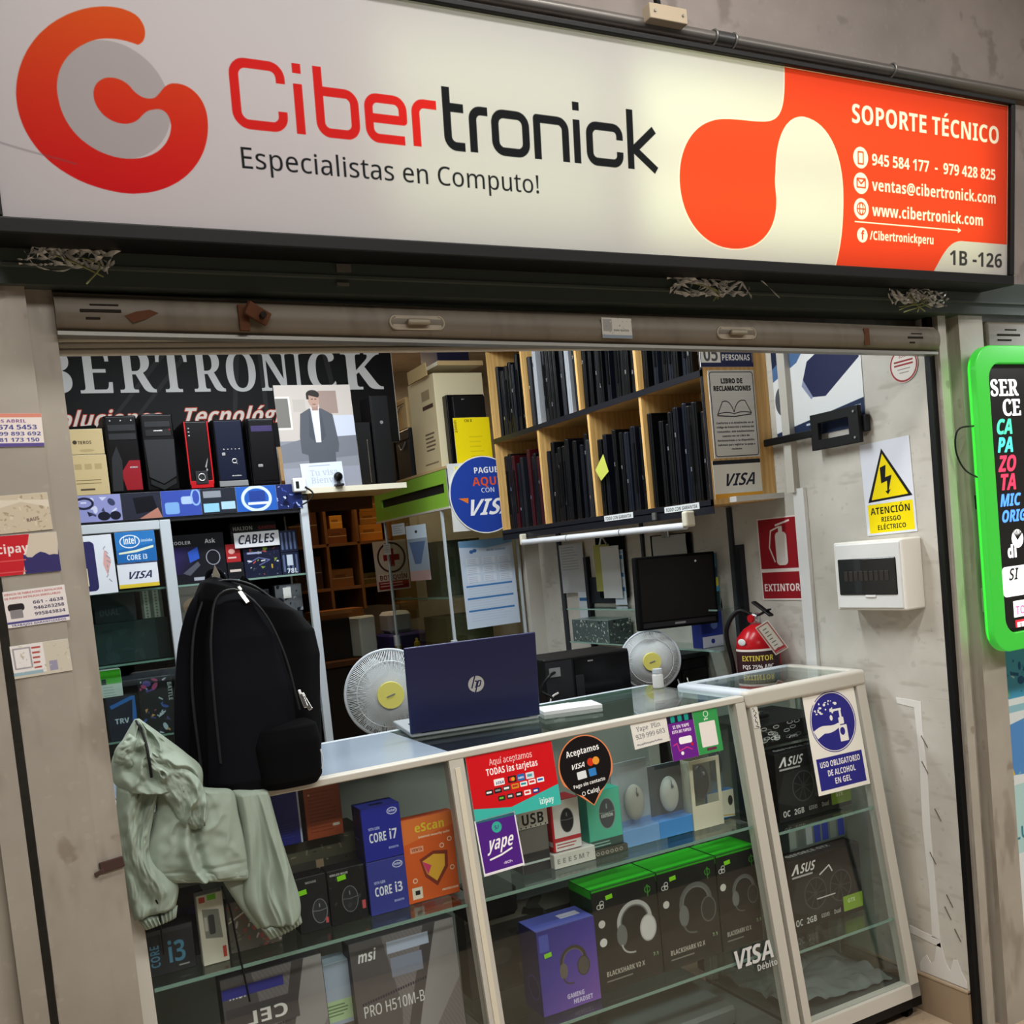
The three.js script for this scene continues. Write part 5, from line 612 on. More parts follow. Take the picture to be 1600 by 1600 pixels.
// ---------------------------------------------------------------- pine shelf of stored laptops on the right wall
{
  const t = thing('laptop_shelf', 'wall shelf of pale pine cubbies full of upright laptops', 'shelf', [0, 0, 0]);
  const X0 = 2.134, X1 = 2.409, Z0 = -2.25, Z1 = -0.678, Y0 = 1.645, YM = 2.083, Y1 = 2.52, e = 0.016;
  const board = (n, g, lbl) => part(t, n, g, M.pine, null, null, lbl);
  const edge = (x0, x1, y0, y1, z0, z1) => part(t, 'edge_band', bx(x0, x1, y0, y1, z0, z1), M.edge);
  board('end_panel', bx(X0, X1, Y0, Y1, Z1 - e, Z1)); board('end_panel', bx(X0, X1, Y0, Y1, Z0, Z0 + e)); board('back_board', bx(X1 - 0.008, X1, Y0, Y1, Z0 + e, Z1 - e));
  for (const y of [Y0, YM - e / 2, Y1 - e]) { board('shelf_board', bx(X0, X1 - 0.008, y, y + e, Z0 + e, Z1 - e)); edge(X0 - 0.003, X0, y - 0.004, y + e + 0.002, Z0, Z1); }
  edge(X0 - 0.003, X0, Y0 - 0.03, Y0, Z0, Z1); edge(X0 - 0.003, X0, Y0, Y1, Z1 - 0.012, Z1);
  const dl = [-1.826, -1.410, -1.05], du = [-1.915, -1.465, -1.06];
  for (const z of dl) board('divider', bx(X0 + 0.002, X1 - 0.008, Y0 + e, YM - e / 2, z - e / 2, z + e / 2)); for (const z of du) board('divider', bx(X0 + 0.002, X1 - 0.008, YM + e / 2, Y1 - e, z - e / 2, z + e / 2));
  part(t, 'shelf_ledge', bx(2.2, 2.409, 1.648, 1.666, Z1, -0.642), M.white);
  // labels taped on the front edge
  for (const [z, w] of [[-1.25, 0.2], [-0.85, 0.2]]) { const s = sheet(w, 0.022, (c, W, H) => { fill(c, W, H, '#d9dcdc'); T(c, 'TODO CON GARANTIA', 6, H * 0.8, 15, '#333', { w: W * 0.9, italic: true }); }); s.g.rotateY(-Math.PI / 2); part(t, 'paper_label', s.g, s.m, [X0 - 0.0045, Y0 + 0.004, z]); }
  // the laptops, each one standing on its short edge
  const ord = ['first', 'second', 'third', 'fourth', 'fifth', 'sixth', 'seventh', 'eighth', 'ninth', 'tenth', 'eleventh', 'twelfth'], cub = ['farthest', 'second', 'third', 'nearest'];
  const cols = [[0x08090c, 'black'], [0x0d1019, 'blue-black'], [0x17181c, 'charcoal'], [0x060709, 'black'], [0x26282d, 'grey'], [0x9a9ea4, 'silver'], [0x34090e, 'maroon'], [0x090a0d, 'black'], [0x141823, 'slate blue']];
  const mats = cols.map(([h]) => std(h, 0.3)), seam = M.blackMatte;
  const baseG = rb(0.225, 0.34, 0.017, 0.006), lidG = rb(0.222, 0.336, 0.0085, 0.0035), hingeG = at(cyl(0.006, 0.006, 0.2, 10), 0, 0, 0), portG = rb(0.002, 0.016, 0.006, 0.0006);
  seed = 7;
  const fillRow = (y, bounds, row, top) => {
    for (let k = 0; k < 4; k++) {
      let z = bounds[k] + 0.012; const z1 = bounds[k + 1] - 0.014; let n = 0; const lean = rr(0.0, 0.03);
      while (z + 0.034 < z1 && n < 12) {
        const pick = row === 'upper' && k === 1 ? [4, 5, 2, 0, 3, 7][n % 6] : row === 'lower' && k === 0 ? [0, 3, 6, 7, 2, 6][n % 6] : [0, 3, 7, 1, 8, 2, 0, 4, 5, 3, 7, 0, 1, 3][(rnd() * 14) | 0]; const ci = pick === 6 && !(row === 'lower' && k === 0) && rnd() < 0.8 ? 0 : pick;
        const hs = rr(0.86, 1.03), th = rr(0.92, 1.25), g = thing('laptop', `${cols[ci][1]} laptop, ${ord[n]} from left in ${row} row ${cub[k]} cubby of pine shelf`, 'laptop', [X0 + 0.013 + 0.1125 + rr(0, 0.014), y + 0.001, z + 0.013 * th], 0, `laptops in the ${row} row of the pine shelf`);
        g.rotation.x = lean; g.scale.set(1, hs, th);
        part(g, 'base', baseG, mats[ci], [0, 0.17, -0.0045]); part(g, 'lid', lidG, mats[ci], [0, 0.169, 0.0088]); if (rnd() < 0.6) part(g, 'port', portG, M.silver, [-0.1125, rr(0.06, 0.28), -0.004]); if (rnd() < 0.4) part(g, 'hinge', hingeG, seam, [-0.111, 0.17, 0.004]);
        z += 0.0285 * th + (rnd() < 0.3 ? rr(0.012, 0.04) : 0.004); n++;
      }
    }
  };
  fillRow(Y0 + e, [Z0 + e, ...dl, Z1 - e], 'lower'); fillRow(YM + e / 2, [Z0 + e, ...du, Z1 - e], 'upper');
  const note = extr([[0, 0], [0.055, 0.03], [0.04, 0.1], [-0.025, 0.045]], 0.0008); note.rotateY(-Math.PI / 2); solo('sticky_note', 'yellow-green paper note tucked in third lower cubby', 'paper', note, std(0xc8cf5c, 0.8), [X0 + 0.004, 1.80, -1.36], [0, 0.1, 0.1]);
  const tm = std(0xd9dbe0, 0.35);
  const lamp = thing('tube_lamp', 'unlit white fluorescent tube fixed under the pine shelf', 'lamp', [2.11, 1.59, -1.41]);
  part(lamp, 'tube', at(cyl(0.0125, 0.0125, 1.2, 16), 0, 0, 0, Math.PI / 2 + 0.008), tm); for (const z of [-0.2, 0.2]) part(lamp, 'wire_clip', at(new THREE.TorusGeometry(0.0145, 0.0015, 5, 14), 0, 0, z), M.steel);
  part(lamp, 'end_holder', rb(0.04, 0.055, 0.03, 0.008), M.cream, [0.005, 0.018, 0.612]); part(lamp, 'end_holder', rb(0.03, 0.05, 0.02, 0.006), M.cream, [0.005, 0.018, -0.608]); part(lamp, 'bracket', bx(0.005, 0.012, 0.03, 0.056, 0.4, 0.42), M.steel);
}
// ---- notices on the shelf end
const ze = -0.6765;
poster('notice_board', 'brushed complaints book notice with open book drawing', 'sign', [2.25, 1.943, ze], [0, 0, 0], 0.196, 0.292, (c, w, h) => {
  fill(c, w, h, '#d0cfca'); for (let i = 0; i < 120; i++) R(c, 0, hash2(i, 1, 1) * h, w, 1, i % 2 ? '#d8d7d2' : '#c6c5c0'); c.strokeStyle = '#2d2d2f'; c.lineWidth = 5; c.beginPath(); c.roundRect(10, 10, w - 20, h - 20, 16); c.stroke();
  T(c, 'LIBRO DE', w / 2, h * 0.15, 38, '#101012', { align: 'center', w: w * 0.48, stroke: '#101012', lw: 2.5 }); T(c, 'RECLAMACIONES', w / 2, h * 0.235, 38, '#101012', { align: 'center', w: w * 0.82, stroke: '#101012', lw: 2.5 });
  c.strokeStyle = '#101012'; c.lineWidth = 5; c.beginPath(); c.moveTo(w * 0.5, h * 0.48); c.quadraticCurveTo(w * 0.42, h * 0.32, w * 0.26, h * 0.36); c.lineTo(w * 0.14, h * 0.5); c.quadraticCurveTo(w * 0.34, h * 0.46, w * 0.5, h * 0.5); c.quadraticCurveTo(w * 0.66, h * 0.46, w * 0.88, h * 0.49); c.lineTo(w * 0.76, h * 0.35); c.quadraticCurveTo(w * 0.58, h * 0.32, w * 0.5, h * 0.48); c.stroke(); P(c, [[w * 0.13, h * 0.515], [w * 0.5, h * 0.53], [w * 0.88, h * 0.505]], null, '#1d1d1f', 6);
  const s = ['Conforme a lo establecido en el', 'Código de Protección y Defensa del', 'Consumidor, este establecimiento', 'cuenta con un Libro de', 'Reclamaciones a tu disposición.', 'Solícitalo para registrar tu queja o', 'reclamo.']; s.forEach((q, i) => T(c, q, w / 2, h * (0.61 + i * 0.05), 15, '#18181a', { align: 'center', stroke: '#18181a', lw: 0.8, w: w * (i === 6 ? 0.24 : i === 3 ? 0.6 : 0.82) }));
}, { ppm: 1700, rough: 0.35, t: 0.003 });
poster('card_notice', 'white card payment notice with black bar and orange foot', 'sign', [2.243, 1.726, ze], [0, 0, 0], 0.205, 0.128, (c, w, h) => { fill(c, w, h, '#e4e1d8'); R(c, 0, 0, w, h * 0.11, '#22222a'); visa(c, w * 0.18, h * 0.68, w * 0.66, '#16182e'); R(c, 0, h * 0.87, w, h * 0.13, '#e0a030'); }, { ppm: 1200, rough: 0.4, t: 0.002 });
poster('capacity_sign', 'dark blue capacity sign half hidden under the shutter', 'sign', [2.238, 2.155, ze + 0.0005], [0, 0, 0], 0.225, 0.11, (c, w, h) => { fill(c, w, h, '#262b52'); R(c, 4, 4, w - 8, h - 8, '#e6e4de'); R(c, w * 0.38, 8, w * 0.6, h - 22, '#262b52'); T(c, '05', w * 0.06, h * 0.82, 80, '#55565c', { w: w * 0.28 }); T(c, 'AFORO', w * 0.44, h * 0.4, 30, '#f0f0ea'); T(c, 'PERSONAS', w * 0.4, h * 0.8, 34, '#f0f0ea', { w: w * 0.54 }); R(c, 4, h * 0.87, w - 8, h * 0.1, '#262b52'); }, { ppm: 1200, t: 0.003 });
// ---------------------------------------------------------------- things on the right wall
const XW = 2.4095; const RW = [0, -Math.PI / 2, 0];
poster('product_poster', 'product poster with navy wrist pads on the right wall', 'poster', [XW - 0.001, 1.99, -0.455], RW, 0.39, 0.31, (c, w, h) => { fill(c, w, h, '#e4e6e6'); P(c, [[0, h * 0.02], [w * 0.45, 0], [w * 0.3, h * 0.2], [0, h * 0.34]], '#4f6f9a'); P(c, [[0, 0], [w * 0.3, 0], [0, h * 0.2]], '#202a44'); P(c, [[w * 0.36, h * 0.4], [w * 0.42, h * 0.22], [w * 0.72, h * 0.06], [w * 0.94, h * 0.12], [w * 0.98, h * 0.32], [w * 0.6, h * 0.62], [w * 0.46, h * 0.6]], '#262b4e'); P(c, [[w * 0.36, h * 0.4], [w * 0.46, h * 0.6], [w * 0.44, h * 0.62], [w * 0.34, h * 0.46]], '#8b95b0'); O(c, w * 0.1, h * 0.56, w * 0.09, h * 0.16, '#55585e'); R(c, w * 0.06, h * 0.48, w * 0.08, h * 0.14, '#2a2c30'); P(c, [[0, h * 0.9], [w, h * 0.72], [w, h], [0, h]], '#22304e'); R(c, w * 0.36, h * 0.86, w * 0.3, 6, '#c9d2e0'); R(c, w * 0.8, h * 0.8, 22, 22, '#c9d2e0'); R(c, w * 0.9, h * 0.78, 22, 22, '#c9d2e0'); }, { ppm: 900 });
{ const t = thing('round_sticker', 'round red ringed sticker high on the right wall', 'sticker', [XW - 0.001, 1.985, -0.103]); t.rotation.y = -Math.PI / 2; const cl = cell(180, 180, (c, w, h) => { fill(c, w, h, '#d9d4cc'); O(c, 90, 90, 82, 82, '#ddd8d0', '#9a3436', 9); T(c, 'ZONA', 90, 52, 20, '#9a3436', { align: 'center' }); R(c, 30, 66, 120, 9, '#9a3436'); R(c, 30, 84, 120, 9, '#9a3436'); R(c, 50, 108, 80, 5, '#9a8a84'); R(c, 60, 126, 60, 5, '#9a8a84'); }); const g = new THREE.CircleGeometry(0.051, 32); const uv = g.attributes.uv; for (let i = 0; i < uv.count; i++) uv.setXY(i, cl.u0 + (cl.u1 - cl.u0) * uv.getX(i), cl.v0 + (cl.v1 - cl.v0) * uv.getY(i)); part(t, 'sticker_disc', g, printMat(cl, 0.6), [0, 0, 0.001]); part(t, 'sticker_edge', at(cyl(0.0508, 0.0508, 0.0008, 32), 0, 0, 0.0002, Math.PI / 2), M.white); }
{ // wall mount arm
  const t = thing('mount_arm', 'black monitor mount arm with square plate on right wall', 'bracket', [2.385, 1.84, -0.355]);
  const s = new THREE.Shape([[-0.1, -0.055], [0.1, -0.055], [0.1, 0.055], [-0.1, 0.055]].map((p) => new THREE.Vector2(...p))); s.holes.push(new THREE.Path([[-0.07, -0.028], [-0.07, 0.028], [0.06, 0.028], [0.06, -0.028]].map((p) => new THREE.Vector2(...p)))); const g = new THREE.ExtrudeGeometry(s, { depth: 0.012, bevelEnabled: true, bevelSize: 0.002, bevelThickness: 0.002, bevelSegments: 1 }); g.rotateY(-Math.PI / 2); part(t, 'plate', g, M.black);
  part(t, 'arm', at(rb(0.02, 0.024, 0.28, 0.004), -0.005, 0.0, -0.235, 0.0), M.black); part(t, 'joint', at(cyl(0.015, 0.015, 0.036, 16), -0.005, 0, -0.375), M.charcoal); part(t, 'wall_spacer', rb(0.02, 0.05, 0.05, 0.003), M.charcoal, [0.012, 0, 0.09]); for (const [z, y] of [[0.085, 0.04], [0.085, -0.04]]) part(t, 'screw', at(cyl(0.004, 0.004, 0.004, 10), -0.016, y, z, 0, 0, Math.PI / 2), M.silver);
}
poster('hazard_sign', 'yellow triangle electric hazard sign above the breaker box', 'sign', [XW - 0.001, 1.637, -0.195], [0, -Math.PI / 2, 0.02], 0.19, 0.283, (c, w, h) => { fill(c, w, h, '#d8dbe4'); P(c, [[w * 0.44, h * 0.08], [w * 0.97, h * 0.62], [w * 0.08, h * 0.64]], '#1a1a1c'); P(c, [[w * 0.445, h * 0.135], [w * 0.89, h * 0.598], [w * 0.155, h * 0.615]], '#f0d80c'); P(c, [[w * 0.38, h * 0.28], [w * 0.5, h * 0.26], [w * 0.47, h * 0.39], [w * 0.6, h * 0.375], [w * 0.52, h * 0.53], [w * 0.56, h * 0.525], [w * 0.5, h * 0.575], [w * 0.45, h * 0.54], [w * 0.49, h * 0.535], [w * 0.5, h * 0.43], [w * 0.38, h * 0.45]], '#1a1a1c'); R(c, w * 0.06, h * 0.665, w * 0.9, h * 0.31, '#f0d80c'); T(c, 'ATENCIÓN', w * 0.51, h * 0.775, 46, '#1a1a1c', { align: 'center', w: w * 0.8 }); T(c, 'RIESGO', w * 0.51, h * 0.86, 32, '#1a1a1c', { align: 'center', w: w * 0.4 }); T(c, 'ELÉCTRICO', w * 0.51, h * 0.945, 32, '#1a1a1c', { align: 'center', w: w * 0.58 }); }, { ppm: 1600, rough: 0.35 });
{ const t = thing('breaker_box', 'white electric breaker box with smoked door on right wall', 'breaker box', [2.369, 1.376, -0.222]);
  part(t, 'housing', rb(0.08, 0.212, 0.27, 0.006), std(0xdddad2, 0.45)); part(t, 'front_cover', rb(0.012, 0.2, 0.252, 0.005), M.white, [-0.038, 0, 0]);
  const d = part(t, 'smoked_door', rb(0.008, 0.112, 0.226, 0.004), new THREE.MeshPhysicalMaterial({ color: 0x1b1a1a, roughness: 0.08, clearcoat: 0.6 }), [-0.0435, -0.002, -0.002]); part(d, 'door_catch', rb(0.006, 0.008, 0.04, 0.002), M.white, [-0.001, -0.06, 0.01]); for (let i = 0; i < 9; i++) part(d, 'breaker_switch', rb(0.002, 0.03, 0.014, 0.0008), std(0x35302c, 0.3), [-0.0045, 0.002, -0.08 + i * 0.02]); }
poster('extinguisher_sign', 'dark red fire extinguisher sign behind the white board', 'sign', [XW - 0.002, 1.44, -0.69], RW, 0.2, 0.29, (c, w, h) => { fill(c, w, h, '#e0d6d0'); R(c, 8, 6, w - 12, h * 0.6, '#8f1620'); R(c, 8, h * 0.66, w - 12, h * 0.32, '#8f1620'); R(c, w * 0.44, h * 0.18, w * 0.28, h * 0.4, '#dcd4ce', 20); R(c, w * 0.53, h * 0.11, w * 0.1, h * 0.1, '#dcd4ce'); P(c, [[w * 0.46, h * 0.1], [w * 0.82, h * 0.05]], null, '#dcd4ce', 8); P(c, [[w * 0.54, h * 0.12], [w * 0.34, h * 0.16], [w * 0.28, h * 0.36], [w * 0.4, h * 0.54]], null, '#dcd4ce', 7); T(c, 'EXTINTOR', w * 0.06, h * 0.89, 42, '#e9dfda', { w: w * 0.9 }); }, { ppm: 1200 });
{ // fire extinguisher
  const t = thing('fire_extinguisher', 'red fire extinguisher with paper tag behind the display case', 'extinguisher', [2.318, 0.78, -0.735]);
  part(t, 'cylinder', lathe([[0, 0], [0.072, 0], [0.076, 0.012], [0.076, 0.36], [0.07, 0.395], [0.045, 0.425], [0.02, 0.44], [0, 0.445]]), M.red); part(t, 'valve', lathe([[0, 0.44], [0.02, 0.44], [0.018, 0.47], [0.012, 0.48], [0, 0.48]]), M.silver);
  part(t, 'lever', merge([at(rb(0.02, 0.008, 0.1, 0.003), 0, 0.495, 0.04, 0.5), at(rb(0.016, 0.006, 0.09, 0.002), 0, 0.478, 0.035, -0.35)]), M.black); part(t, 'hose', tube([[0, 0.47, -0.01], [-0.03, 0.49, -0.05], [-0.06, 0.43, -0.085], [-0.05, 0.3, -0.08], [-0.03, 0.1, -0.08]], 0.008, 30, 8), M.black); part(t, 'gauge', at(cyl(0.014, 0.014, 0.01, 18), -0.02, 0.462, 0, 0, 0, Math.PI / 2), M.red);
  const lab = new THREE.CylinderGeometry(0.0768, 0.0768, 0.13, 28, 1, true, Math.PI * 1.35, Math.PI * 0.8); const cl = cell(360, 200, (c, w, h) => { fill(c, w, h, '#3a2226'); R(c, 0, 0, w, 12, '#e8dcd4'); R(c, 0, h - 12, w, 12, '#e8dcd4'); T(c, 'EXTINTOR', w * 0.2, 62, 40, '#d9c24a', { w: w * 0.6 }); T(c, 'PQS 75% ABC', w * 0.2, 104, 30, '#efe9e4', { w: w * 0.6 }); T(c, 'INSTRUCCIONES', w * 0.2, 146, 26, '#e08a90', { w: w * 0.6 }); lines(c, 60, 160, 220, 3, 9, '#c9b9b4', 3); }); const uv = lab.attributes.uv; for (let i = 0; i < uv.count; i++) uv.setXY(i, cl.u0 + (cl.u1 - cl.u0) * uv.getX(i), cl.v0 + (cl.v1 - cl.v0) * uv.getY(i)); part(t, 'label', lab, printMat(cl, 0.4), [0, 0.295, 0]);
  const badge = part(t, 'badge', at(new THREE.SphereGeometry(0.02, 16, 10).scale(0.12, 0.6, 1), -0.0735, 0.385, 0.005), M.white);
  const s = sheet(0.05, 0.12, (c, w, h) => { fill(c, w, h, '#dcd4c8'); c.strokeStyle = '#a8625c'; c.lineWidth = 4; c.strokeRect(5, 5, w - 10, h - 10); lines(c, 14, 18, w - 30, 8, 12, '#6d655c', 3); R(c, 6, h - 16, w - 12, 8, '#b0323a'); }); part(t, 'inspection_tag', s.g, s.m, [-0.035, 0.4, 0.115], [0.35, -0.7, 0.75]);
}
// clipped papers
poster('paper_list', 'typed white list sheet pinned under the pine shelf', 'paper', [XW - 0.02, 1.452, -2.07], [0, -Math.PI / 2 + 0.05, 0.02], 0.2, 0.23, (c, w, h) => { fill(c, w, h, '#b9bcbe'); lines(c, 12, 10, w - 40, 9, 9, '#8d9096', 2); }, { ppm: 700 });
{ const t = thing('clipboard', 'clipboard with yellow sheets in plastic hung on wall', 'clipboard', [XW - 0.035, 1.44, -1.76]); t.rotation.y = -Math.PI / 2; part(t, 'board', rb(0.23, 0.28, 0.006, 0.003), M.blackMatte, [0.02, 0.01, -0.02]); part(t, 'sheet', bx(-0.11, 0.02, -0.1, 0.11, -0.016, -0.0145), std(0xaeae62, 0.8)); part(t, 'sheet', bx(-0.03, 0.1, -0.12, 0.1, -0.012, -0.0105), std(0xb9bab0, 0.7)); part(t, 'plastic_sleeve', bx(-0.04, 0.11, -0.13, 0.1, -0.006, -0.0052), M.plastic); part(t, 'clip', tube([[-0.03, 0.11, 0], [0, 0.14, 0.005], [0.03, 0.11, 0]], 0.005, 12, 6), M.silver); }
{ const t = thing('clipboard', 'clipboard with wrinkled white sheets above the black monitor', 'clipboard', [XW - 0.03, 1.505, -1.3]); t.rotation.y = -Math.PI / 2; part(t, 'board', rb(0.27, 0.12, 0.006, 0.003), M.blackMatte, [0, 0, -0.02]); part(t, 'sheet', (() => { const g = new THREE.PlaneGeometry(0.23, 0.12, 14, 8), p = g.attributes.position; for (let i = 0; i < p.count; i++) p.setZ(i, 0.006 * n3(p.getX(i) * 20, p.getY(i) * 20, 1)); g.computeVertexNormals(); return g; })(), std(0xa9aaa4, 0.8), [0.01, -0.004, -0.006]); part(t, 'clip', at(rb(0.05, 0.03, 0.012, 0.004), 0, 0.062, 0), M.silver); }
poster('wall_calendar', 'narrow blue and white price strip hanging beside monitor', 'paper', [XW - 0.02, 1.4, -1.68], RW, 0.09, 0.24, (c, w, h) => { fill(c, w, h, '#c4cfda'); for (const y of [0.1, 0.42, 0.68]) R(c, 4, h * y, w - 8, 12, '#3f78b0'); R(c, 4, 4, w - 8, 8, '#7fb0d8'); }, { ppm: 700 });
poster('wall_calendar', 'small white price card left of the narrow blue strip', 'paper', [XW - 0.02, 1.27, -1.99], RW, 0.1, 0.14, (c, w, h) => { fill(c, w, h, '#c9d2da'); R(c, 6, h * 0.2, w - 12, 10, '#2f5f94'); }, { ppm: 700 });
solo('dark_panel', 'dark pin board panel behind the clipboard sheets', 'board', rb(0.01, 0.12, 0.22, 0.003), std(0x20242a, 0.5), [XW - 0.006, 1.345, -1.83]);
for (const [z, w] of [[-2.2, 0.03], [-1.5, 0.015], [-0.93, 0.02]]) solo('wall_batten', z === -2.2 ? 'dark upright batten beside the white post' : z === -1.5 ? 'thin dark upright batten left of the monitor' : 'dark upright rail right of the monitor', 'batten', bx(-0.012, 0, 1.0, 1.64, -w / 2, w / 2), std(0x33363a, 0.5), [XW, 0, z]);
{ // monitor on an arm
  const t = thing('monitor', 'black square monitor tilted on its arm under the shelf', 'monitor', [2.148, 1.228, -0.955], -0.1); t.rotation.z = -0.02;
  part(t, 'bezel', rb(0.33, 0.262, 0.03, 0.006), M.blackMatte, [0, 0.13, 0]); const sc = part(t, 'screen', bx(-0.152, 0.152, 0.03, 0.252, 0.0152, 0.0158), std(0x030304, 0.5)); part(t, 'bottom_strip', bx(-0.15, 0.15, 0.008, 0.024, 0.0152, 0.017), M.charcoal); part(t, 'maker_label', bx(-0.022, 0.022, 0.012, 0.019, 0.017, 0.0174), M.grey); part(t, 'painted_reflection_dot', at(cyl(0.004, 0.004, 0.001, 10), 0.08, 0.232, 0.0165, Math.PI / 2), M.white, null, null, 'small white dot standing for a reflection');  // white disc on the screen is a painted reflection
  part(t, 'arm', merge([at(rb(0.04, 0.04, 0.12, 0.006), 0.05, 0.12, -0.07), at(rb(0.22, 0.03, 0.03, 0.006), 0.14, 0.12, -0.13), at(rb(0.02, 0.16, 0.08, 0.006), 0.262, 0.12, -0.13)]), M.black);
}
{ // shelf rack with boxes on right wall behind monitor
  const t = thing('goods_rack', 'dark wall rack with glass shelves behind the black monitor', 'shelf', [0, 0, 0]); for (const z of [-1.95, -0.88]) part(t, 'upright', bx(2.385, 2.408, 0.8, 1.5, z - 0.012, z + 0.012), M.charcoal); for (const y of [1.12, 1.27]) { part(t, 'glass_shelf', bx(2.27, 2.408, y, y + 0.006, -1.95, -0.88), M.glassGreen); part(t, 'shelf_edge', bx(2.268, 2.2702, y, y + 0.006, -1.95, -0.88), M.glassEdge); }
  boxed('toner_box', 'cyan and yellow box behind the right monitor edge', 'box', 2.345, 1.3675, -1.03, 0.12, 0.09, 0.06, sideM(0x2a8ac0), { front: pc(0.12, 0.09, (c, w, h) => { fill(c, w, h, '#4fa4d6'); R(c, 0, h * 0.62, w, h * 0.38, '#20486a'); }) }).position.y = 1.277 + 0.11;
  boxed('toner_box', 'yellow striped box below the cyan one by monitor', 'box', 2.345, 1.277, -1.025, 0.12, 0.109, 0.07, sideM(0x2a6a80), { front: pc(0.12, 0.109, (c, w, h) => { fill(c, w, h, '#3f9ac0'); P(c, [[0, h * 0.2], [w, 0], [w, h * 0.3], [0, h * 0.5]], '#c8c43a'); R(c, 0, h * 0.5, w, h * 0.5, '#1f3c40'); }) });
  boxed('router_box', 'dark blue router box on lower shelf by monitor', 'box', 2.335, 1.1265, -1.0, 0.1, 0.14, 0.06, sideM(0x27347a), { front: pc(0.1, 0.14, (c, w, h) => { fill(c, w, h, '#2c3c92'); O(c, w * 0.6, h * 0.4, 18, 18, '#6b86c8'); R(c, 0, h * 0.7, w, h * 0.3, '#c9d2e4'); O(c, w * 0.5, h * 0.84, 10, 10, '#2c3c92'); }) });
  boxed('cable_pack', 'clear packs of cables on glass shelf left of monitor', 'pack', 2.33, 1.126, -1.62, 0.12, 0.1, 0.3, std(0x6f7c78, 0.3), { front: pc(0.12, 0.1, (c, w, h) => { fill(c, w, h, '#4a5654'); specks(c, w, h, 60, ['#a8b8b4', '#2b3432', '#d8dcd0', '#7a8a70'], 3, 16, 8); }), left: pc(0.3, 0.1, (c, w, h) => { fill(c, w, h, '#4a5654'); specks(c, w, h, 120, ['#a8b8b4', '#2b3432', '#d8dcd0', '#7a8a70'], 3, 16, 18); }) });
}
{ const t = thing('low_cabinet', 'black two door cabinet standing under the monitor', 'cabinet', [2.265, 0, -1.3]); part(t, 'body', rb(0.27, 1.08, 0.34, 0.006), M.black, [0, 0.54, 0]); part(t, 'top_board', rb(0.28, 0.02, 0.36, 0.004), M.charcoal, [0, 1.09, 0]); for (const x of [-0.067, 0.067]) { const d = part(t, 'door', rb(0.126, 0.98, 0.012, 0.003), M.blackGloss, [x, 0.55, 0.174]); part(d, 'handle', tube([[x < 0 ? 0.045 : -0.045, 0.38, 0.008], [x < 0 ? 0.047 : -0.047, 0.42, 0.02], [x < 0 ? 0.045 : -0.045, 0.46, 0.008]], 0.004, 12, 6), M.silver); } }
// ---------------------------------------------------------------- desk behind the counter and what stands on it
{ const t = thing('work_desk', 'dark desk hidden behind the display counter', 'desk', [1.5, 0, -1.06]); part(t, 'desktop', rb(1.22, 0.03, 0.42, 0.004), M.woodDark, [0, 0.955, 0]); for (const x of [-0.58, 0.58]) for (const z of [-0.18, 0.18]) part(t, 'leg', bx(x - 0.02, x + 0.02, 0, 0.94, z - 0.02, z + 0.02), M.black); }
function deskFan(label, pos, r, yaw, tilt, s) {
  const t = thing('desk_fan', label, 'fan', pos, yaw); const cy = r + 0.04; t.scale.setScalar(1);
  const cage = part(t, 'cage_rim', at(new THREE.TorusGeometry(r, 0.005, 8, 64), 0, cy, 0, tilt), M.aluCool);
  const w = []; for (let i = 0; i < 150; i++) { const a = i / 150 * Math.PI * 2, c = Math.cos(a), q = Math.sin(a); w.push(new THREE.TubeGeometry(new THREE.QuadraticBezierCurve3(V(c * r * 0.26, q * r * 0.26, 0.045), V(c * r * 0.7, q * r * 0.7, 0.045), V(c * r, q * r, 0)), 4, 0.0014, 4)); } for (const k of [0.5, 0.75]) w.push(at(new THREE.TorusGeometry(r * k, 0.0014, 5, 48), 0, 0, 0.045 - 0.02 * k * k));
  part(t, 'front_grille', at(merge(w), 0, cy, 0, tilt), std(0xd3d8da, 0.4)); const w2 = []; for (let i = 0; i < 60; i++) { const a = i / 60 * Math.PI * 2, c = Math.cos(a), q = Math.sin(a); w2.push(new THREE.TubeGeometry(new THREE.QuadraticBezierCurve3(V(c * r * 0.2, q * r * 0.2, -0.06), V(c * r * 0.7, q * r * 0.7, -0.06), V(c * r, q * r, 0)), 4, 0.0012, 4)); }
  part(t, 'rear_grille', at(merge(w2), 0, cy, 0, tilt), std(0xc9ced0, 0.4)); part(t, 'hub_badge', at(cyl(r * 0.3, r * 0.31, 0.012, 32), 0, cy, 0.05, Math.PI / 2 + tilt), M.yellow); part(t, 'badge_mark', at(rb(r * 0.2, 0.004, 0.002, 0.0008), 0, cy, 0.0572, tilt, 0, 0.3), M.grey);
  for (let i = 0; i < 3; i++) { const a = i * 2.094, bl = extr([[0.02, -0.02], [r * 0.5, -r * 0.34], [r * 0.86, -r * 0.2], [r * 0.88, r * 0.16], [r * 0.5, r * 0.2], [0.02, 0.03]], 0.003); part(t, 'blade', at(at(bl, 0, 0, -0.012, 0.25, 0, 0), 0, cy, 0, tilt, 0, a), new THREE.MeshPhysicalMaterial({ color: 0xdfe6e8, roughness: 0.4, transmission: 0.25, thickness: 0 })); }
  part(t, 'motor', at(cyl(0.035, 0.045, 0.08, 20), 0, cy, -0.08, Math.PI / 2 + tilt), M.white); part(t, 'stand', merge([at(cyl(0.014, 0.016, r + 0.05, 14), 0, (r + 0.05) / 2, -0.09), at(cyl(0.085, 0.09, 0.02, 28), 0, 0.01, -0.06)]), M.white);
}
deskFan('pale desk fan with yellow hub behind the navy laptop', [1.045, 0.971, -1.0], 0.138, -0.28, -0.05);
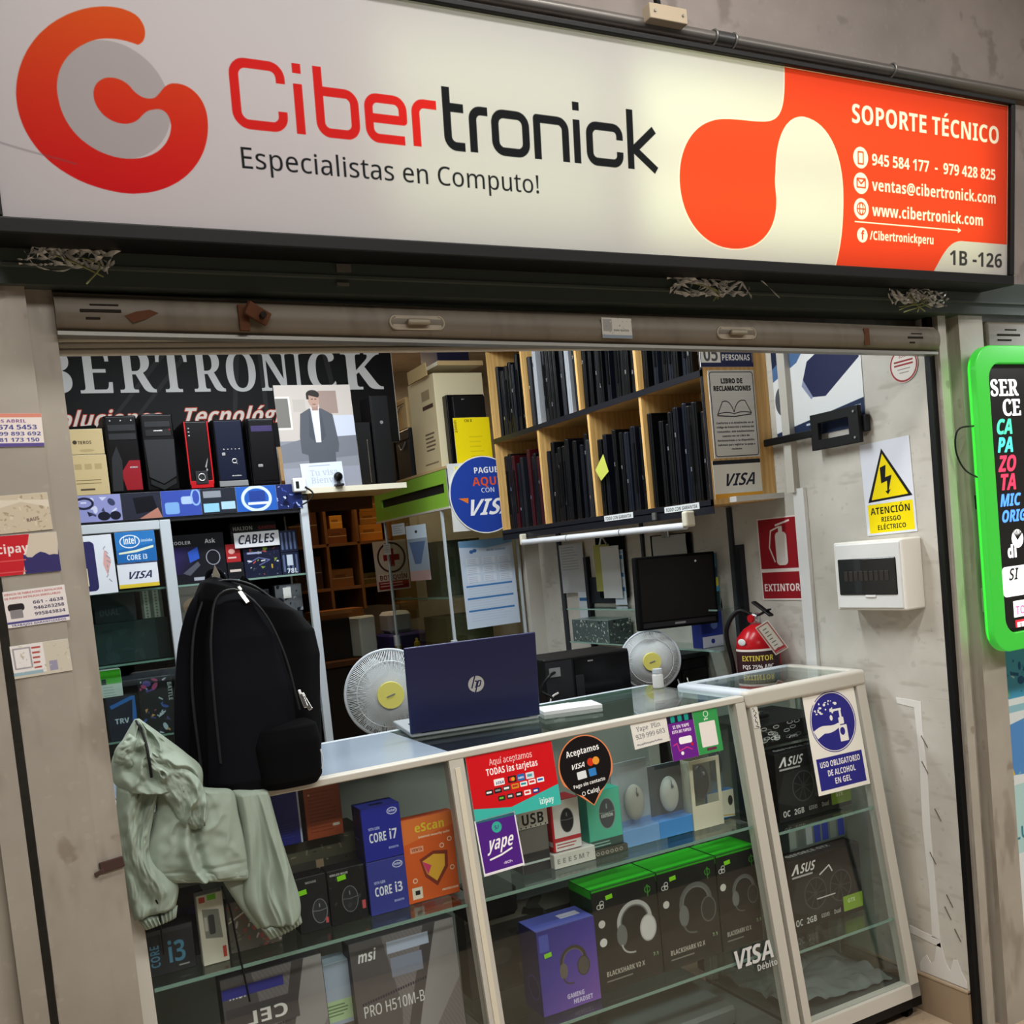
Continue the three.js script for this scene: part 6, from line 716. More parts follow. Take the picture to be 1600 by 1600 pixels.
deskFan('smaller desk fan with yellow hub beside the black computer', [2.045, 0.971, -1.0], 0.106, -0.5, -0.05);
{ // black computer lying on its side on desk
  const t = thing('computer_case', 'black computer case on desk behind the counter', 'computer', [1.735, 0.971, -1.01], -0.1);
  part(t, 'body', rb(0.32, 0.215, 0.2, 0.006), M.black, [0, 0.108, 0]); part(t, 'rear_panel', bx(-0.157, -0.06, 0.01, 0.205, 0.1, 0.1035), M.charcoal); part(t, 'front_panel', bx(-0.05, 0.157, 0.01, 0.205, 0.1, 0.104), M.blackGloss); part(t, 'vent', bx(-0.05, -0.02, 0.03, 0.15, 0.104, 0.106), M.charcoal); part(t, 'power_socket', bx(-0.145, -0.105, 0.155, 0.185, 0.103, 0.108), M.grey); part(t, 'badge', at(cyl(0.01, 0.01, 0.002, 16), -0.075, 0.03, 0.1045, Math.PI / 2), std(0x3a3f8c, 0.3)); part(t, 'status_label', bx(0.0, 0.02, 0.19, 0.195, 0.104, 0.1046), M.grey);
  part(t, 'power_cable', tube([[-0.125, 0.17, 0.105], [-0.16, 0.165, 0.14], [-0.19, 0.12, 0.13], [-0.16, 0.09, 0.15], [-0.2, 0.03, 0.14], [-0.24, 0.0, 0.18]], 0.005, 40, 6), M.black); part(t, 'signal_cable', tube([[-0.12, 0.1, 0.105], [-0.15, 0.09, 0.12], [-0.165, 0.04, 0.13], [-0.15, 0.005, 0.12]], 0.004, 24, 6), M.white);
}
{ const t = thing('pill_bottle', 'small white plastic bottle by the smaller desk fan', 'bottle', [1.905, 1.0665, -0.74]); part(t, 'body', lathe([[0, 0], [0.017, 0], [0.018, 0.004], [0.018, 0.042], [0.013, 0.05], [0, 0.05]], 20), M.white); part(t, 'cap', at(cyl(0.016, 0.016, 0.014, 20), 0, 0.056, 0), M.aluCool); t.position.set(1.86, 1.0665, -0.7); }
{ // folded packet on the glass
  const g = new THREE.BoxGeometry(0.18, 0.012, 0.11, 24, 2, 16), p = g.attributes.position; for (let i = 0; i < p.count; i++) { const x = p.getX(i), z = p.getZ(i); if (p.getY(i) > 0) p.setY(i, 0.004 + 0.022 * Math.abs(n3(x * 22, z * 24, 3)) * (1 - Math.abs(x) / 0.095) * (1 - Math.abs(z) / 0.06)); } g.computeVertexNormals(); solo('paper_packet', 'flat white crumpled packet on the glass top beside laptop', 'packet', g, std(0xd8dadb, 0.5), [1.47, 1.0725, -0.62], [0, -0.25, 0]);
}
// ---------------------------------------------------------------- laptop on the counter
{
  const t = thing('laptop', 'open navy blue laptop with silver round logo on counter', 'laptop', [1.146, 1.0665, -0.585], -0.157);
  part(t, 'base', rb(0.38, 0.016, 0.255, 0.005), std(0xaeb4bb, 0.35, 0.2), [0, 0.0085, -0.128]); part(t, 'keyboard', bx(-0.165, 0.165, 0.0166, 0.0182, -0.15, -0.03), M.charcoal); part(t, 'touchpad', bx(-0.05, 0.05, 0.0166, 0.0176, -0.24, -0.17), M.silver); part(t, 'hinge', at(cyl(0.006, 0.006, 0.32, 12), 0, 0.016, 0, 0, 0, Math.PI / 2), M.black);
  const lid = part(t, 'lid', rb(0.384, 0.245, 0.008, 0.0038, 3).translate(0, 0.1225, 0), new THREE.MeshPhysicalMaterial({ color: 0x1d2354, roughness: 0.33, metalness: 0.15, clearcoat: 0.2, clearcoatRoughness: 0.3 }), [0, 0.012, 0.002], [0.12, 0, 0]);
  part(lid, 'screen', bx(-0.175, 0.175, 0.025, 0.23, -0.0046, -0.0042), std(0x20242c, 0.2));
  const cl = cell(160, 160, (c, w, h) => { fill(c, w, h, '#c9ccd0'); O(c, 80, 80, 79, 79, '#d2d4d7'); const ln = (x, y0, y1) => P(c, [[x, y0], [x - (y1 - y0) * 0.32, y1]], null, '#20265a', 13); c.lineCap = 'butt'; ln(72, 0, 118); P(c, [[68, 52], [86, 52], [91, 60], [72, 118]], null, '#20265a', 12); ln(105, 46, 160); P(c, [[103, 52], [124, 52], [129, 60], [117, 96], [110, 104], [88, 104]], null, '#20265a', 12); });
  const g = new THREE.CircleGeometry(0.0235, 40), uv = g.attributes.uv; for (let i = 0; i < uv.count; i++) uv.setXY(i, cl.u0 + (cl.u1 - cl.u0) * uv.getX(i), cl.v0 + (cl.v1 - cl.v0) * uv.getY(i)); const mm = new THREE.MeshStandardMaterial({ map: cl.s.t, roughness: 0.25, metalness: 0.3 }); part(lid, 'logo', g, mm, [0.006, 0.118, 0.0044]);
}
// ---------------------------------------------------------------- cloth: a pillow between two edge lines, folds pushed outwards
function pillow(L, Rr, nU, nV, z0, thick, fold) {
  const line = (pts) => new THREE.CatmullRomCurve3(pts.map((p) => V(p[0], p[1], p[2] || 0)), false, 'centripetal'); const a = line(L), b = line(Rr), pos = [], uv = [], idx = [];
  for (const s of [1, -1]) for (let j = 0; j <= nV; j++) { const p = a.getPointAt(j / nV), q = b.getPointAt(j / nV); for (let i = 0; i <= nU; i++) { const u = i / nU, e = Math.pow(Math.max(0, 1 - Math.pow(Math.abs(2 * u - 1), 2.6)), 0.55), ev = Math.min(1, Math.min(j, nV - j) / 2 + 0.25); pos.push(p.x + (q.x - p.x) * u, p.y + (q.y - p.y) * u, z0 + p.z + (q.z - p.z) * u + (s > 0 ? e * ev * (thick + fold(u, j / nV)) : -e * ev * 0.004)); uv.push((p.x + (q.x - p.x) * u) * 1, (p.y + (q.y - p.y) * u) * 1); } }
  const n = (nU + 1) * (nV + 1); for (let j = 0; j < nV; j++) for (let i = 0; i < nU; i++) { const o = j * (nU + 1) + i; idx.push(o, o + nU + 1, o + 1, o + 1, o + nU + 1, o + nU + 2); const k = n + o; idx.push(k, k + 1, k + nU + 1, k + 1, k + nU + 2, k + nU + 1); }
  for (const j of [0, nV]) for (let i = 0; i < nU; i++) { const o = j * (nU + 1) + i, k = n + o; if (j) idx.push(o, k, o + 1, o + 1, k, k + 1); else idx.push(o, o + 1, k, o + 1, k + 1, k); }
  const g = new THREE.BufferGeometry(); g.setAttribute('position', new THREE.Float32BufferAttribute(pos, 3)); g.setAttribute('uv', new THREE.Float32BufferAttribute(uv, 2)); g.setIndex(idx); g.computeVertexNormals(); return g;
}
const ridge = (x, y, s) => 1 - Math.abs(2 * fbm(x, y, 997, s, 3) - 1) * 2.2;
{
  const cloth = new THREE.MeshStandardMaterial({ map: clothTex, roughness: 0.8, side: THREE.DoubleSide, bumpMap: clothTex, bumpScale: 0.0006 });
  const t = thing('jacket', 'sage green windbreaker jacket draped over the counter edge', 'jacket', [0, 0, 0]);
  // hood bunched on the counter top
  part(t, 'hood', pillow([[0.222, 1.272, -0.05], [0.19, 1.235, -0.02], [0.163, 1.2, 0], [0.158, 1.16, 0.012], [0.175, 1.13, 0.012]], [[0.232, 1.272, -0.05], [0.268, 1.236, -0.02], [0.315, 1.186, -0.01], [0.342, 1.15, 0], [0.338, 1.1, 0.008]], 60, 60, -0.285, 0.035, (u, v) => 0.036 * Math.pow(Math.max(0, ridge(u * 2.6 + v * 1.2, v * 1.7 - u * 0.8, 5)), 1.3) + 0.007 * ridge(u * 5 - v * 3, v * 4, 9)), cloth);
  part(t, 'hood_fold', pillow([[0.205, 1.2, 0], [0.215, 1.17, 0.01], [0.24, 1.13, 0.012], [0.262, 1.09, 0.012], [0.28, 1.04, 0.01], [0.31, 1.022, 0]], [[0.245, 1.215, 0], [0.29, 1.175, 0.01], [0.325, 1.14, 0.014], [0.34, 1.09, 0.014], [0.338, 1.055, 0.012], [0.33, 1.035, 0]], 44, 60, -0.262, 0.022, (u, v) => 0.024 * Math.pow(Math.max(0, ridge(u * 2.2 + 3, v * 4.2 + u, 13)), 1.3) + 0.004 * ridge(u * 5, v * 8, 3)), cloth);
  part(t, 'collar', pillow([[0.2, 1.255, 0], [0.168, 1.225, 0.006], [0.163, 1.2, 0.006]], [[0.215, 1.24, 0], [0.2, 1.205, 0.008], [0.205, 1.18, 0.004]], 16, 20, -0.25, 0.012, (u, v) => 0.008 * ridge(u * 3, v * 5, 23)), cloth);
  // body front hanging over the glass
  part(t, 'body_panel', pillow([[0.232, 1.14, 0], [0.238, 1.1, 0.006], [0.226, 1.05, 0.008], [0.209, 1.0, 0.01], [0.212, 0.955, 0.012], [0.245, 0.922, 0.012]], [[0.36, 1.1, -0.015], [0.402, 1.086, -0.012], [0.408, 1.03, -0.002], [0.414, 0.96, 0.004], [0.416, 0.92, 0.006], [0.412, 0.89, 0.008]], 70, 60, -0.274, 0.024, (u, v) => 0.022 * Math.exp(-Math.pow((u - 0.3 - v * 0.12) / 0.07, 2)) * (0.3 + v) - 0.02 * Math.exp(-Math.pow((u - 0.42 - v * 0.08) / 0.06, 2)) * (0.4 + 0.6 * v) + 0.01 * ridge(u * 3 + v * 1.5, v * 3 - u, 33) + (v > 0.83 && v < 0.86 ? -0.003 : 0)), cloth);
  part(t, 'hem_band', pillow([[0.214, 0.952, 0], [0.228, 0.932, 0], [0.247, 0.918, 0]], [[0.4135, 0.915, 0], [0.4145, 0.9, 0], [0.413, 0.886, 0]], 60, 8, -0.262, 0.02, (u, v) => 0.006 * ridge(u * 6, 2, 44)), cloth);
  const sl = part(t, 'sleeve', pillow([[0.165, 1.15, 0.0], [0.158, 1.09, 0.004], [0.156, 1.0, 0.01], [0.16, 0.91, 0.012], [0.166, 0.858, 0.012]], [[0.25, 1.13, 0], [0.23, 1.07, 0.004], [0.215, 0.99, 0.006], [0.262, 0.91, 0.006], [0.252, 0.864, 0.006]], 50, 60, -0.272, 0.03, (u, v) => 0.012 * ridge(u * 4 + v * 2, v * 4, 53) + 0.012 * Math.sin((u - v * 0.6) * 9)), cloth);
  const cuffFold = (k) => (u, v) => 0.004 * Math.sin(u * k);
  part(sl, 'cuff', pillow([[0.17, 0.862, 0.01], [0.186, 0.832, 0.01]], [[0.256, 0.868, 0.006], [0.25, 0.842, 0.006]], 60, 8, -0.268, 0.022, cuffFold(60)), cloth);
  const sr = part(t, 'sleeve', pillow([[0.402, 1.086, -0.02], [0.41, 1.0, -0.008], [0.405, 0.92, 0], [0.395, 0.84, 0.004], [0.428, 0.765, 0.004]], [[0.485, 1.074, -0.03], [0.497, 0.975, -0.02], [0.515, 0.87, -0.008], [0.524, 0.8, 0], [0.518, 0.768, 0]], 50, 70, -0.285, 0.034, (u, v) => 0.02 * ridge(u * 2.4 + 7, v * 1.4 + u, 63) * (0.4 + v) + 0.014 * Math.sin((u + v * 0.3) * 7 + 1)), cloth);
  part(sr, 'cuff', pillow([[0.424, 0.772, 0.004], [0.443, 0.738, 0.004]], [[0.517, 0.786, 0], [0.521, 0.756, 0]], 70, 8, -0.275, 0.03, cuffFold(64)), cloth);
  part(t, 'sleeve_lining', pillow([[0.355, 0.9, 0], [0.362, 0.88, 0], [0.395, 0.81, 0], [0.42, 0.765, 0]], [[0.42, 0.9, 0], [0.425, 0.87, 0], [0.43, 0.81, 0], [0.438, 0.77, 0]], 16, 20, -0.282, 0.012, () => 0), cloth);
  part(t, 'drawcord', tube([[0.22, 0.945, -0.235], [0.209, 0.905, -0.232], [0.217, 0.889, -0.23], [0.227, 0.9, -0.231], [0.224, 0.94, -0.236]], 0.0022, 30, 6), M.black); part(t, 'drawcord', tube([[0.222, 0.93, -0.233], [0.215, 0.86, -0.236], [0.2155, 0.77, -0.262]], 0.0022, 20, 6), M.black); part(t, 'drawcord', tube([[0.352, 0.885, -0.262], [0.363, 0.84, -0.27], [0.372, 0.73, -0.266], [0.38, 0.62, -0.25]], 0.0024, 24, 6), M.black);
  part(t, 'hood_cord', tube([[0.222, 1.272, -0.30], [0.228, 1.24, -0.235], [0.229, 1.2, -0.215], [0.23, 1.16, -0.215]], 0.003, 20, 6), M.black);
  part(t, 'brand_patch', rb(0.012, 0.003, 0.001, 0.0004), M.white, [0.325, 1.018, -0.252], [0, 0, 0.4]);
}
{ // backpack sitting on the counter
  const fab = std(0x050507, 0.95), fab2 = std(0x090a10, 0.85);
  const t = thing('backpack', 'bulky black backpack with silver zip pulls on the counter', 'backpack', [0, 0, 0]);
  const K = (y, x0, x1, rz, z, tilt = 0) => ({ c: [(x0 + x1) / 2, y, z], rx: (x1 - x0) / 2, rz, tilt });
  const keys = [K(1.069, 0.36, 0.605, 0.07, -0.4), K(1.085, 0.335, 0.63, 0.088, -0.4), K(1.15, 0.33, 0.64, 0.092, -0.4), K(1.26, 0.335, 0.648, 0.092, -0.4), K(1.36, 0.352, 0.66, 0.09, -0.405, -0.02), K(1.43, 0.37, 0.655, 0.086, -0.41, -0.1), K(1.49, 0.39, 0.625, 0.078, -0.415, -0.24), K(1.525, 0.41, 0.585, 0.06, -0.42, -0.34), K(1.548, 0.435, 0.525, 0.034, -0.425, -0.4)];
  part(t, 'main_body', loft(interp(keys, 60), 72, 2.7, (a, k) => 0.02 * (fbm(a * 2.5, k * 7, 9973, 3, 3) - 0.5) + 0.022 * Math.sin(a * 7 + k * 2) * Math.sin(k * 3.1)), fab);
  part(t, 'front_panel', loft(interp([K(1.075, 0.375, 0.56, 0.05, -0.345), K(1.1, 0.36, 0.575, 0.058, -0.345), K(1.3, 0.372, 0.575, 0.056, -0.347), K(1.42, 0.39, 0.555, 0.05, -0.355), K(1.5, 0.415, 0.52, 0.04, -0.37), K(1.535, 0.44, 0.49, 0.02, -0.385)], 40), 56, 3, (a, k) => 0.03 * (fbm(a * 2, k * 6, 9973, 13, 3) - 0.5)), fab2);
  const pk = part(t, 'front_pocket', loft(interp([K(1.068, 0.48, 0.6, 0.04, -0.315), K(1.085, 0.465, 0.613, 0.048, -0.315), K(1.17, 0.46, 0.618, 0.048, -0.315), K(1.205, 0.47, 0.612, 0.042, -0.318), K(1.218, 0.5, 0.59, 0.02, -0.325)], 24), 48, 3.2, (a, k) => 0.03 * (fbm(a * 3, k * 4, 9973, 19, 2) - 0.5)), fab);
  part(pk, 'pocket_piping', tube([[0.607, 1.145, -0.272], [0.61, 1.12, -0.27], [0.605, 1.1, -0.269]], 0.0018, 10, 5), M.aluCool, null, null, 'pale reflective piping');
  part(t, 'zipper', tube([[0.385, 1.15, -0.29], [0.388, 1.32, -0.29], [0.4, 1.44, -0.305], [0.43, 1.52, -0.335], [0.47, 1.53, -0.34], [0.52, 1.48, -0.325], [0.555, 1.38, -0.305], [0.575, 1.24, -0.295]], 0.003, 60, 6), M.charcoal); part(t, 'zipper', tube([[0.35, 1.12, -0.34], [0.352, 1.34, -0.335], [0.385, 1.48, -0.36], [0.44, 1.55, -0.385], [0.51, 1.54, -0.38], [0.58, 1.47, -0.36], [0.618, 1.38, -0.345]], 0.0035, 60, 6), M.charcoal);
  const pull = (x, y, z, rz) => { const p = part(t, 'zip_pull', at(rb(0.011, 0.034, 0.004, 0.0019), 0, 0, 0, -0.3, 0, rz), M.chrome, [x, y, z]); part(p, 'slider', at(rb(0.008, 0.012, 0.006, 0.002), -0.006, 0.02, -0.002, -0.3, 0, rz), M.silver); };
  pull(0.484, 1.512, -0.325, 0.45); pull(0.588, 1.255, -0.272, 0.35); pull(0.581, 1.262, -0.274, 0.2);
  part(t, 'haul_loop', tube([[0.425, 1.545, -0.43], [0.432, 1.575, -0.425], [0.45, 1.58, -0.42], [0.468, 1.556, -0.42]], 0.006, 20, 8), fab2); part(t, 'tag_loop', extr([[0, 0], [0.012, 0.035], [0.02, 0.012], [0.018, 0]], 0.004, 0.001), std(0x9c968c, 0.8), [0.432, 1.555, -0.41], null, 'pale hanging tab');
  const strap = (pts, w) => { const c = new THREE.CatmullRomCurve3(pts.map((p) => V(...p)), false, 'centripetal'), g = new THREE.BufferGeometry(), pos = [], idx = [], n = 50; for (let i = 0; i <= n; i++) { const p = c.getPointAt(i / n), q = c.getTangentAt(i / n), s = V(-q.y, q.x, 0).normalize().multiplyScalar(w); for (const [a, b] of [[1, 0.006], [-1, 0.006], [-1, -0.006], [1, -0.006]]) pos.push(p.x + s.x * a, p.y + s.y * a, p.z + b); if (i < n) for (let k = 0; k < 4; k++) { const o = i * 4 + k, r = i * 4 + (k + 1) % 4; idx.push(o, r, o + 4, r, r + 4, o + 4); } } g.setAttribute('position', new THREE.Float32BufferAttribute(pos, 3)); g.setIndex(idx); g.computeVertexNormals(); return g; };
  part(t, 'shoulder_strap', strap([[0.44, 1.545, -0.42], [0.39, 1.5, -0.385], [0.355, 1.42, -0.37], [0.337, 1.34, -0.36], [0.325, 1.26, -0.36], [0.322, 1.18, -0.37], [0.345, 1.11, -0.385]], 0.017), fab2); part(t, 'shoulder_strap', strap([[0.5, 1.548, -0.43], [0.57, 1.49, -0.46], [0.63, 1.42, -0.47], [0.635, 1.3, -0.47], [0.615, 1.14, -0.45]], 0.016), fab);
  part(t, 'strap_webbing', tube([[0.345, 1.11, -0.35], [0.35, 1.09, -0.3], [0.37, 1.075, -0.295], [0.4, 1.074, -0.29]], 0.004, 20, 6), M.charcoal); part(t, 'strap_buckle', rb(0.02, 0.014, 0.005, 0.002), M.black, [0.376, 1.082, -0.292]);
}
// ---------------------------------------------------------------- back of the shop: banner, cabinet and machines
struct('wall_banner', merge([bx(0, 1.88, 2.18, 2.85, -2.86, -2.8), bx(0, 1.25, 0, 2.18, -2.86, -2.8)]), M.plaster, [0, 0, 0], 'partition wall behind the black banner');
{
  const x0 = 0.02, x1 = 1.875, y0 = 2.17, y1 = 2.72, W = x1 - x0, H = y1 - y0;
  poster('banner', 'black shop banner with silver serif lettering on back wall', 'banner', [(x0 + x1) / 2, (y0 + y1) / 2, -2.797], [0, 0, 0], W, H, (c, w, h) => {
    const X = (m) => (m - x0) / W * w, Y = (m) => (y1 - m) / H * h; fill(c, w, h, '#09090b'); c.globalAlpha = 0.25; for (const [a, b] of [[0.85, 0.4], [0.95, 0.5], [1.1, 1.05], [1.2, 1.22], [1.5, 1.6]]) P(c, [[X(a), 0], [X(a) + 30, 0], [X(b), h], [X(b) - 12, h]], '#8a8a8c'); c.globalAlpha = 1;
    const g = c.createLinearGradient(0, Y(2.62), 0, Y(2.435)); g.addColorStop(0, '#dededf'); g.addColorStop(0.4, '#a9a9ab'); g.addColorStop(0.6, '#f2f2f3'); g.addColorStop(1, '#b9b9bb');
    const L = [['C', 0.03, 0.15], ['I', 0.17, 0.22], ['B', 0.235, 0.385], ['E', 0.40, 0.55], ['R', 0.565, 0.725], ['T', 0.732, 0.875], ['R', 0.888, 1.035], ['O', 1.035, 1.195], ['N', 1.2, 1.35], ['I', 1.362, 1.412], ['C', 1.425, 1.585], ['K', 1.6, 1.82]]; for (const [s, a, b] of L) T(c, s, X(a), Y(2.437), 0.262 * w / W, g, { font: 'serif', w: X(b) - X(a) });
    T(c, 'Soluciones', X(0.245), Y(2.288), 0.1 * w / W, '#efe6de', { italic: true, w: X(0.72) - X(0.245), stroke: '#c4391d', lw: 7, skew: 0.15 }); T(c, 'Tecnológicas', X(0.812), Y(2.288), 0.105 * w / W, '#efe6de', { italic: true, w: X(1.43) - X(0.812), stroke: '#c4391d', lw: 7, skew: 0.15 });
  }, { ppm: 900, rough: 0.55, t: 0.002 });
}
{
  const t = thing('display_cabinet', 'tall white framed glass cabinet at the back left', 'cabinet', [0, 0, 0]); const Z = -2.3, B = -2.74;
  const fr = M.aluCool; part(t, 'post', rbx(0.598, 0.642, 0, 1.828, Z - 0.03, Z, 0.004), fr); part(t, 'post', rbx(1.188, 1.222, 0, 1.87, Z - 0.03, Z, 0.004), fr); part(t, 'post', rbx(0.16, 0.2, 0, 1.828, Z - 0.03, Z, 0.004), fr); part(t, 'top_rail', rbx(0.2, 0.598, 1.79, 1.828, Z - 0.03, Z, 0.004), fr); part(t, 'top_rail', rbx(0.642, 1.188, 1.818, 1.83, Z - 0.03, Z - 0.004, 0.003), M.charcoal);
  part(t, 'header_box', bx(0.16, 1.222, 1.83, 1.944, B, Z - 0.002), M.charcoal); part(t, 'back_board', bx(0.16, 1.222, 0, 1.83, B, B + 0.01), M.blackMatte); part(t, 'side_panel', bx(1.21, 1.222, 0, 1.83, B, Z - 0.03), M.glassGreen); part(t, 'side_panel', bx(0.16, 0.17, 0, 1.83, B, Z - 0.03), M.white); part(t, 'divider', bx(0.615, 0.625, 0, 1.83, B, Z - 0.03), M.charcoal);
  part(t, 'glass_door', bx(0.2, 0.598, 0.3, 1.79, Z - 0.018, Z - 0.014), M.glassGreen);
  for (const [x0, x1] of [[0.2, 0.612], [0.63, 1.2]]) for (const y of [1.555, 1.26, 0.95, 0.6]) { part(t, 'glass_shelf', bx(x0, x1, y - 0.008, y, B + 0.01, Z - 0.04), M.glass); part(t, 'shelf_edge', bx(x0, x1, y - 0.008, y, Z - 0.04, Z - 0.038), M.glassEdge); }
  part(t, 'base', bx(0.16, 1.222, 0, 0.3, B + 0.01, Z - 0.03), M.charcoal);
}
{ // strip of product photographs along the cabinet top
  const t = thing('photo_strip', 'strip of six blue product photographs along cabinet top', 'print', [0, 0, -2.298]); const xs = [0.29, 0.461, 0.615, 0.772, 0.917, 1.089, 1.2];
  const arts = [(c, w, h) => { fill(c, w, h, '#8c90c4'); specks(c, w, h, 12, ['#1e2030', '#3c4060', '#c9cce4'], 8, 26, 3); O(c, w * 0.2, h * 0.3, 22, 14, null, '#22243a', 6); O(c, w * 0.6, h * 0.8, 16, 12, '#1a1c2c'); O(c, w * 0.85, h * 0.8, 14, 12, '#1a1c2c'); }, (c, w, h) => { fill(c, w, h, '#2a2c3a'); P(c, [[w * 0.3, h * 0.2], [w * 0.8, h * 0.15], [w * 0.9, h * 0.7], [w * 0.35, h * 0.8]], '#14151c'); P(c, [[w * 0.4, h], [w * 0.9, h * 0.6], [w, h]], '#b07a6a'); }, (c, w, h) => { fill(c, w, h, '#3a4fa8'); R(c, w * 0.08, h * 0.45, w * 0.36, h * 0.45, '#7aa6dc', 6); R(c, w * 0.5, h * 0.25, w * 0.3, h * 0.3, '#a8c0e8', 6); O(c, w * 0.88, h * 0.3, 12, 22, null, '#8fb0e0', 5); }, (c, w, h) => { fill(c, w, h, '#262a34'); R(c, w * 0.08, h * 0.1, w * 0.5, h * 0.26, '#8a8e98'); R(c, w * 0.06, h * 0.58, w * 0.44, h * 0.34, '#8ec4e0'); R(c, w * 0.56, h * 0.54, w * 0.4, h * 0.3, '#a8cce4'); }, (c, w, h) => { fill(c, w, h, '#2a5cb4'); O(c, w * 0.5, h * 0.5, w * 0.34, h * 0.46, null, '#cfe0f4', 9); R(c, w * 0.32, h * 0.2, w * 0.4, h * 0.4, '#28408c', 4); R(c, w * 0.28, h * 0.64, w * 0.5, h * 0.1, '#dfe6ee'); }, (c, w, h) => { fill(c, w, h, '#1f2a5c'); specks(c, w, h, 30, ['#3c50a0', '#8ca0d8', '#101430', '#c8d0e8'], 4, 18, 15); }];
  arts.forEach((f, i) => { const w = xs[i + 1] - xs[i], s = sheet(w - 0.001, 0.106, f, { ppm: 700, rough: 0.3 }); part(t, 'photo_panel', s.g, s.m, [(xs[i] + xs[i + 1]) / 2, 1.89, 0]); });
}
const zt = 1.9445;
boxed('carton', 'brown carton with black logo, lower of the two by column', 'box', 0.36, zt, -2.31, 0.135, 0.16, 0.3, M.cardPale, { front: pc(0.135, 0.16, (c, w, h) => { fill(c, w, h, '#bda97e'); for (let i = 0; i < 3; i++) R(c, w * (0.1 + i * 0.28), h * 0.22, w * 0.2, h * 0.14, '#a8946a'); R(c, w * 0.1, h * 0.62, w * 0.7, 3, '#6d5c3c'); R(c, w * 0.1, h * 0.7, w * 0.7, 3, '#6d5c3c'); R(c, w * 0.2, h * 0.84, w * 0.4, 8, '#4d4030'); }) });
{ const b = boxed('carton', 'brown open carton with dark packing on top of other', 'box', 0.36, zt + 0.162, -2.31, 0.13, 0.1, 0.28, M.cardPale, { front: pc(0.13, 0.1, (c, w, h) => { fill(c, w, h, '#bba77c'); T(c, 'TEROS', w * 0.26, h * 0.6, 22, '#3c3226', { w: w * 0.4 }); O(c, w * 0.18, h * 0.52, 9, 9, '#3c3226'); O(c, w * 0.5, h * 0.86, 32, 6, '#a8946a'); }) }); part(b, 'packing', at(rb(0.1, 0.02, 0.14, 0.008), 0, 0.108, -0.1, 0, 0, 0.06), M.blackMatte); }
function tower(lbl, x, w, h, d, dress, bodyM = M.black, turn = 0) { const t = thing('computer_tower', lbl, 'computer', [x, zt, -2.335], turn, undefined); part(t, 'case', rb(w, h, d, 0.005), bodyM, [0, h / 2, -d / 2]); part(t, 'front_panel', rb(w - 0.004, h - 0.004, 0.024, 0.008), M.blackGloss, [0, h / 2, 0.008]); dress(t, w, h); return t; }
const ptf = (t, n, g, m) => part(t, n, g, m);
tower('black computer tower with red angular front, beside the cartons', 0.498, 0.126, 0.315, 0.36, (t, w, h) => { ptf(t, 'lower_panel', extr([[-0.005, 0.012], [0.055, 0.012], [0.055, 0.13], [0.015, 0.13], [-0.02, 0.08]], 0.004, 0.001).translate(0, 0, 0.02), std(0x8a1420, 0.3)); ptf(t, 'trim_wing', extr([[-0.058, 0.01], [-0.02, 0.01], [-0.012, 0.13], [-0.028, 0.19], [-0.05, 0.14]], 0.008, 0.001).translate(0, 0, 0.018), M.charcoal); ptf(t, 'drive_bay', rbx(-0.052, 0.052, 0.25, 0.275, 0.018, 0.023, 0.001), M.charcoal); ptf(t, 'drive_bay', rbx(-0.052, 0.052, 0.215, 0.24, 0.018, 0.023, 0.001), M.charcoal); for (const x of [-0.04, 0, 0.04]) ptf(t, 'button', at(cyl(0.003, 0.003, 0.003, 10), x, 0.292, 0.021, Math.PI / 2), M.silver); ptf(t, 'badge', rbx(0.015, 0.045, 0.1, 0.105, 0.024, 0.0255, 0.0005), M.silver); });
tower('charcoal computer tower with shield shaped front panel', 0.637, 0.132, 0.318, 0.36, (t, w, h) => { ptf(t, 'shield_panel', extr([[-0.052, 0.06], [0, 0.03], [0.052, 0.06], [0.058, 0.21], [-0.058, 0.21]], 0.006, 0.002).translate(0, 0, 0.018), M.charcoal); ptf(t, 'chevron', extr([[-0.05, 0.03], [0, 0.005], [0.05, 0.03], [0.05, 0.05], [0, 0.024], [-0.05, 0.05]], 0.006, 0.001).translate(0, 0, 0.019), M.black); ptf(t, 'drive_bay', rbx(-0.05, 0.05, 0.225, 0.252, 0.018, 0.023, 0.001), M.black); ptf(t, 'badge', rbx(-0.018, 0.018, 0.244, 0.249, 0.023, 0.0245, 0.0005), M.silver); ptf(t, 'drive_bay', rbx(-0.05, 0.05, 0.262, 0.285, 0.018, 0.022, 0.001), M.charcoal); ptf(t, 'indicator', at(cyl(0.003, 0.003, 0.003, 8), 0.045, 0.25, 0.023, Math.PI / 2), M.red); ptf(t, 'top_tray', rbx(-0.03, 0.03, 0.3175, 0.323, -0.1, -0.02, 0.002), M.grey); });
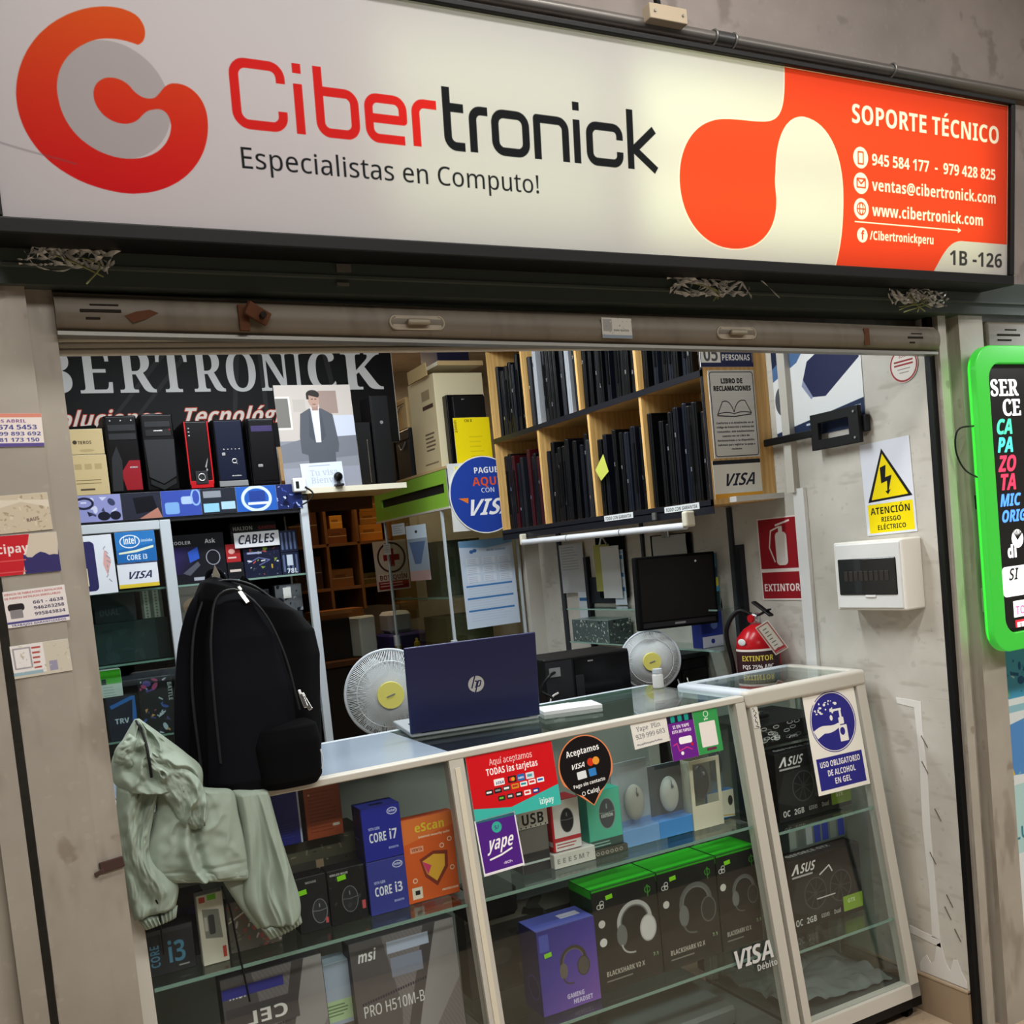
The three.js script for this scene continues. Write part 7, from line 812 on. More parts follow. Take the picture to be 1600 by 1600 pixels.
tower('slim black computer tower with glossy red edges', 0.79, 0.1, 0.286, 0.34, (t, w, h) => { for (const x of [-0.046, 0.046]) ptf(t, 'edge_strip', rbx(x - 0.003, x + 0.003, 0.02, 0.28, 0.018, 0.0225, 0.001), M.red); ptf(t, 'foot_panel', rbx(-0.046, 0.046, 0.004, 0.035, 0.018, 0.023, 0.002), M.red); ptf(t, 'control_plate', rbx(-0.025, 0.025, 0.02, 0.075, 0.022, 0.026, 0.004), M.charcoal); ptf(t, 'dial_ring', at(new THREE.TorusGeometry(0.014, 0.003, 8, 20), 0, 0.048, 0.027), M.silver); for (const y of [0.25, 0.235, 0.22]) ptf(t, 'port', rbx(-0.035, -0.028, y, y + 0.005, 0.019, 0.0215, 0.0005), M.silver); ptf(t, 'bolt_graphic', extr([[0.02, 0.06], [0.03, 0.08], [0.024, 0.085], [0.034, 0.13], [0.018, 0.09], [0.024, 0.088]], 0.001).translate(0, 0, 0.0205), M.silver); });
tower('blue-black computer tower with small round letter logo', 0.92, 0.128, 0.288, 0.36, (t, w, h) => { ptf(t, 'face_plate', rbx(-0.056, 0.056, 0.03, 0.28, 0.018, 0.023, 0.003), std(0x11172c, 0.2)); ptf(t, 'foot_panel', rbx(-0.06, 0.06, 0.004, 0.028, 0.018, 0.024, 0.002), M.grey); ptf(t, 'logo_ring', at(new THREE.TorusGeometry(0.009, 0.003, 8, 20), 0.012, 0.11, 0.024), M.silver); ptf(t, 'logo_tail', at(rb(0.01, 0.003, 0.002, 0.0008), 0.02, 0.1, 0.024, 0, 0, -0.7), M.silver); for (let i = 0; i < 5; i++) ptf(t, 'port', rbx(-0.03 + i * 0.016, -0.024 + i * 0.016, 0.158, 0.162, 0.0225, 0.0245, 0.0004), M.silver); ptf(t, 'power_button', at(rb(0.014, 0.012, 0.003, 0.001), -0.03, 0.14, 0.0235), M.silver); ptf(t, 'badge', rbx(-0.005, 0.035, 0.045, 0.05, 0.0225, 0.0245, 0.0005), M.silver); });
tower('plain glossy black computer tower in shadow beside photograph', 1.06, 0.12, 0.29, 0.34, (t, w, h) => { ptf(t, 'face_plate', rbx(-0.052, 0.052, 0.02, 0.28, 0.018, 0.022, 0.003), M.blackGloss); ptf(t, 'drive_bay', rbx(-0.045, 0.045, 0.23, 0.255, 0.021, 0.0235, 0.001), std(0x352a55, 0.3)); ptf(t, 'port', rbx(-0.03, -0.01, 0.08, 0.09, 0.0215, 0.0235, 0.0005), M.silver); });
{ const t = thing('small_speaker', 'small white and black device at cabinet top corner', 'device', [1.19, 1.905, -2.285]); part(t, 'body', rb(0.06, 0.06, 0.03, 0.006), M.white, [0, 0.03, 0]); part(t, 'button', rb(0.014, 0.03, 0.004, 0.002), M.black, [-0.012, 0.03, 0.016]); part(t, 'cable', tube([[0.02, 0.02, 0.016], [0.05, -0.01, 0.02], [0.03, -0.04, 0.02], [-0.01, -0.06, 0.018]], 0.004, 24, 6), M.black); }
// plank over the doorway with the photograph
{ const t = thing('wall_plank', 'pale wooden plank shelf bridging the store room doorway', 'shelf', [0, 0, 0]); part(t, 'board', bx(1.2, 1.69, 1.9, 1.919, -2.72, -2.3), M.pine); part(t, 'edge_strip', bx(1.2, 1.69, 1.897, 1.921, -2.3, -2.296), M.cream); part(t, 'bracket', bx(1.222, 1.24, 1.78, 1.9, -2.7, -2.35), M.woodDark); part(t, 'apron', bx(1.222, 1.66, 1.84, 1.9, -2.72, -2.7), M.woodDark); }
poster('photograph', 'large print of a person in dark suit standing indoors', 'photograph', [1.312, 2.148, -2.33], [-0.06, 0, 0], 0.346, 0.455, (c, w, h) => {
  fill(c, w, h, '#b3aaa4'); R(c, w * 0.62, h * 0.3, w * 0.38, h * 0.26, '#b7bccb'); c.lineWidth = 7; c.strokeStyle = '#cfc9c2'; R(c, 0, h * 0.12, w * 0.17, h * 0.3, '#6b6864'); c.strokeRect(-4, h * 0.12, w * 0.19, h * 0.3); R(c, w * 0.56, h * 0.06, w * 0.24, h * 0.22, '#8d7a72'); R(c, w * 0.22, h * 0.14, w * 0.16, h * 0.12, '#a8a19b'); R(c, 0, h * 0.54, w, h * 0.46, '#7d8088'); P(c, [[0, h * 0.58], [w * 0.3, h * 0.52], [w, h * 0.5], [w, h * 0.7], [0, h * 0.75]], '#6c6f78'); R(c, 0, h * 0.8, w, h * 0.2, '#8b8d99');
  P(c, [[w * 0.3, h * 0.28], [w * 0.42, h * 0.23], [w * 0.58, h * 0.23], [w * 0.72, h * 0.29], [w * 0.76, h * 0.58], [w * 0.74, h * 0.66], [w * 0.7, h * 0.66], [w * 0.68, h * 0.92], [w * 0.34, h * 0.92], [w * 0.34, h * 0.68], [w * 0.26, h * 0.66], [w * 0.26, h * 0.5]], '#4d5058'); P(c, [[w * 0.44, h * 0.22], [w * 0.55, h * 0.22], [w * 0.53, h * 0.56], [w * 0.46, h * 0.56]], '#ccd0da'); P(c, [[w * 0.42, h * 0.23], [w * 0.46, h * 0.56], [w * 0.38, h * 0.5]], '#44474f'); P(c, [[w * 0.57, h * 0.23], [w * 0.53, h * 0.56], [w * 0.6, h * 0.5]], '#44474f'); R(c, w * 0.46, h * 0.19, w * 0.08, h * 0.06, '#93756a');
  O(c, w * 0.495, h * 0.145, w * 0.072, h * 0.075, '#a58678'); c.fillStyle = '#26221f'; c.beginPath(); c.ellipse(w * 0.49, h * 0.095, w * 0.085, h * 0.045, 0, Math.PI, 7); c.fill(); R(c, w * 0.405, h * 0.09, w * 0.03, h * 0.05, '#26221f'); R(c, w * 0.465, h * 0.135, 6, 3, '#3c2f2a'); R(c, w * 0.51, h * 0.135, 6, 3, '#3c2f2a'); R(c, w * 0.475, h * 0.185, 12, 3, '#6b4a42');
}, { ppm: 800, t: 0.004 });
poster('price_card', 'white handwritten card propped before the photograph', 'card', [1.308, 1.976, -2.312], [-0.1, 0, 0.02], 0.19, 0.11, (c, w, h) => { fill(c, w, h, '#c9d0de'); T(c, 'Tu visa', w * 0.2, h * 0.52, 26, '#a0a8b8', { font: 'serif', italic: true, weight: 'normal' }); T(c, 'Bienvenido', w * 0.2, h * 0.82, 26, '#a0a8b8', { font: 'serif', italic: true, weight: 'normal' }); R(c, w * 0.2, h * 0.1, w * 0.5, 3, '#9aa2b2'); }, { ppm: 700 });
{ const t = thing('web_camera', 'small black web camera clipped on the plank edge', 'camera', [1.37, 1.921, -2.29]); part(t, 'ball', at(new THREE.SphereGeometry(0.02, 16, 12), 0, 0.042, 0), M.black); part(t, 'lens', at(cyl(0.008, 0.008, 0.006, 14), 0, 0.044, 0.019, Math.PI / 2), M.blackGloss); part(t, 'clip', merge([rbx(-0.018, 0.018, 0, 0.01, -0.02, 0.02, 0.003), at(cyl(0.005, 0.007, 0.03, 10), 0, 0.018, 0)]), M.charcoal); }
{ let i = 0; for (const [x, w, h, z, lbl, m] of [[1.545, 0.09, 0.3, -2.42, 'black slim computer with chrome side lines, right of photograph', M.blackGloss], [1.644, 0.09, 0.42, -2.42, 'taller black computer box next to slim chrome lined one', M.black], [1.5, 0.16, 0.3, -2.575, 'wide black speaker box standing behind the slim computers', M.blackMatte]]) { const t = thing('computer_tower', lbl, 'computer', [x, 1.9195, z]); part(t, 'case', rb(w, h, 0.14, 0.004), m, [0, h / 2, -0.07]); part(t, 'front_panel', rb(w - 0.006, h - 0.006, 0.008, 0.003), M.black, [0, h / 2, 0.004]); if (i === 0) for (const q of [-0.03, 0.02]) part(t, 'chrome_line', rbx(q - 0.002, q + 0.002, 0.02, h * 0.72, 0.006, 0.011, 0.001), M.chrome); else part(t, 'badge', at(cyl(0.008, 0.008, 0.003, 14), 0, h * 0.7, 0.009, Math.PI / 2), i === 2 ? M.red : M.grey); i++; } }
// contents of the cabinet
poster('phone_poster', 'white poster with dark blue phone on cabinet glass', 'poster', [0.35, 1.668, -2.297], [0, 0, 0.01], 0.12, 0.234, (c, w, h) => { fill(c, w, h, '#dfe3ec'); R(c, -10, h * 0.1, w * 0.52, h * 0.84, '#2c2a5c', 16); R(c, w * 0.02, h * 0.55, w * 0.12, h * 0.3, '#e8e3c0'); P(c, [[w * 0.72, h * 0.25], [w * 0.9, h * 0.45], [w * 0.74, h * 0.7], [w * 0.64, h * 0.5]], '#d9a8a4'); for (let i = 0; i < 8; i++) P(c, [[w * 0.76, h * (0.2 + i * 0.08)], [w * (0.55 + 0.4 * hash2(i, 1, 2)), h * (0.25 + i * 0.08)]], null, '#8c90a4', 3); }, { ppm: 900 });
poster('brand_sticker', 'square blue processor sticker on cabinet glass', 'sticker', [0.497, 1.727, -2.297], [0, 0, 0], 0.152, 0.124, (c, w, h) => { fill(c, w, h, '#2468b0'); P(c, [[0, 0], [w, 0], [w, h * 0.4], [0, h * 0.6]], '#2f78c0'); O(c, w * 0.36, h * 0.32, w * 0.24, h * 0.2, null, '#e8eef6', 4); T(c, 'intel', w * 0.2, h * 0.41, 36, '#f0f4fa', { w: w * 0.32 }); T(c, 'inside', w * 0.64, h * 0.36, 14, '#c4d8ee'); P(c, [[w * 0.06, h * 0.66], [w * 0.5, h * 0.6], [w * 0.94, h * 0.48], [w * 0.94, h * 0.56], [w * 0.5, h * 0.68], [w * 0.06, h * 0.72]], '#dfe8d0'); T(c, 'CORE i3', w * 0.24, h * 0.92, 26, '#d8e6f4', { w: w * 0.52 }); }, { ppm: 900, rough: 0.35 });
poster('brand_sticker', 'white card network sticker with yellow foot on cabinet glass', 'sticker', [0.494, 1.613, -2.297], [0, 0, 0], 0.154, 0.1, (c, w, h) => { fill(c, w, h, '#dfe3ec'); R(c, 0, 0, w, 4, '#30345c'); visa(c, w * 0.2, h * 0.64, w * 0.62, '#242648'); R(c, 0, h * 0.85, w, h * 0.15, '#dcc23a'); }, { ppm: 900, rough: 0.35 });
const shelfBox = (n, lbl, x, y, w, h, side, f, zf = -2.4, d = 0.16) => boxed(n, lbl, 'box', x, y, zf, w, h, d, sideM(side), { front: pc(w, h, f, 700) });
shelfBox('cooler_box', 'black and purple laptop cooler box on top cabinet shelf', 0.749, 1.5555, 0.235, 0.21, 0x12131a, (c, w, h) => { fill(c, w, h, '#16171f'); const g = c.createLinearGradient(0, h * 0.3, w * 0.5, h * 0.6); g.addColorStop(0, '#3a2a78'); g.addColorStop(1, '#16171f'); c.fillStyle = g; c.fillRect(0, h * 0.25, w * 0.5, h * 0.55); P(c, [[w * 0.34, h * 0.36], [w * 0.52, h * 0.26], [w * 0.54, h * 0.5], [w * 0.36, h * 0.58]], '#2f58c0'); P(c, [[w * 0.22, h * 0.78], [w * 0.5, h * 0.56], [w * 0.54, h * 0.64], [w * 0.34, h * 0.84]], '#555864'); O(c, w * 0.78, h * 0.5, 20, 22, null, '#9a9ca8', 3); T(c, 'COOLER', w * 0.06, h * 0.2, 15, '#d8d8dc'); T(c, 'Ask', w * 0.66, h * 0.2, 18, '#d8d8dc'); R(c, w * 0.4, h * 0.88, w * 0.2, 10, '#a8acb8'); R(c, w * 0.72, h * 0.84, w * 0.24, 6, '#b8bcc8'); });
shelfBox('drive_box', 'red drive box right of the purple cooler box', 0.9, 1.63, 0.062, 0.08, 0x8a1d22, (c, w, h) => { fill(c, w, h, '#a8282c'); O(c, w * 0.4, h * 0.4, 10, 8, '#e0a8a0'); R(c, 4, h * 0.7, w * 0.6, 5, '#e8c8c0'); }); shelfBox('drive_box', 'small black box under the red drive box', 0.904, 1.5555, 0.07, 0.074, 0x15161a, (c, w, h) => { fill(c, w, h, '#17181c'); R(c, 6, h * 0.4, w * 0.7, 8, '#d8c8c0'); });
shelfBox('board_box', 'dark blue motherboard box with yellow wrapped parts', 1.022, 1.5555, 0.16, 0.13, 0x151a30, (c, w, h) => { fill(c, w, h, '#181c34'); P(c, [[w * 0.1, h * 0.5], [w * 0.4, h * 0.34], [w * 0.7, h * 0.44], [w * 0.4, h * 0.6]], null, '#6b74a8', 3); specks(c, w, h, 30, ['#c8a832', '#7f9a3a', '#b04a4a', '#d8d8dc', '#2c3050'], 4, 16, 71); R(c, w * 0.1, h * 0.14, w * 0.4, 6, '#9aa0c4'); }); shelfBox('card_label', 'white handwritten cable label card on top shelf', 1.005, 1.688, 0.195, 0.066, 0xd0d0d0, (c, w, h) => { fill(c, w, h, '#d9dade'); T(c, 'CABLES', w * 0.06, h * 0.76, 38, '#26283a', { w: w * 0.82, italic: true }); }, -2.385, 0.004);
shelfBox('board_box', 'flat black box stack behind the white label card', 1.0, 1.688, 0.2, 0.11, 0x141416, (c, w, h) => { fill(c, w, h, '#17181b'); T(c, 'HALION', w * 0.05, h * 0.3, 16, '#b8b8b0'); T(c, 'GAMING', w * 0.6, h * 0.3, 14, '#a8403c'); R(c, 0, h * 0.38, w, 2, '#3c3c40'); }, -2.41);
for (let k = 0; k < 2; k++) shelfBox('ink_box', k ? 'upper dark blue striped cartridge pack at cabinet right' : 'lower dark blue striped cartridge pack at cabinet right', 1.145, 1.5555 + k * 0.098, 0.08, 0.097, 0x161c30, (c, w, h) => { fill(c, w, h, '#1b2238'); for (let i = 0; i < 4; i++) R(c, 4 + i * w * 0.24, 6, w * 0.12, h * 0.8, '#5a688c', 3); if (!k) { R(c, w * 0.3, h * 0.1, w * 0.34, h * 0.5, '#c8d4e0'); T(c, '78L', w * 0.24, h * 0.96, 22, '#d8e0ea'); } });
shelfBox('speaker_box', 'dark grey dual box on second shelf of left bay', 0.4, 1.43, 0.16, 0.116, 0x2b3134, (c, w, h) => { fill(c, w, h, '#2c3236'); T(c, 'DUAL', w * 0.1, h * 0.76, 26, '#4a5257', { w: w * 0.5 }); }); shelfBox('stand_box', 'grey shelf block carrying the dual box', 0.4, 1.2605, 0.3, 0.169, 0x2a3536, (c, w, h) => { fill(c, w, h, '#2d3a3b'); specks(c, w, h, 20, ['#334244', '#283334'], 8, 40, 2); });
shelfBox('strip_box', 'pale grey box with two dotted strips in left bay', 0.545, 1.4305, 0.085, 0.116, 0x77756c, (c, w, h) => { fill(c, w, h, '#5f5e58'); for (const x of [0.1, 0.56]) { R(c, w * x, 0, w * 0.28, h, '#a8a69a'); for (let i = 0; i < 9; i++) O(c, w * (x + 0.14), h * (i + 0.5) / 9, 3, 3, '#6d6b62'); } }); shelfBox('strip_stand', 'dark block under the dotted strip box', 0.575, 1.2605, 0.05, 0.169, 0x23292b, (c, w, h) => fill(c, w, h, '#262d2f'));
shelfBox('speaker_box', 'grey printed speaker box behind the backpack top', 0.73, 1.2605, 0.2, 0.285, 0x4a4844, (c, w, h) => { fill(c, w, h, '#5c5952'); O(c, w * 0.4, h * 0.3, 30, 26, '#7d6c58'); R(c, 0, h * 0.55, w, h * 0.45, '#1f2425'); });
shelfBox('adapter_box', 'green and white adapter box low in left bay', 0.345, 1.13, 0.085, 0.112, 0xd8d8d8, (c, w, h) => { fill(c, w, h, '#d9dcda'); R(c, 0, 0, w, h * 0.52, '#4fb52c'); R(c, w * 0.1, h * 0.32, 12, 16, '#1c241c'); lines(c, 8, h * 0.62, w * 0.6, 4, 8, '#a8b0ac', 2); }, -2.36); shelfBox('adapter_stand', 'black box under the green and white adapter box', 0.34, 0.9505, 0.1, 0.179, 0x14151a, (c, w, h) => fill(c, w, h, '#15161c'), -2.43);
shelfBox('router_box', 'navy box with bright blue triangle low in left bay', 0.375, 0.9505, 0.11, 0.176, 0x12162a, (c, w, h) => { fill(c, w, h, '#141a34'); P(c, [[w * 0.1, h * 0.22], [w * 0.98, h * 0.02], [w * 0.84, h * 0.98]], null, '#2a6cc0', 11); T(c, 'TRV', w * 0.2, h * 0.62, 22, '#d8e0ee'); }, -2.355, 0.06);
shelfBox('game_box', 'black gaming mouse pad box with colourful artwork', 0.515, 0.9505, 0.13, 0.235, 0x0f1016, (c, w, h) => { fill(c, w, h, '#101218'); specks(c, w * 0.8, h, 40, ['#3a5cb0', '#c8d0e0', '#b04a78', '#d8a060', '#5c4a90', '#2a2e44'], 5, 22, 91); T(c, 'BATTLE', w * 0.86, h * 0.1, 16, '#d8d8dc', { rot: Math.PI / 2 }); }, -2.36, 0.05);
for (const [x, y, w, h, c0, l] of [[0.7, 0.9505, 0.11, 0.2, '#26303e', 'slate box low in right bay of cabinet'], [1.1, 0.9505, 0.15, 0.22, '#2a3a70', 'blue box low at right edge of cabinet'], [1.11, 1.2605, 0.13, 0.13, '#31363a', 'dark box with green strip right of backpack'], [1.12, 1.3915, 0.12, 0.12, '#55585c', 'grey cartridge carton with white patch right of backpack'], [0.95, 1.2605, 0.17, 0.24, '#22262a', 'black carton standing behind the backpack']]) shelfBox('goods_box', l, x, y, w, h, 0x202326, (c, W, H) => { fill(c, W, H, c0); specks(c, W, H, 14, ['#8a9098', '#14171b', '#4a5058'], 6, 22, (x * 100) | 0); if (l.includes('green')) R(c, W * 0.6, H * 0.1, W * 0.3, H * 0.5, '#6cc23a'); if (l.includes('white patch')) R(c, W * 0.3, H * 0.1, W * 0.3, H * 0.4, '#d8d8d4'); });
// ---------------------------------------------------------------- green headed showcase in the middle back
{
  const t = thing('green_showcase', 'glass showcase with lime green header by the doorway', 'showcase', [0, 0, 0]); const X = 1.91, Z1 = -2.33, Z0 = -3.36;
  const s = new THREE.Shape([[Z0, 1.8], [Z1, 1.8], [Z1, 1.978], [Z0, 1.978]].map((p) => new THREE.Vector2(...p))); s.holes.push(new THREE.Path([[Z0 + 0.1, 1.868], [Z0 + 0.1, 1.912], [Z1 - 0.05, 1.912], [Z1 - 0.05, 1.868]].map((p) => new THREE.Vector2(...p)))); const g = new THREE.ExtrudeGeometry(s, { depth: 0.012, bevelEnabled: false }); g.rotateY(-Math.PI / 2); part(t, 'header_front', g, M.green, [X + 0.012, 0, 0]);
  part(t, 'header_slot', bx(X + 0.012, X + 0.02, 1.86, 1.92, Z0 + 0.05, Z1 - 0.02), M.charcoal); part(t, 'header_end', bx(X, 2.3, 1.8, 1.978, Z1 - 0.012, Z1), M.white); part(t, 'top_board', bx(X - 0.002, 2.33, 1.978, 1.99, Z0, Z1 + 0.004), M.card); part(t, 'bottom_trim', bx(X - 0.004, X + 0.01, 1.79, 1.8, Z0, Z1), M.alu);
  for (const [x, z] of [[X, -2.45], [X, -3.25], [2.3, -2.45]]) part(t, 'upright', bx(x, x + 0.012, 0, 1.8, z - 0.006, z + 0.006), M.aluCool); part(t, 'glass_side', bx(X + 0.003, X + 0.007, 0.4, 1.8, -3.24, -2.46), M.glassGreen); part(t, 'glass_front', bx(X + 0.012, 2.3, 0.4, 1.8, -2.453, -2.449), M.glassGreen);
  for (const y of [0.95, 1.36]) { part(t, 'glass_shelf', bx(X + 0.01, 2.3, y, y + 0.008, -3.24, -2.46), M.glassGreen); part(t, 'shelf_edge', bx(X + 0.007, X + 0.01, y, y + 0.008, -3.24, -2.46), M.glassEdge); } part(t, 'base', bx(X, 2.31, 0, 0.4, -3.25, -2.45), M.charcoal); part(t, 'corner_clip', rbx(X - 0.01, X + 0.016, 1.1, 1.16, -2.465, -2.44, 0.003), M.aluCool); part(t, 'corner_clip', rbx(X - 0.01, X + 0.016, 1.1, 1.16, -3.265, -3.24, 0.003), M.aluCool);
  boxed('parts_box', 'olive carton inside the green headed showcase', 'box', 2.1, 1.3685, -2.7, 0.24, 0.28, 0.2, std(0x4a4a38, 0.7), {}); boxed('parts_box', 'dull brown carton low inside the green showcase', 'box', 2.1, 0.9585, -2.66, 0.26, 0.3, 0.3, std(0x574a2a, 0.7), {});
  const hang = (x, y, z, w, h, lbl, f) => poster('hanging_pack', lbl, 'pack', [x, y, z], [0, -Math.PI / 2 + 0.3, 0], w, h, f, { ppm: 700 });
  hang(1.882, 1.6, -2.72, 0.16, 0.28, 'blue and white blister pack hung on showcase glass', (c, w, h) => { fill(c, w, h, '#8c9aa8'); R(c, 0, 0, w, h * 0.24, '#c4d4e4'); O(c, w * 0.5, h * 0.12, 7, 5, '#333'); P(c, [[w * 0.1, h * 0.3], [w * 0.9, h * 0.3], [w * 0.6, h * 0.7], [w * 0.3, h * 0.7]], '#55688c'); R(c, 0, h * 0.82, w, h * 0.18, '#a88c88'); }); hang(1.888, 1.735, -2.98, 0.11, 0.06, 'small white price card on showcase glass top', (c, w, h) => { fill(c, w, h, '#c9d0d8'); lines(c, 8, 8, w - 20, 4, 8, '#8c98a8', 2); }); hang(1.895, 1.64, -3.2, 0.06, 0.06, 'tiny white card at far edge of showcase', (c, w, h) => { fill(c, w, h, '#c4c8cc'); lines(c, 5, 6, w - 12, 4, 8, '#7c8288', 2); });
}
{ const cl = cell(420, 420, (c, w, h) => { fill(c, w, h, '#f0efe8'); O(c, w / 2, h / 2, w * 0.485, h * 0.485, '#2643a0'); T(c, 'PAGUE', w * 0.55, h * 0.22, 44, '#f2f2f2', { align: 'center', w: w * 0.36 }); T(c, 'AQUÍ', w * 0.55, h * 0.38, 62, '#e4562c', { align: 'center', w: w * 0.42 }); T(c, 'CON', w * 0.55, h * 0.47, 34, '#e8e8f0', { align: 'center', w: w * 0.2, weight: 'normal' }); visa(c, w * 0.2, h * 0.76, w * 0.68, '#f6f6f6'); P(c, [[w * 0.12, h * 0.53], [w * 0.26, h * 0.53], [w * 0.25, h * 0.6]], '#e87a2c'); });
  const t = thing('payment_sign', 'round blue pay here sign on white board by shelf', 'sign', [2.09, 1.842, -2.318]); const g = new THREE.CylinderGeometry(0.184, 0.184, 0.006, 56); g.rotateX(Math.PI / 2); const disc = new THREE.CircleGeometry(0.184, 56), uv = disc.attributes.uv; for (let i = 0; i < uv.count; i++) uv.setXY(i, cl.u0 + (cl.u1 - cl.u0) * uv.getX(i), cl.v0 + (cl.v1 - cl.v0) * uv.getY(i)); part(t, 'disc', g, M.white); part(t, 'disc_print', disc, printMat(cl, 0.4), [0, 0, 0.0036]); part(t, 'white_board', bx(-0.178, -0.02, -0.165, 0.155, -0.008, -0.004), M.white); part(t, 'yellow_corner', bx(-0.14, -0.08, 0.12, 0.14, -0.004, -0.0025), M.yellow); }
// on top of the showcase
{ const b = boxed('carton', 'tall cream carton with open flap on green showcase', 'box', 2.06, 1.9905, -2.42, 0.26, 0.45, 0.33, M.cardPale, { left: pc(0.33, 0.47, (c, w, h) => { fill(c, w, h, '#c0b08c'); R(c, w * 0.5, h * 0.3, w * 0.4, 12, '#3c2a22'); lines(c, w * 0.5, h * 0.6, w * 0.4, 5, 12, '#5c4e3c', 5); R(c, w * 0.5, h * 0.14, w * 0.3, 30, '#8a7a5c'); R(c, w * 0.4, h * 0.92, w * 0.5, 4, '#6d5e44'); }, 600) }); part(b, 'flap', at(bx(-0.13, -0.126, 0.45, 0.51, -0.26, -0.02), 0, 0, 0, 0, 0, 0.05), M.card); }
{ const t = thing('computer_tower', 'black mini tower with yellow sheet on green showcase', 'computer', [2.06, 1.9905, -2.36]); part(t, 'case', rb(0.2, 0.335, 0.05, 0.006), M.blackGloss, [0, 0.168, -0.025]); part(t, 'front_panel', rb(0.17, 0.32, 0.014, 0.005), M.black, [0.012, 0.166, 0.004]); part(t, 'power_button', at(rb(0.014, 0.006, 0.003, 0.001), -0.02, 0.31, 0.0125), M.silver); const s = sheet(0.19, 0.222, (c, w, h) => { fill(c, w, h, '#ecd60a'); lines(c, w * 0.4, h * 0.4, w * 0.44, 6, 16, '#d8c208', 4); T(c, '23mm', w * 0.09, h * 0.32, 14, '#6b5c10', { rot: -Math.PI / 2 }); T(c, 'CM B', w * 0.3, h * 0.1, 12, '#6b5c10'); }, { ppm: 700 }); part(t, 'yellow_sheet', s.g, s.m, [0.012, 0.112, 0.014]); }
{ const t = thing('upper_shelf', 'pale board shelf high beside the pine shelf', 'shelf', [0, 0, 0]); part(t, 'board', bx(1.96, 2.2, 2.478, 2.496, -2.78, -2.42), M.cream); part(t, 'edge', bx(1.96, 2.2, 2.476, 2.498, -2.42, -2.416), M.card); part(t, 'bracket', bx(2.18, 2.2, 2.3, 2.478, -2.78, -2.76), M.charcoal); boxed('navy_box', 'dark navy box on the high board shelf', 'box', 2.06, 2.4965, -2.45, 0.17, 0.12, 0.2, M.navy, { front: pc(0.17, 0.12, (c, w, h) => { fill(c, w, h, '#15172c'); specks(c, w, h, 10, ['#2c3050', '#8a8ca0'], 3, 9, 3); }) }); }
for (const [x, y, w, h, z, d, m, l] of [[2.03, 1.9905, 0.2, 0.25, -2.8, 0.2, M.charcoal, 'black padded bag behind the tall cream carton'], [2.03, 2.2415, 0.18, 0.16, -2.82, 0.2, M.card, 'tan box stacked on the black padded bag'], [2.04, 1.9905, 0.2, 0.42, -3.05, 0.25, M.black, 'tall black box at far end of showcase top']]) { const b = boxed('stored_bag', l, 'bag', x, y, z, w, h, d, m, {}, { ch: 0.006 }); if (l.includes('padded')) { part(b, 'strap', tube([[-0.101, h * 0.75, -0.05], [-0.108, h * 0.6, -0.1], [-0.101, h * 0.72, -0.15]], 0.004, 16, 6), M.grey); part(b, 'seam', bx(-0.102, -0.1, h * 0.78, h * 0.8, -0.2, 0), M.blackMatte); } }
poster('wall_calendar', 'light blue year calendar hanging on showcase front', 'calendar', [2.132, 1.418, -2.444], [0, 0, 0.01], 0.292, 0.43, (c, w, h) => {
  fill(c, w, h, '#c3d0e2'); P(c, [[0, 0], [w, 0], [w, h * 0.06], [w * 0.5, h * 0.1], [0, h * 0.07]], '#7fb0dc'); O(c, w * 0.22, h * 0.13, 9, 7, '#3a68a8'); O(c, w * 0.28, h * 0.12, 9, 7, '#3a68a8'); T(c, 'AÑO DEL CALENDARIO', w * 0.5, h * 0.14, 11, '#5a78a4', { w: w * 0.36 }); for (let r = 0; r < 3; r++) for (let k = 0; k < 3; k++) { R(c, w * (0.1 + k * 0.3), h * (0.2 + r * 0.1), w * 0.24, h * 0.075, '#d4dce8', 3); lines(c, w * (0.12 + k * 0.3), h * (0.215 + r * 0.1), w * 0.2, 4, 7, '#a4b0c8', 2); }
  for (const y of [0.51, 0.65, 0.79]) { R(c, w * 0.06, h * y, w * 0.86, h * 0.02, '#3c74b0'); lines(c, w * 0.1, h * (y + 0.035), w * 0.8, 4, 10, '#b4c0d4', 2); }
}, { ppm: 800 });
{ const t = thing('paper_heap', 'heap of pale papers behind the laptop screen', 'papers', [2.06, 1.09, -2.36]); seed = 99; for (let i = 0; i < 7; i++) { const g = new THREE.PlaneGeometry(0.16, 0.1, 8, 6); g.rotateX(-Math.PI / 2); const p = g.attributes.position; for (let k = 0; k < p.count; k++) p.setY(k, 0.012 * n3(p.getX(k) * 14 + i, p.getZ(k) * 14, i)); g.computeVertexNormals(); part(t, 'sheet', g, new THREE.MeshStandardMaterial({ color: [0xc9cdb4, 0xb4b8a0, 0x77796c, 0xd4d6cc][i % 4], roughness: 0.8, side: THREE.DoubleSide }), [rr(-0.12, 0.12), 0.012 + i * 0.006, rr(-0.03, 0.03)], [0, rr(-0.5, 0.5), 0]); } part(t, 'tray', bx(-0.18, 0.2, -0.02, 0, -0.07, 0.08), M.charcoal); part(t, 'tray_leg', bx(-0.1, 0.12, -1.09, -0.02, -0.05, 0.06), M.black); }
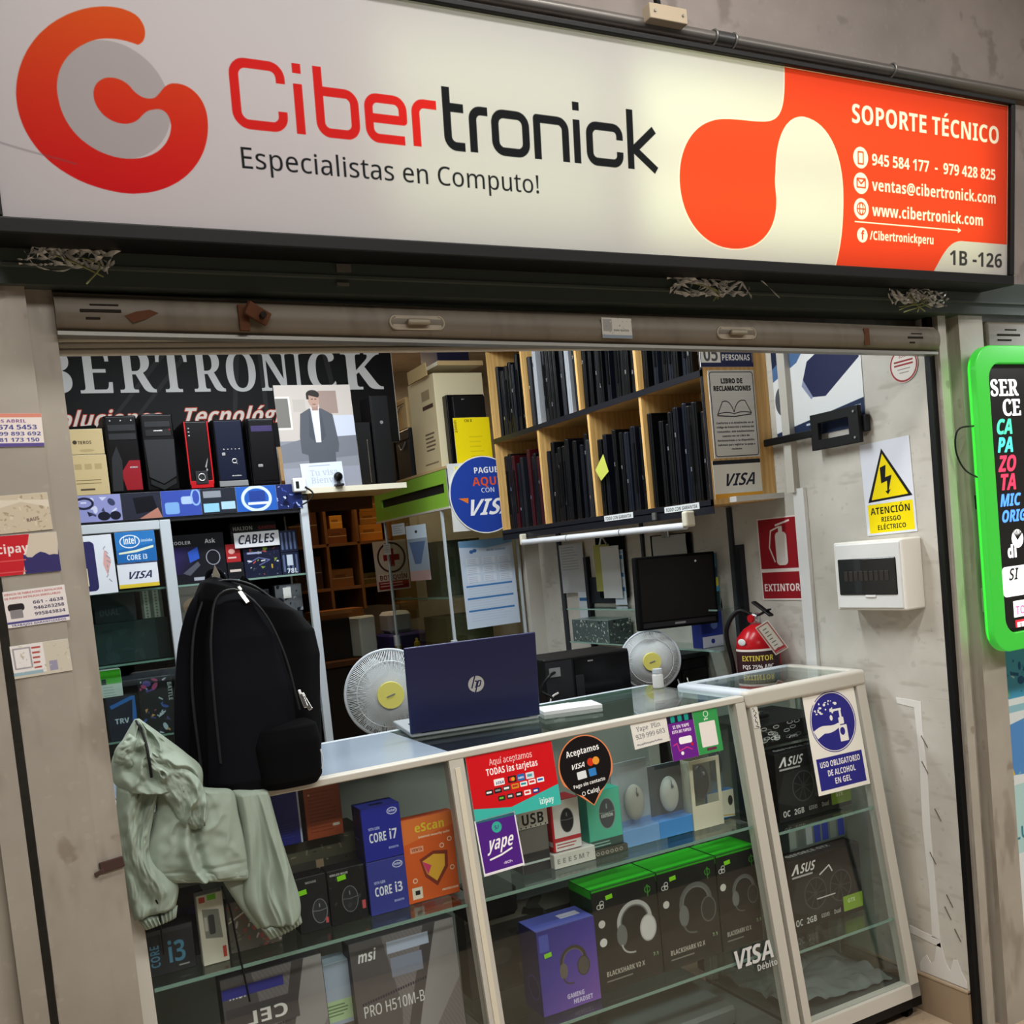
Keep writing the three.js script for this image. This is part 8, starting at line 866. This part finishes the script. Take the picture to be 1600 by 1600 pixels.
// ---------------------------------------------------------------- dim store room
{
  const t = thing('pigeonhole_rack', 'brown wooden pigeonhole rack in the dim store room', 'shelf', [0, 0, 0]); const Z = -3.95, B = -4.35; const W = M.wood;
  for (const x of [1.42, 1.78, 1.98, 2.2]) part(t, 'upright', bx(x, x + 0.018, 1.3, 2.12, B, Z), W); for (const y of [1.43, 1.7, 2.1]) part(t, 'shelf_board', bx(1.42, 2.218, y, y + 0.018, B, Z), W); part(t, 'back_board', bx(1.42, 2.218, 1.3, 2.12, B - 0.01, B), M.woodDark); part(t, 'end_panel', bx(2.218, 2.34, 1.2, 2.2, Z - 0.02, Z), std(0x8f7346, 0.7), null, null, 'tan upright panel behind the first aid sign');
  const sb = (x, y, w, h, col, l) => { const b = boxed('stock_carton', l, 'box', x, y, Z - 0.04, w, h, 0.2, std(col, 0.8), { front: pc(w, h, (c, ww, hh) => { fill(c, ww, hh, '#' + col.toString(16).padStart(6, '0')); R(c, ww * 0.15, hh * 0.3, ww * 0.5, hh * 0.2, 'rgba(60,30,10,0.4)'); R(c, 0, hh * 0.48, ww, 3, 'rgba(240,210,160,0.5)'); }, 500) }); };
  sb(1.87, 1.7185, 0.12, 0.09, 0x6b3f1c, 'brown carton on upper left pigeonhole'); sb(1.87, 1.809, 0.08, 0.08, 0xc8862c, 'bright orange tray carton in upper left pigeonhole'); sb(2.09, 1.7185, 0.15, 0.1, 0xb9782c, 'tan carton lowest in upper middle pigeonhole'); sb(2.09, 1.819, 0.13, 0.08, 0x9c6426, 'brown carton second in upper middle pigeonhole'); sb(2.09, 1.9, 0.12, 0.09, 0xa86e2a, 'brown carton topmost in upper middle pigeonhole'); sb(1.875, 1.4485, 0.14, 0.11, 0x8a5522, 'orange-brown carton in lower left pigeonhole'); sb(2.09, 1.4485, 0.16, 0.07, 0x6a5a28, 'olive carton in lower middle pigeonhole'); sb(1.66, 1.7185, 0.18, 0.24, 0x5a3418, 'dark brown carton by the cabinet post, upper'); sb(1.66, 1.4485, 0.18, 0.2, 0x4a2c18, 'dark brown carton by the cabinet post, lower');
  const d = thing('store_desk', 'cluttered dark desk in the store room', 'desk', [0, 0, 0]); part(d, 'desktop', bx(1.4, 2.4, 1.0, 1.03, -4.3, -3.55), M.woodDark); part(d, 'front_board', bx(1.4, 2.4, 0, 1.0, -3.6, -3.57), M.dark);
  boxed('printer_box', 'pale grey printer body on the store room desk', 'box', 1.88, 1.0305, -3.62, 0.12, 0.24, 0.12, std(0xa9b0a8, 0.6), {}, { ch: 0.01, turn: 0.35 }); boxed('printer_box', 'white curved box right of the pale grey printer', 'box', 2.1, 1.141, -3.66, 0.15, 0.13, 0.18, std(0xb4b6bc, 0.6), {}, { ch: 0.02 }); boxed('storage_bin', 'deep violet plastic bin on the store room desk', 'box', 2.12, 1.0305, -3.58, 0.26, 0.11, 0.24, std(0x2a2560, 0.5), {}, { ch: 0.012 });
  for (const [x, l] of [[2.03, 'left yellow bottle before the violet bin'], [2.15, 'right yellow bottle before the violet bin']]) { const b = thing('ink_bottle', l, 'bottle', [x, 1.0305, -3.555]); part(b, 'body', lathe([[0, 0], [0.018, 0], [0.018, 0.05], [0.008, 0.06], [0, 0.06]], 16), std(0xb8a020, 0.5)); part(b, 'cap', at(cyl(0.008, 0.008, 0.015, 12), 0, 0.067, 0), M.yellow); }
  boxed('folder_pile', 'brown folders heaped above the store room desk', 'papers', 1.74, 1.27, -3.7, 0.3, 0.05, 0.2, std(0x7a4a20, 0.8), { front: pc(0.3, 0.05, (c, w, h) => { fill(c, w, h, '#7a4a20'); lines(c, 0, 3, w, 6, 4, '#b08050', 2); }) }); boxed('file_box', 'dark file box under the brown folders', 'box', 1.7, 1.0305, -3.68, 0.18, 0.239, 0.2, M.dark, {});
}
poster('first_aid_sign', 'white first aid sign with dark red cross by doorway', 'sign', [2.17, 1.55, -3.9], [0, 0, 0.01], 0.22, 0.31, (c, w, h) => { fill(c, w, h, '#bdb8b8'); O(c, w * 0.52, h * 0.34, w * 0.4, h * 0.29, null, '#2c1c20', 9); R(c, w * 0.44, h * 0.16, w * 0.16, h * 0.36, '#7a1620'); R(c, w * 0.28, h * 0.28, w * 0.48, h * 0.12, '#7a1620'); R(c, w * 0.06, h * 0.66, w * 0.9, h * 0.13, '#c8c4c4'); T(c, 'BOTIQUÍN', w * 0.1, h * 0.78, 34, '#5c2026', { w: w * 0.84 }); R(c, w * 0.06, h * 0.81, w * 0.9, h * 0.16, '#7a1620'); lines(c, w * 0.1, h * 0.84, w * 0.8, 2, 14, '#d8c8c8', 4); }, { ppm: 800 });
renderer.render(scene, camera);
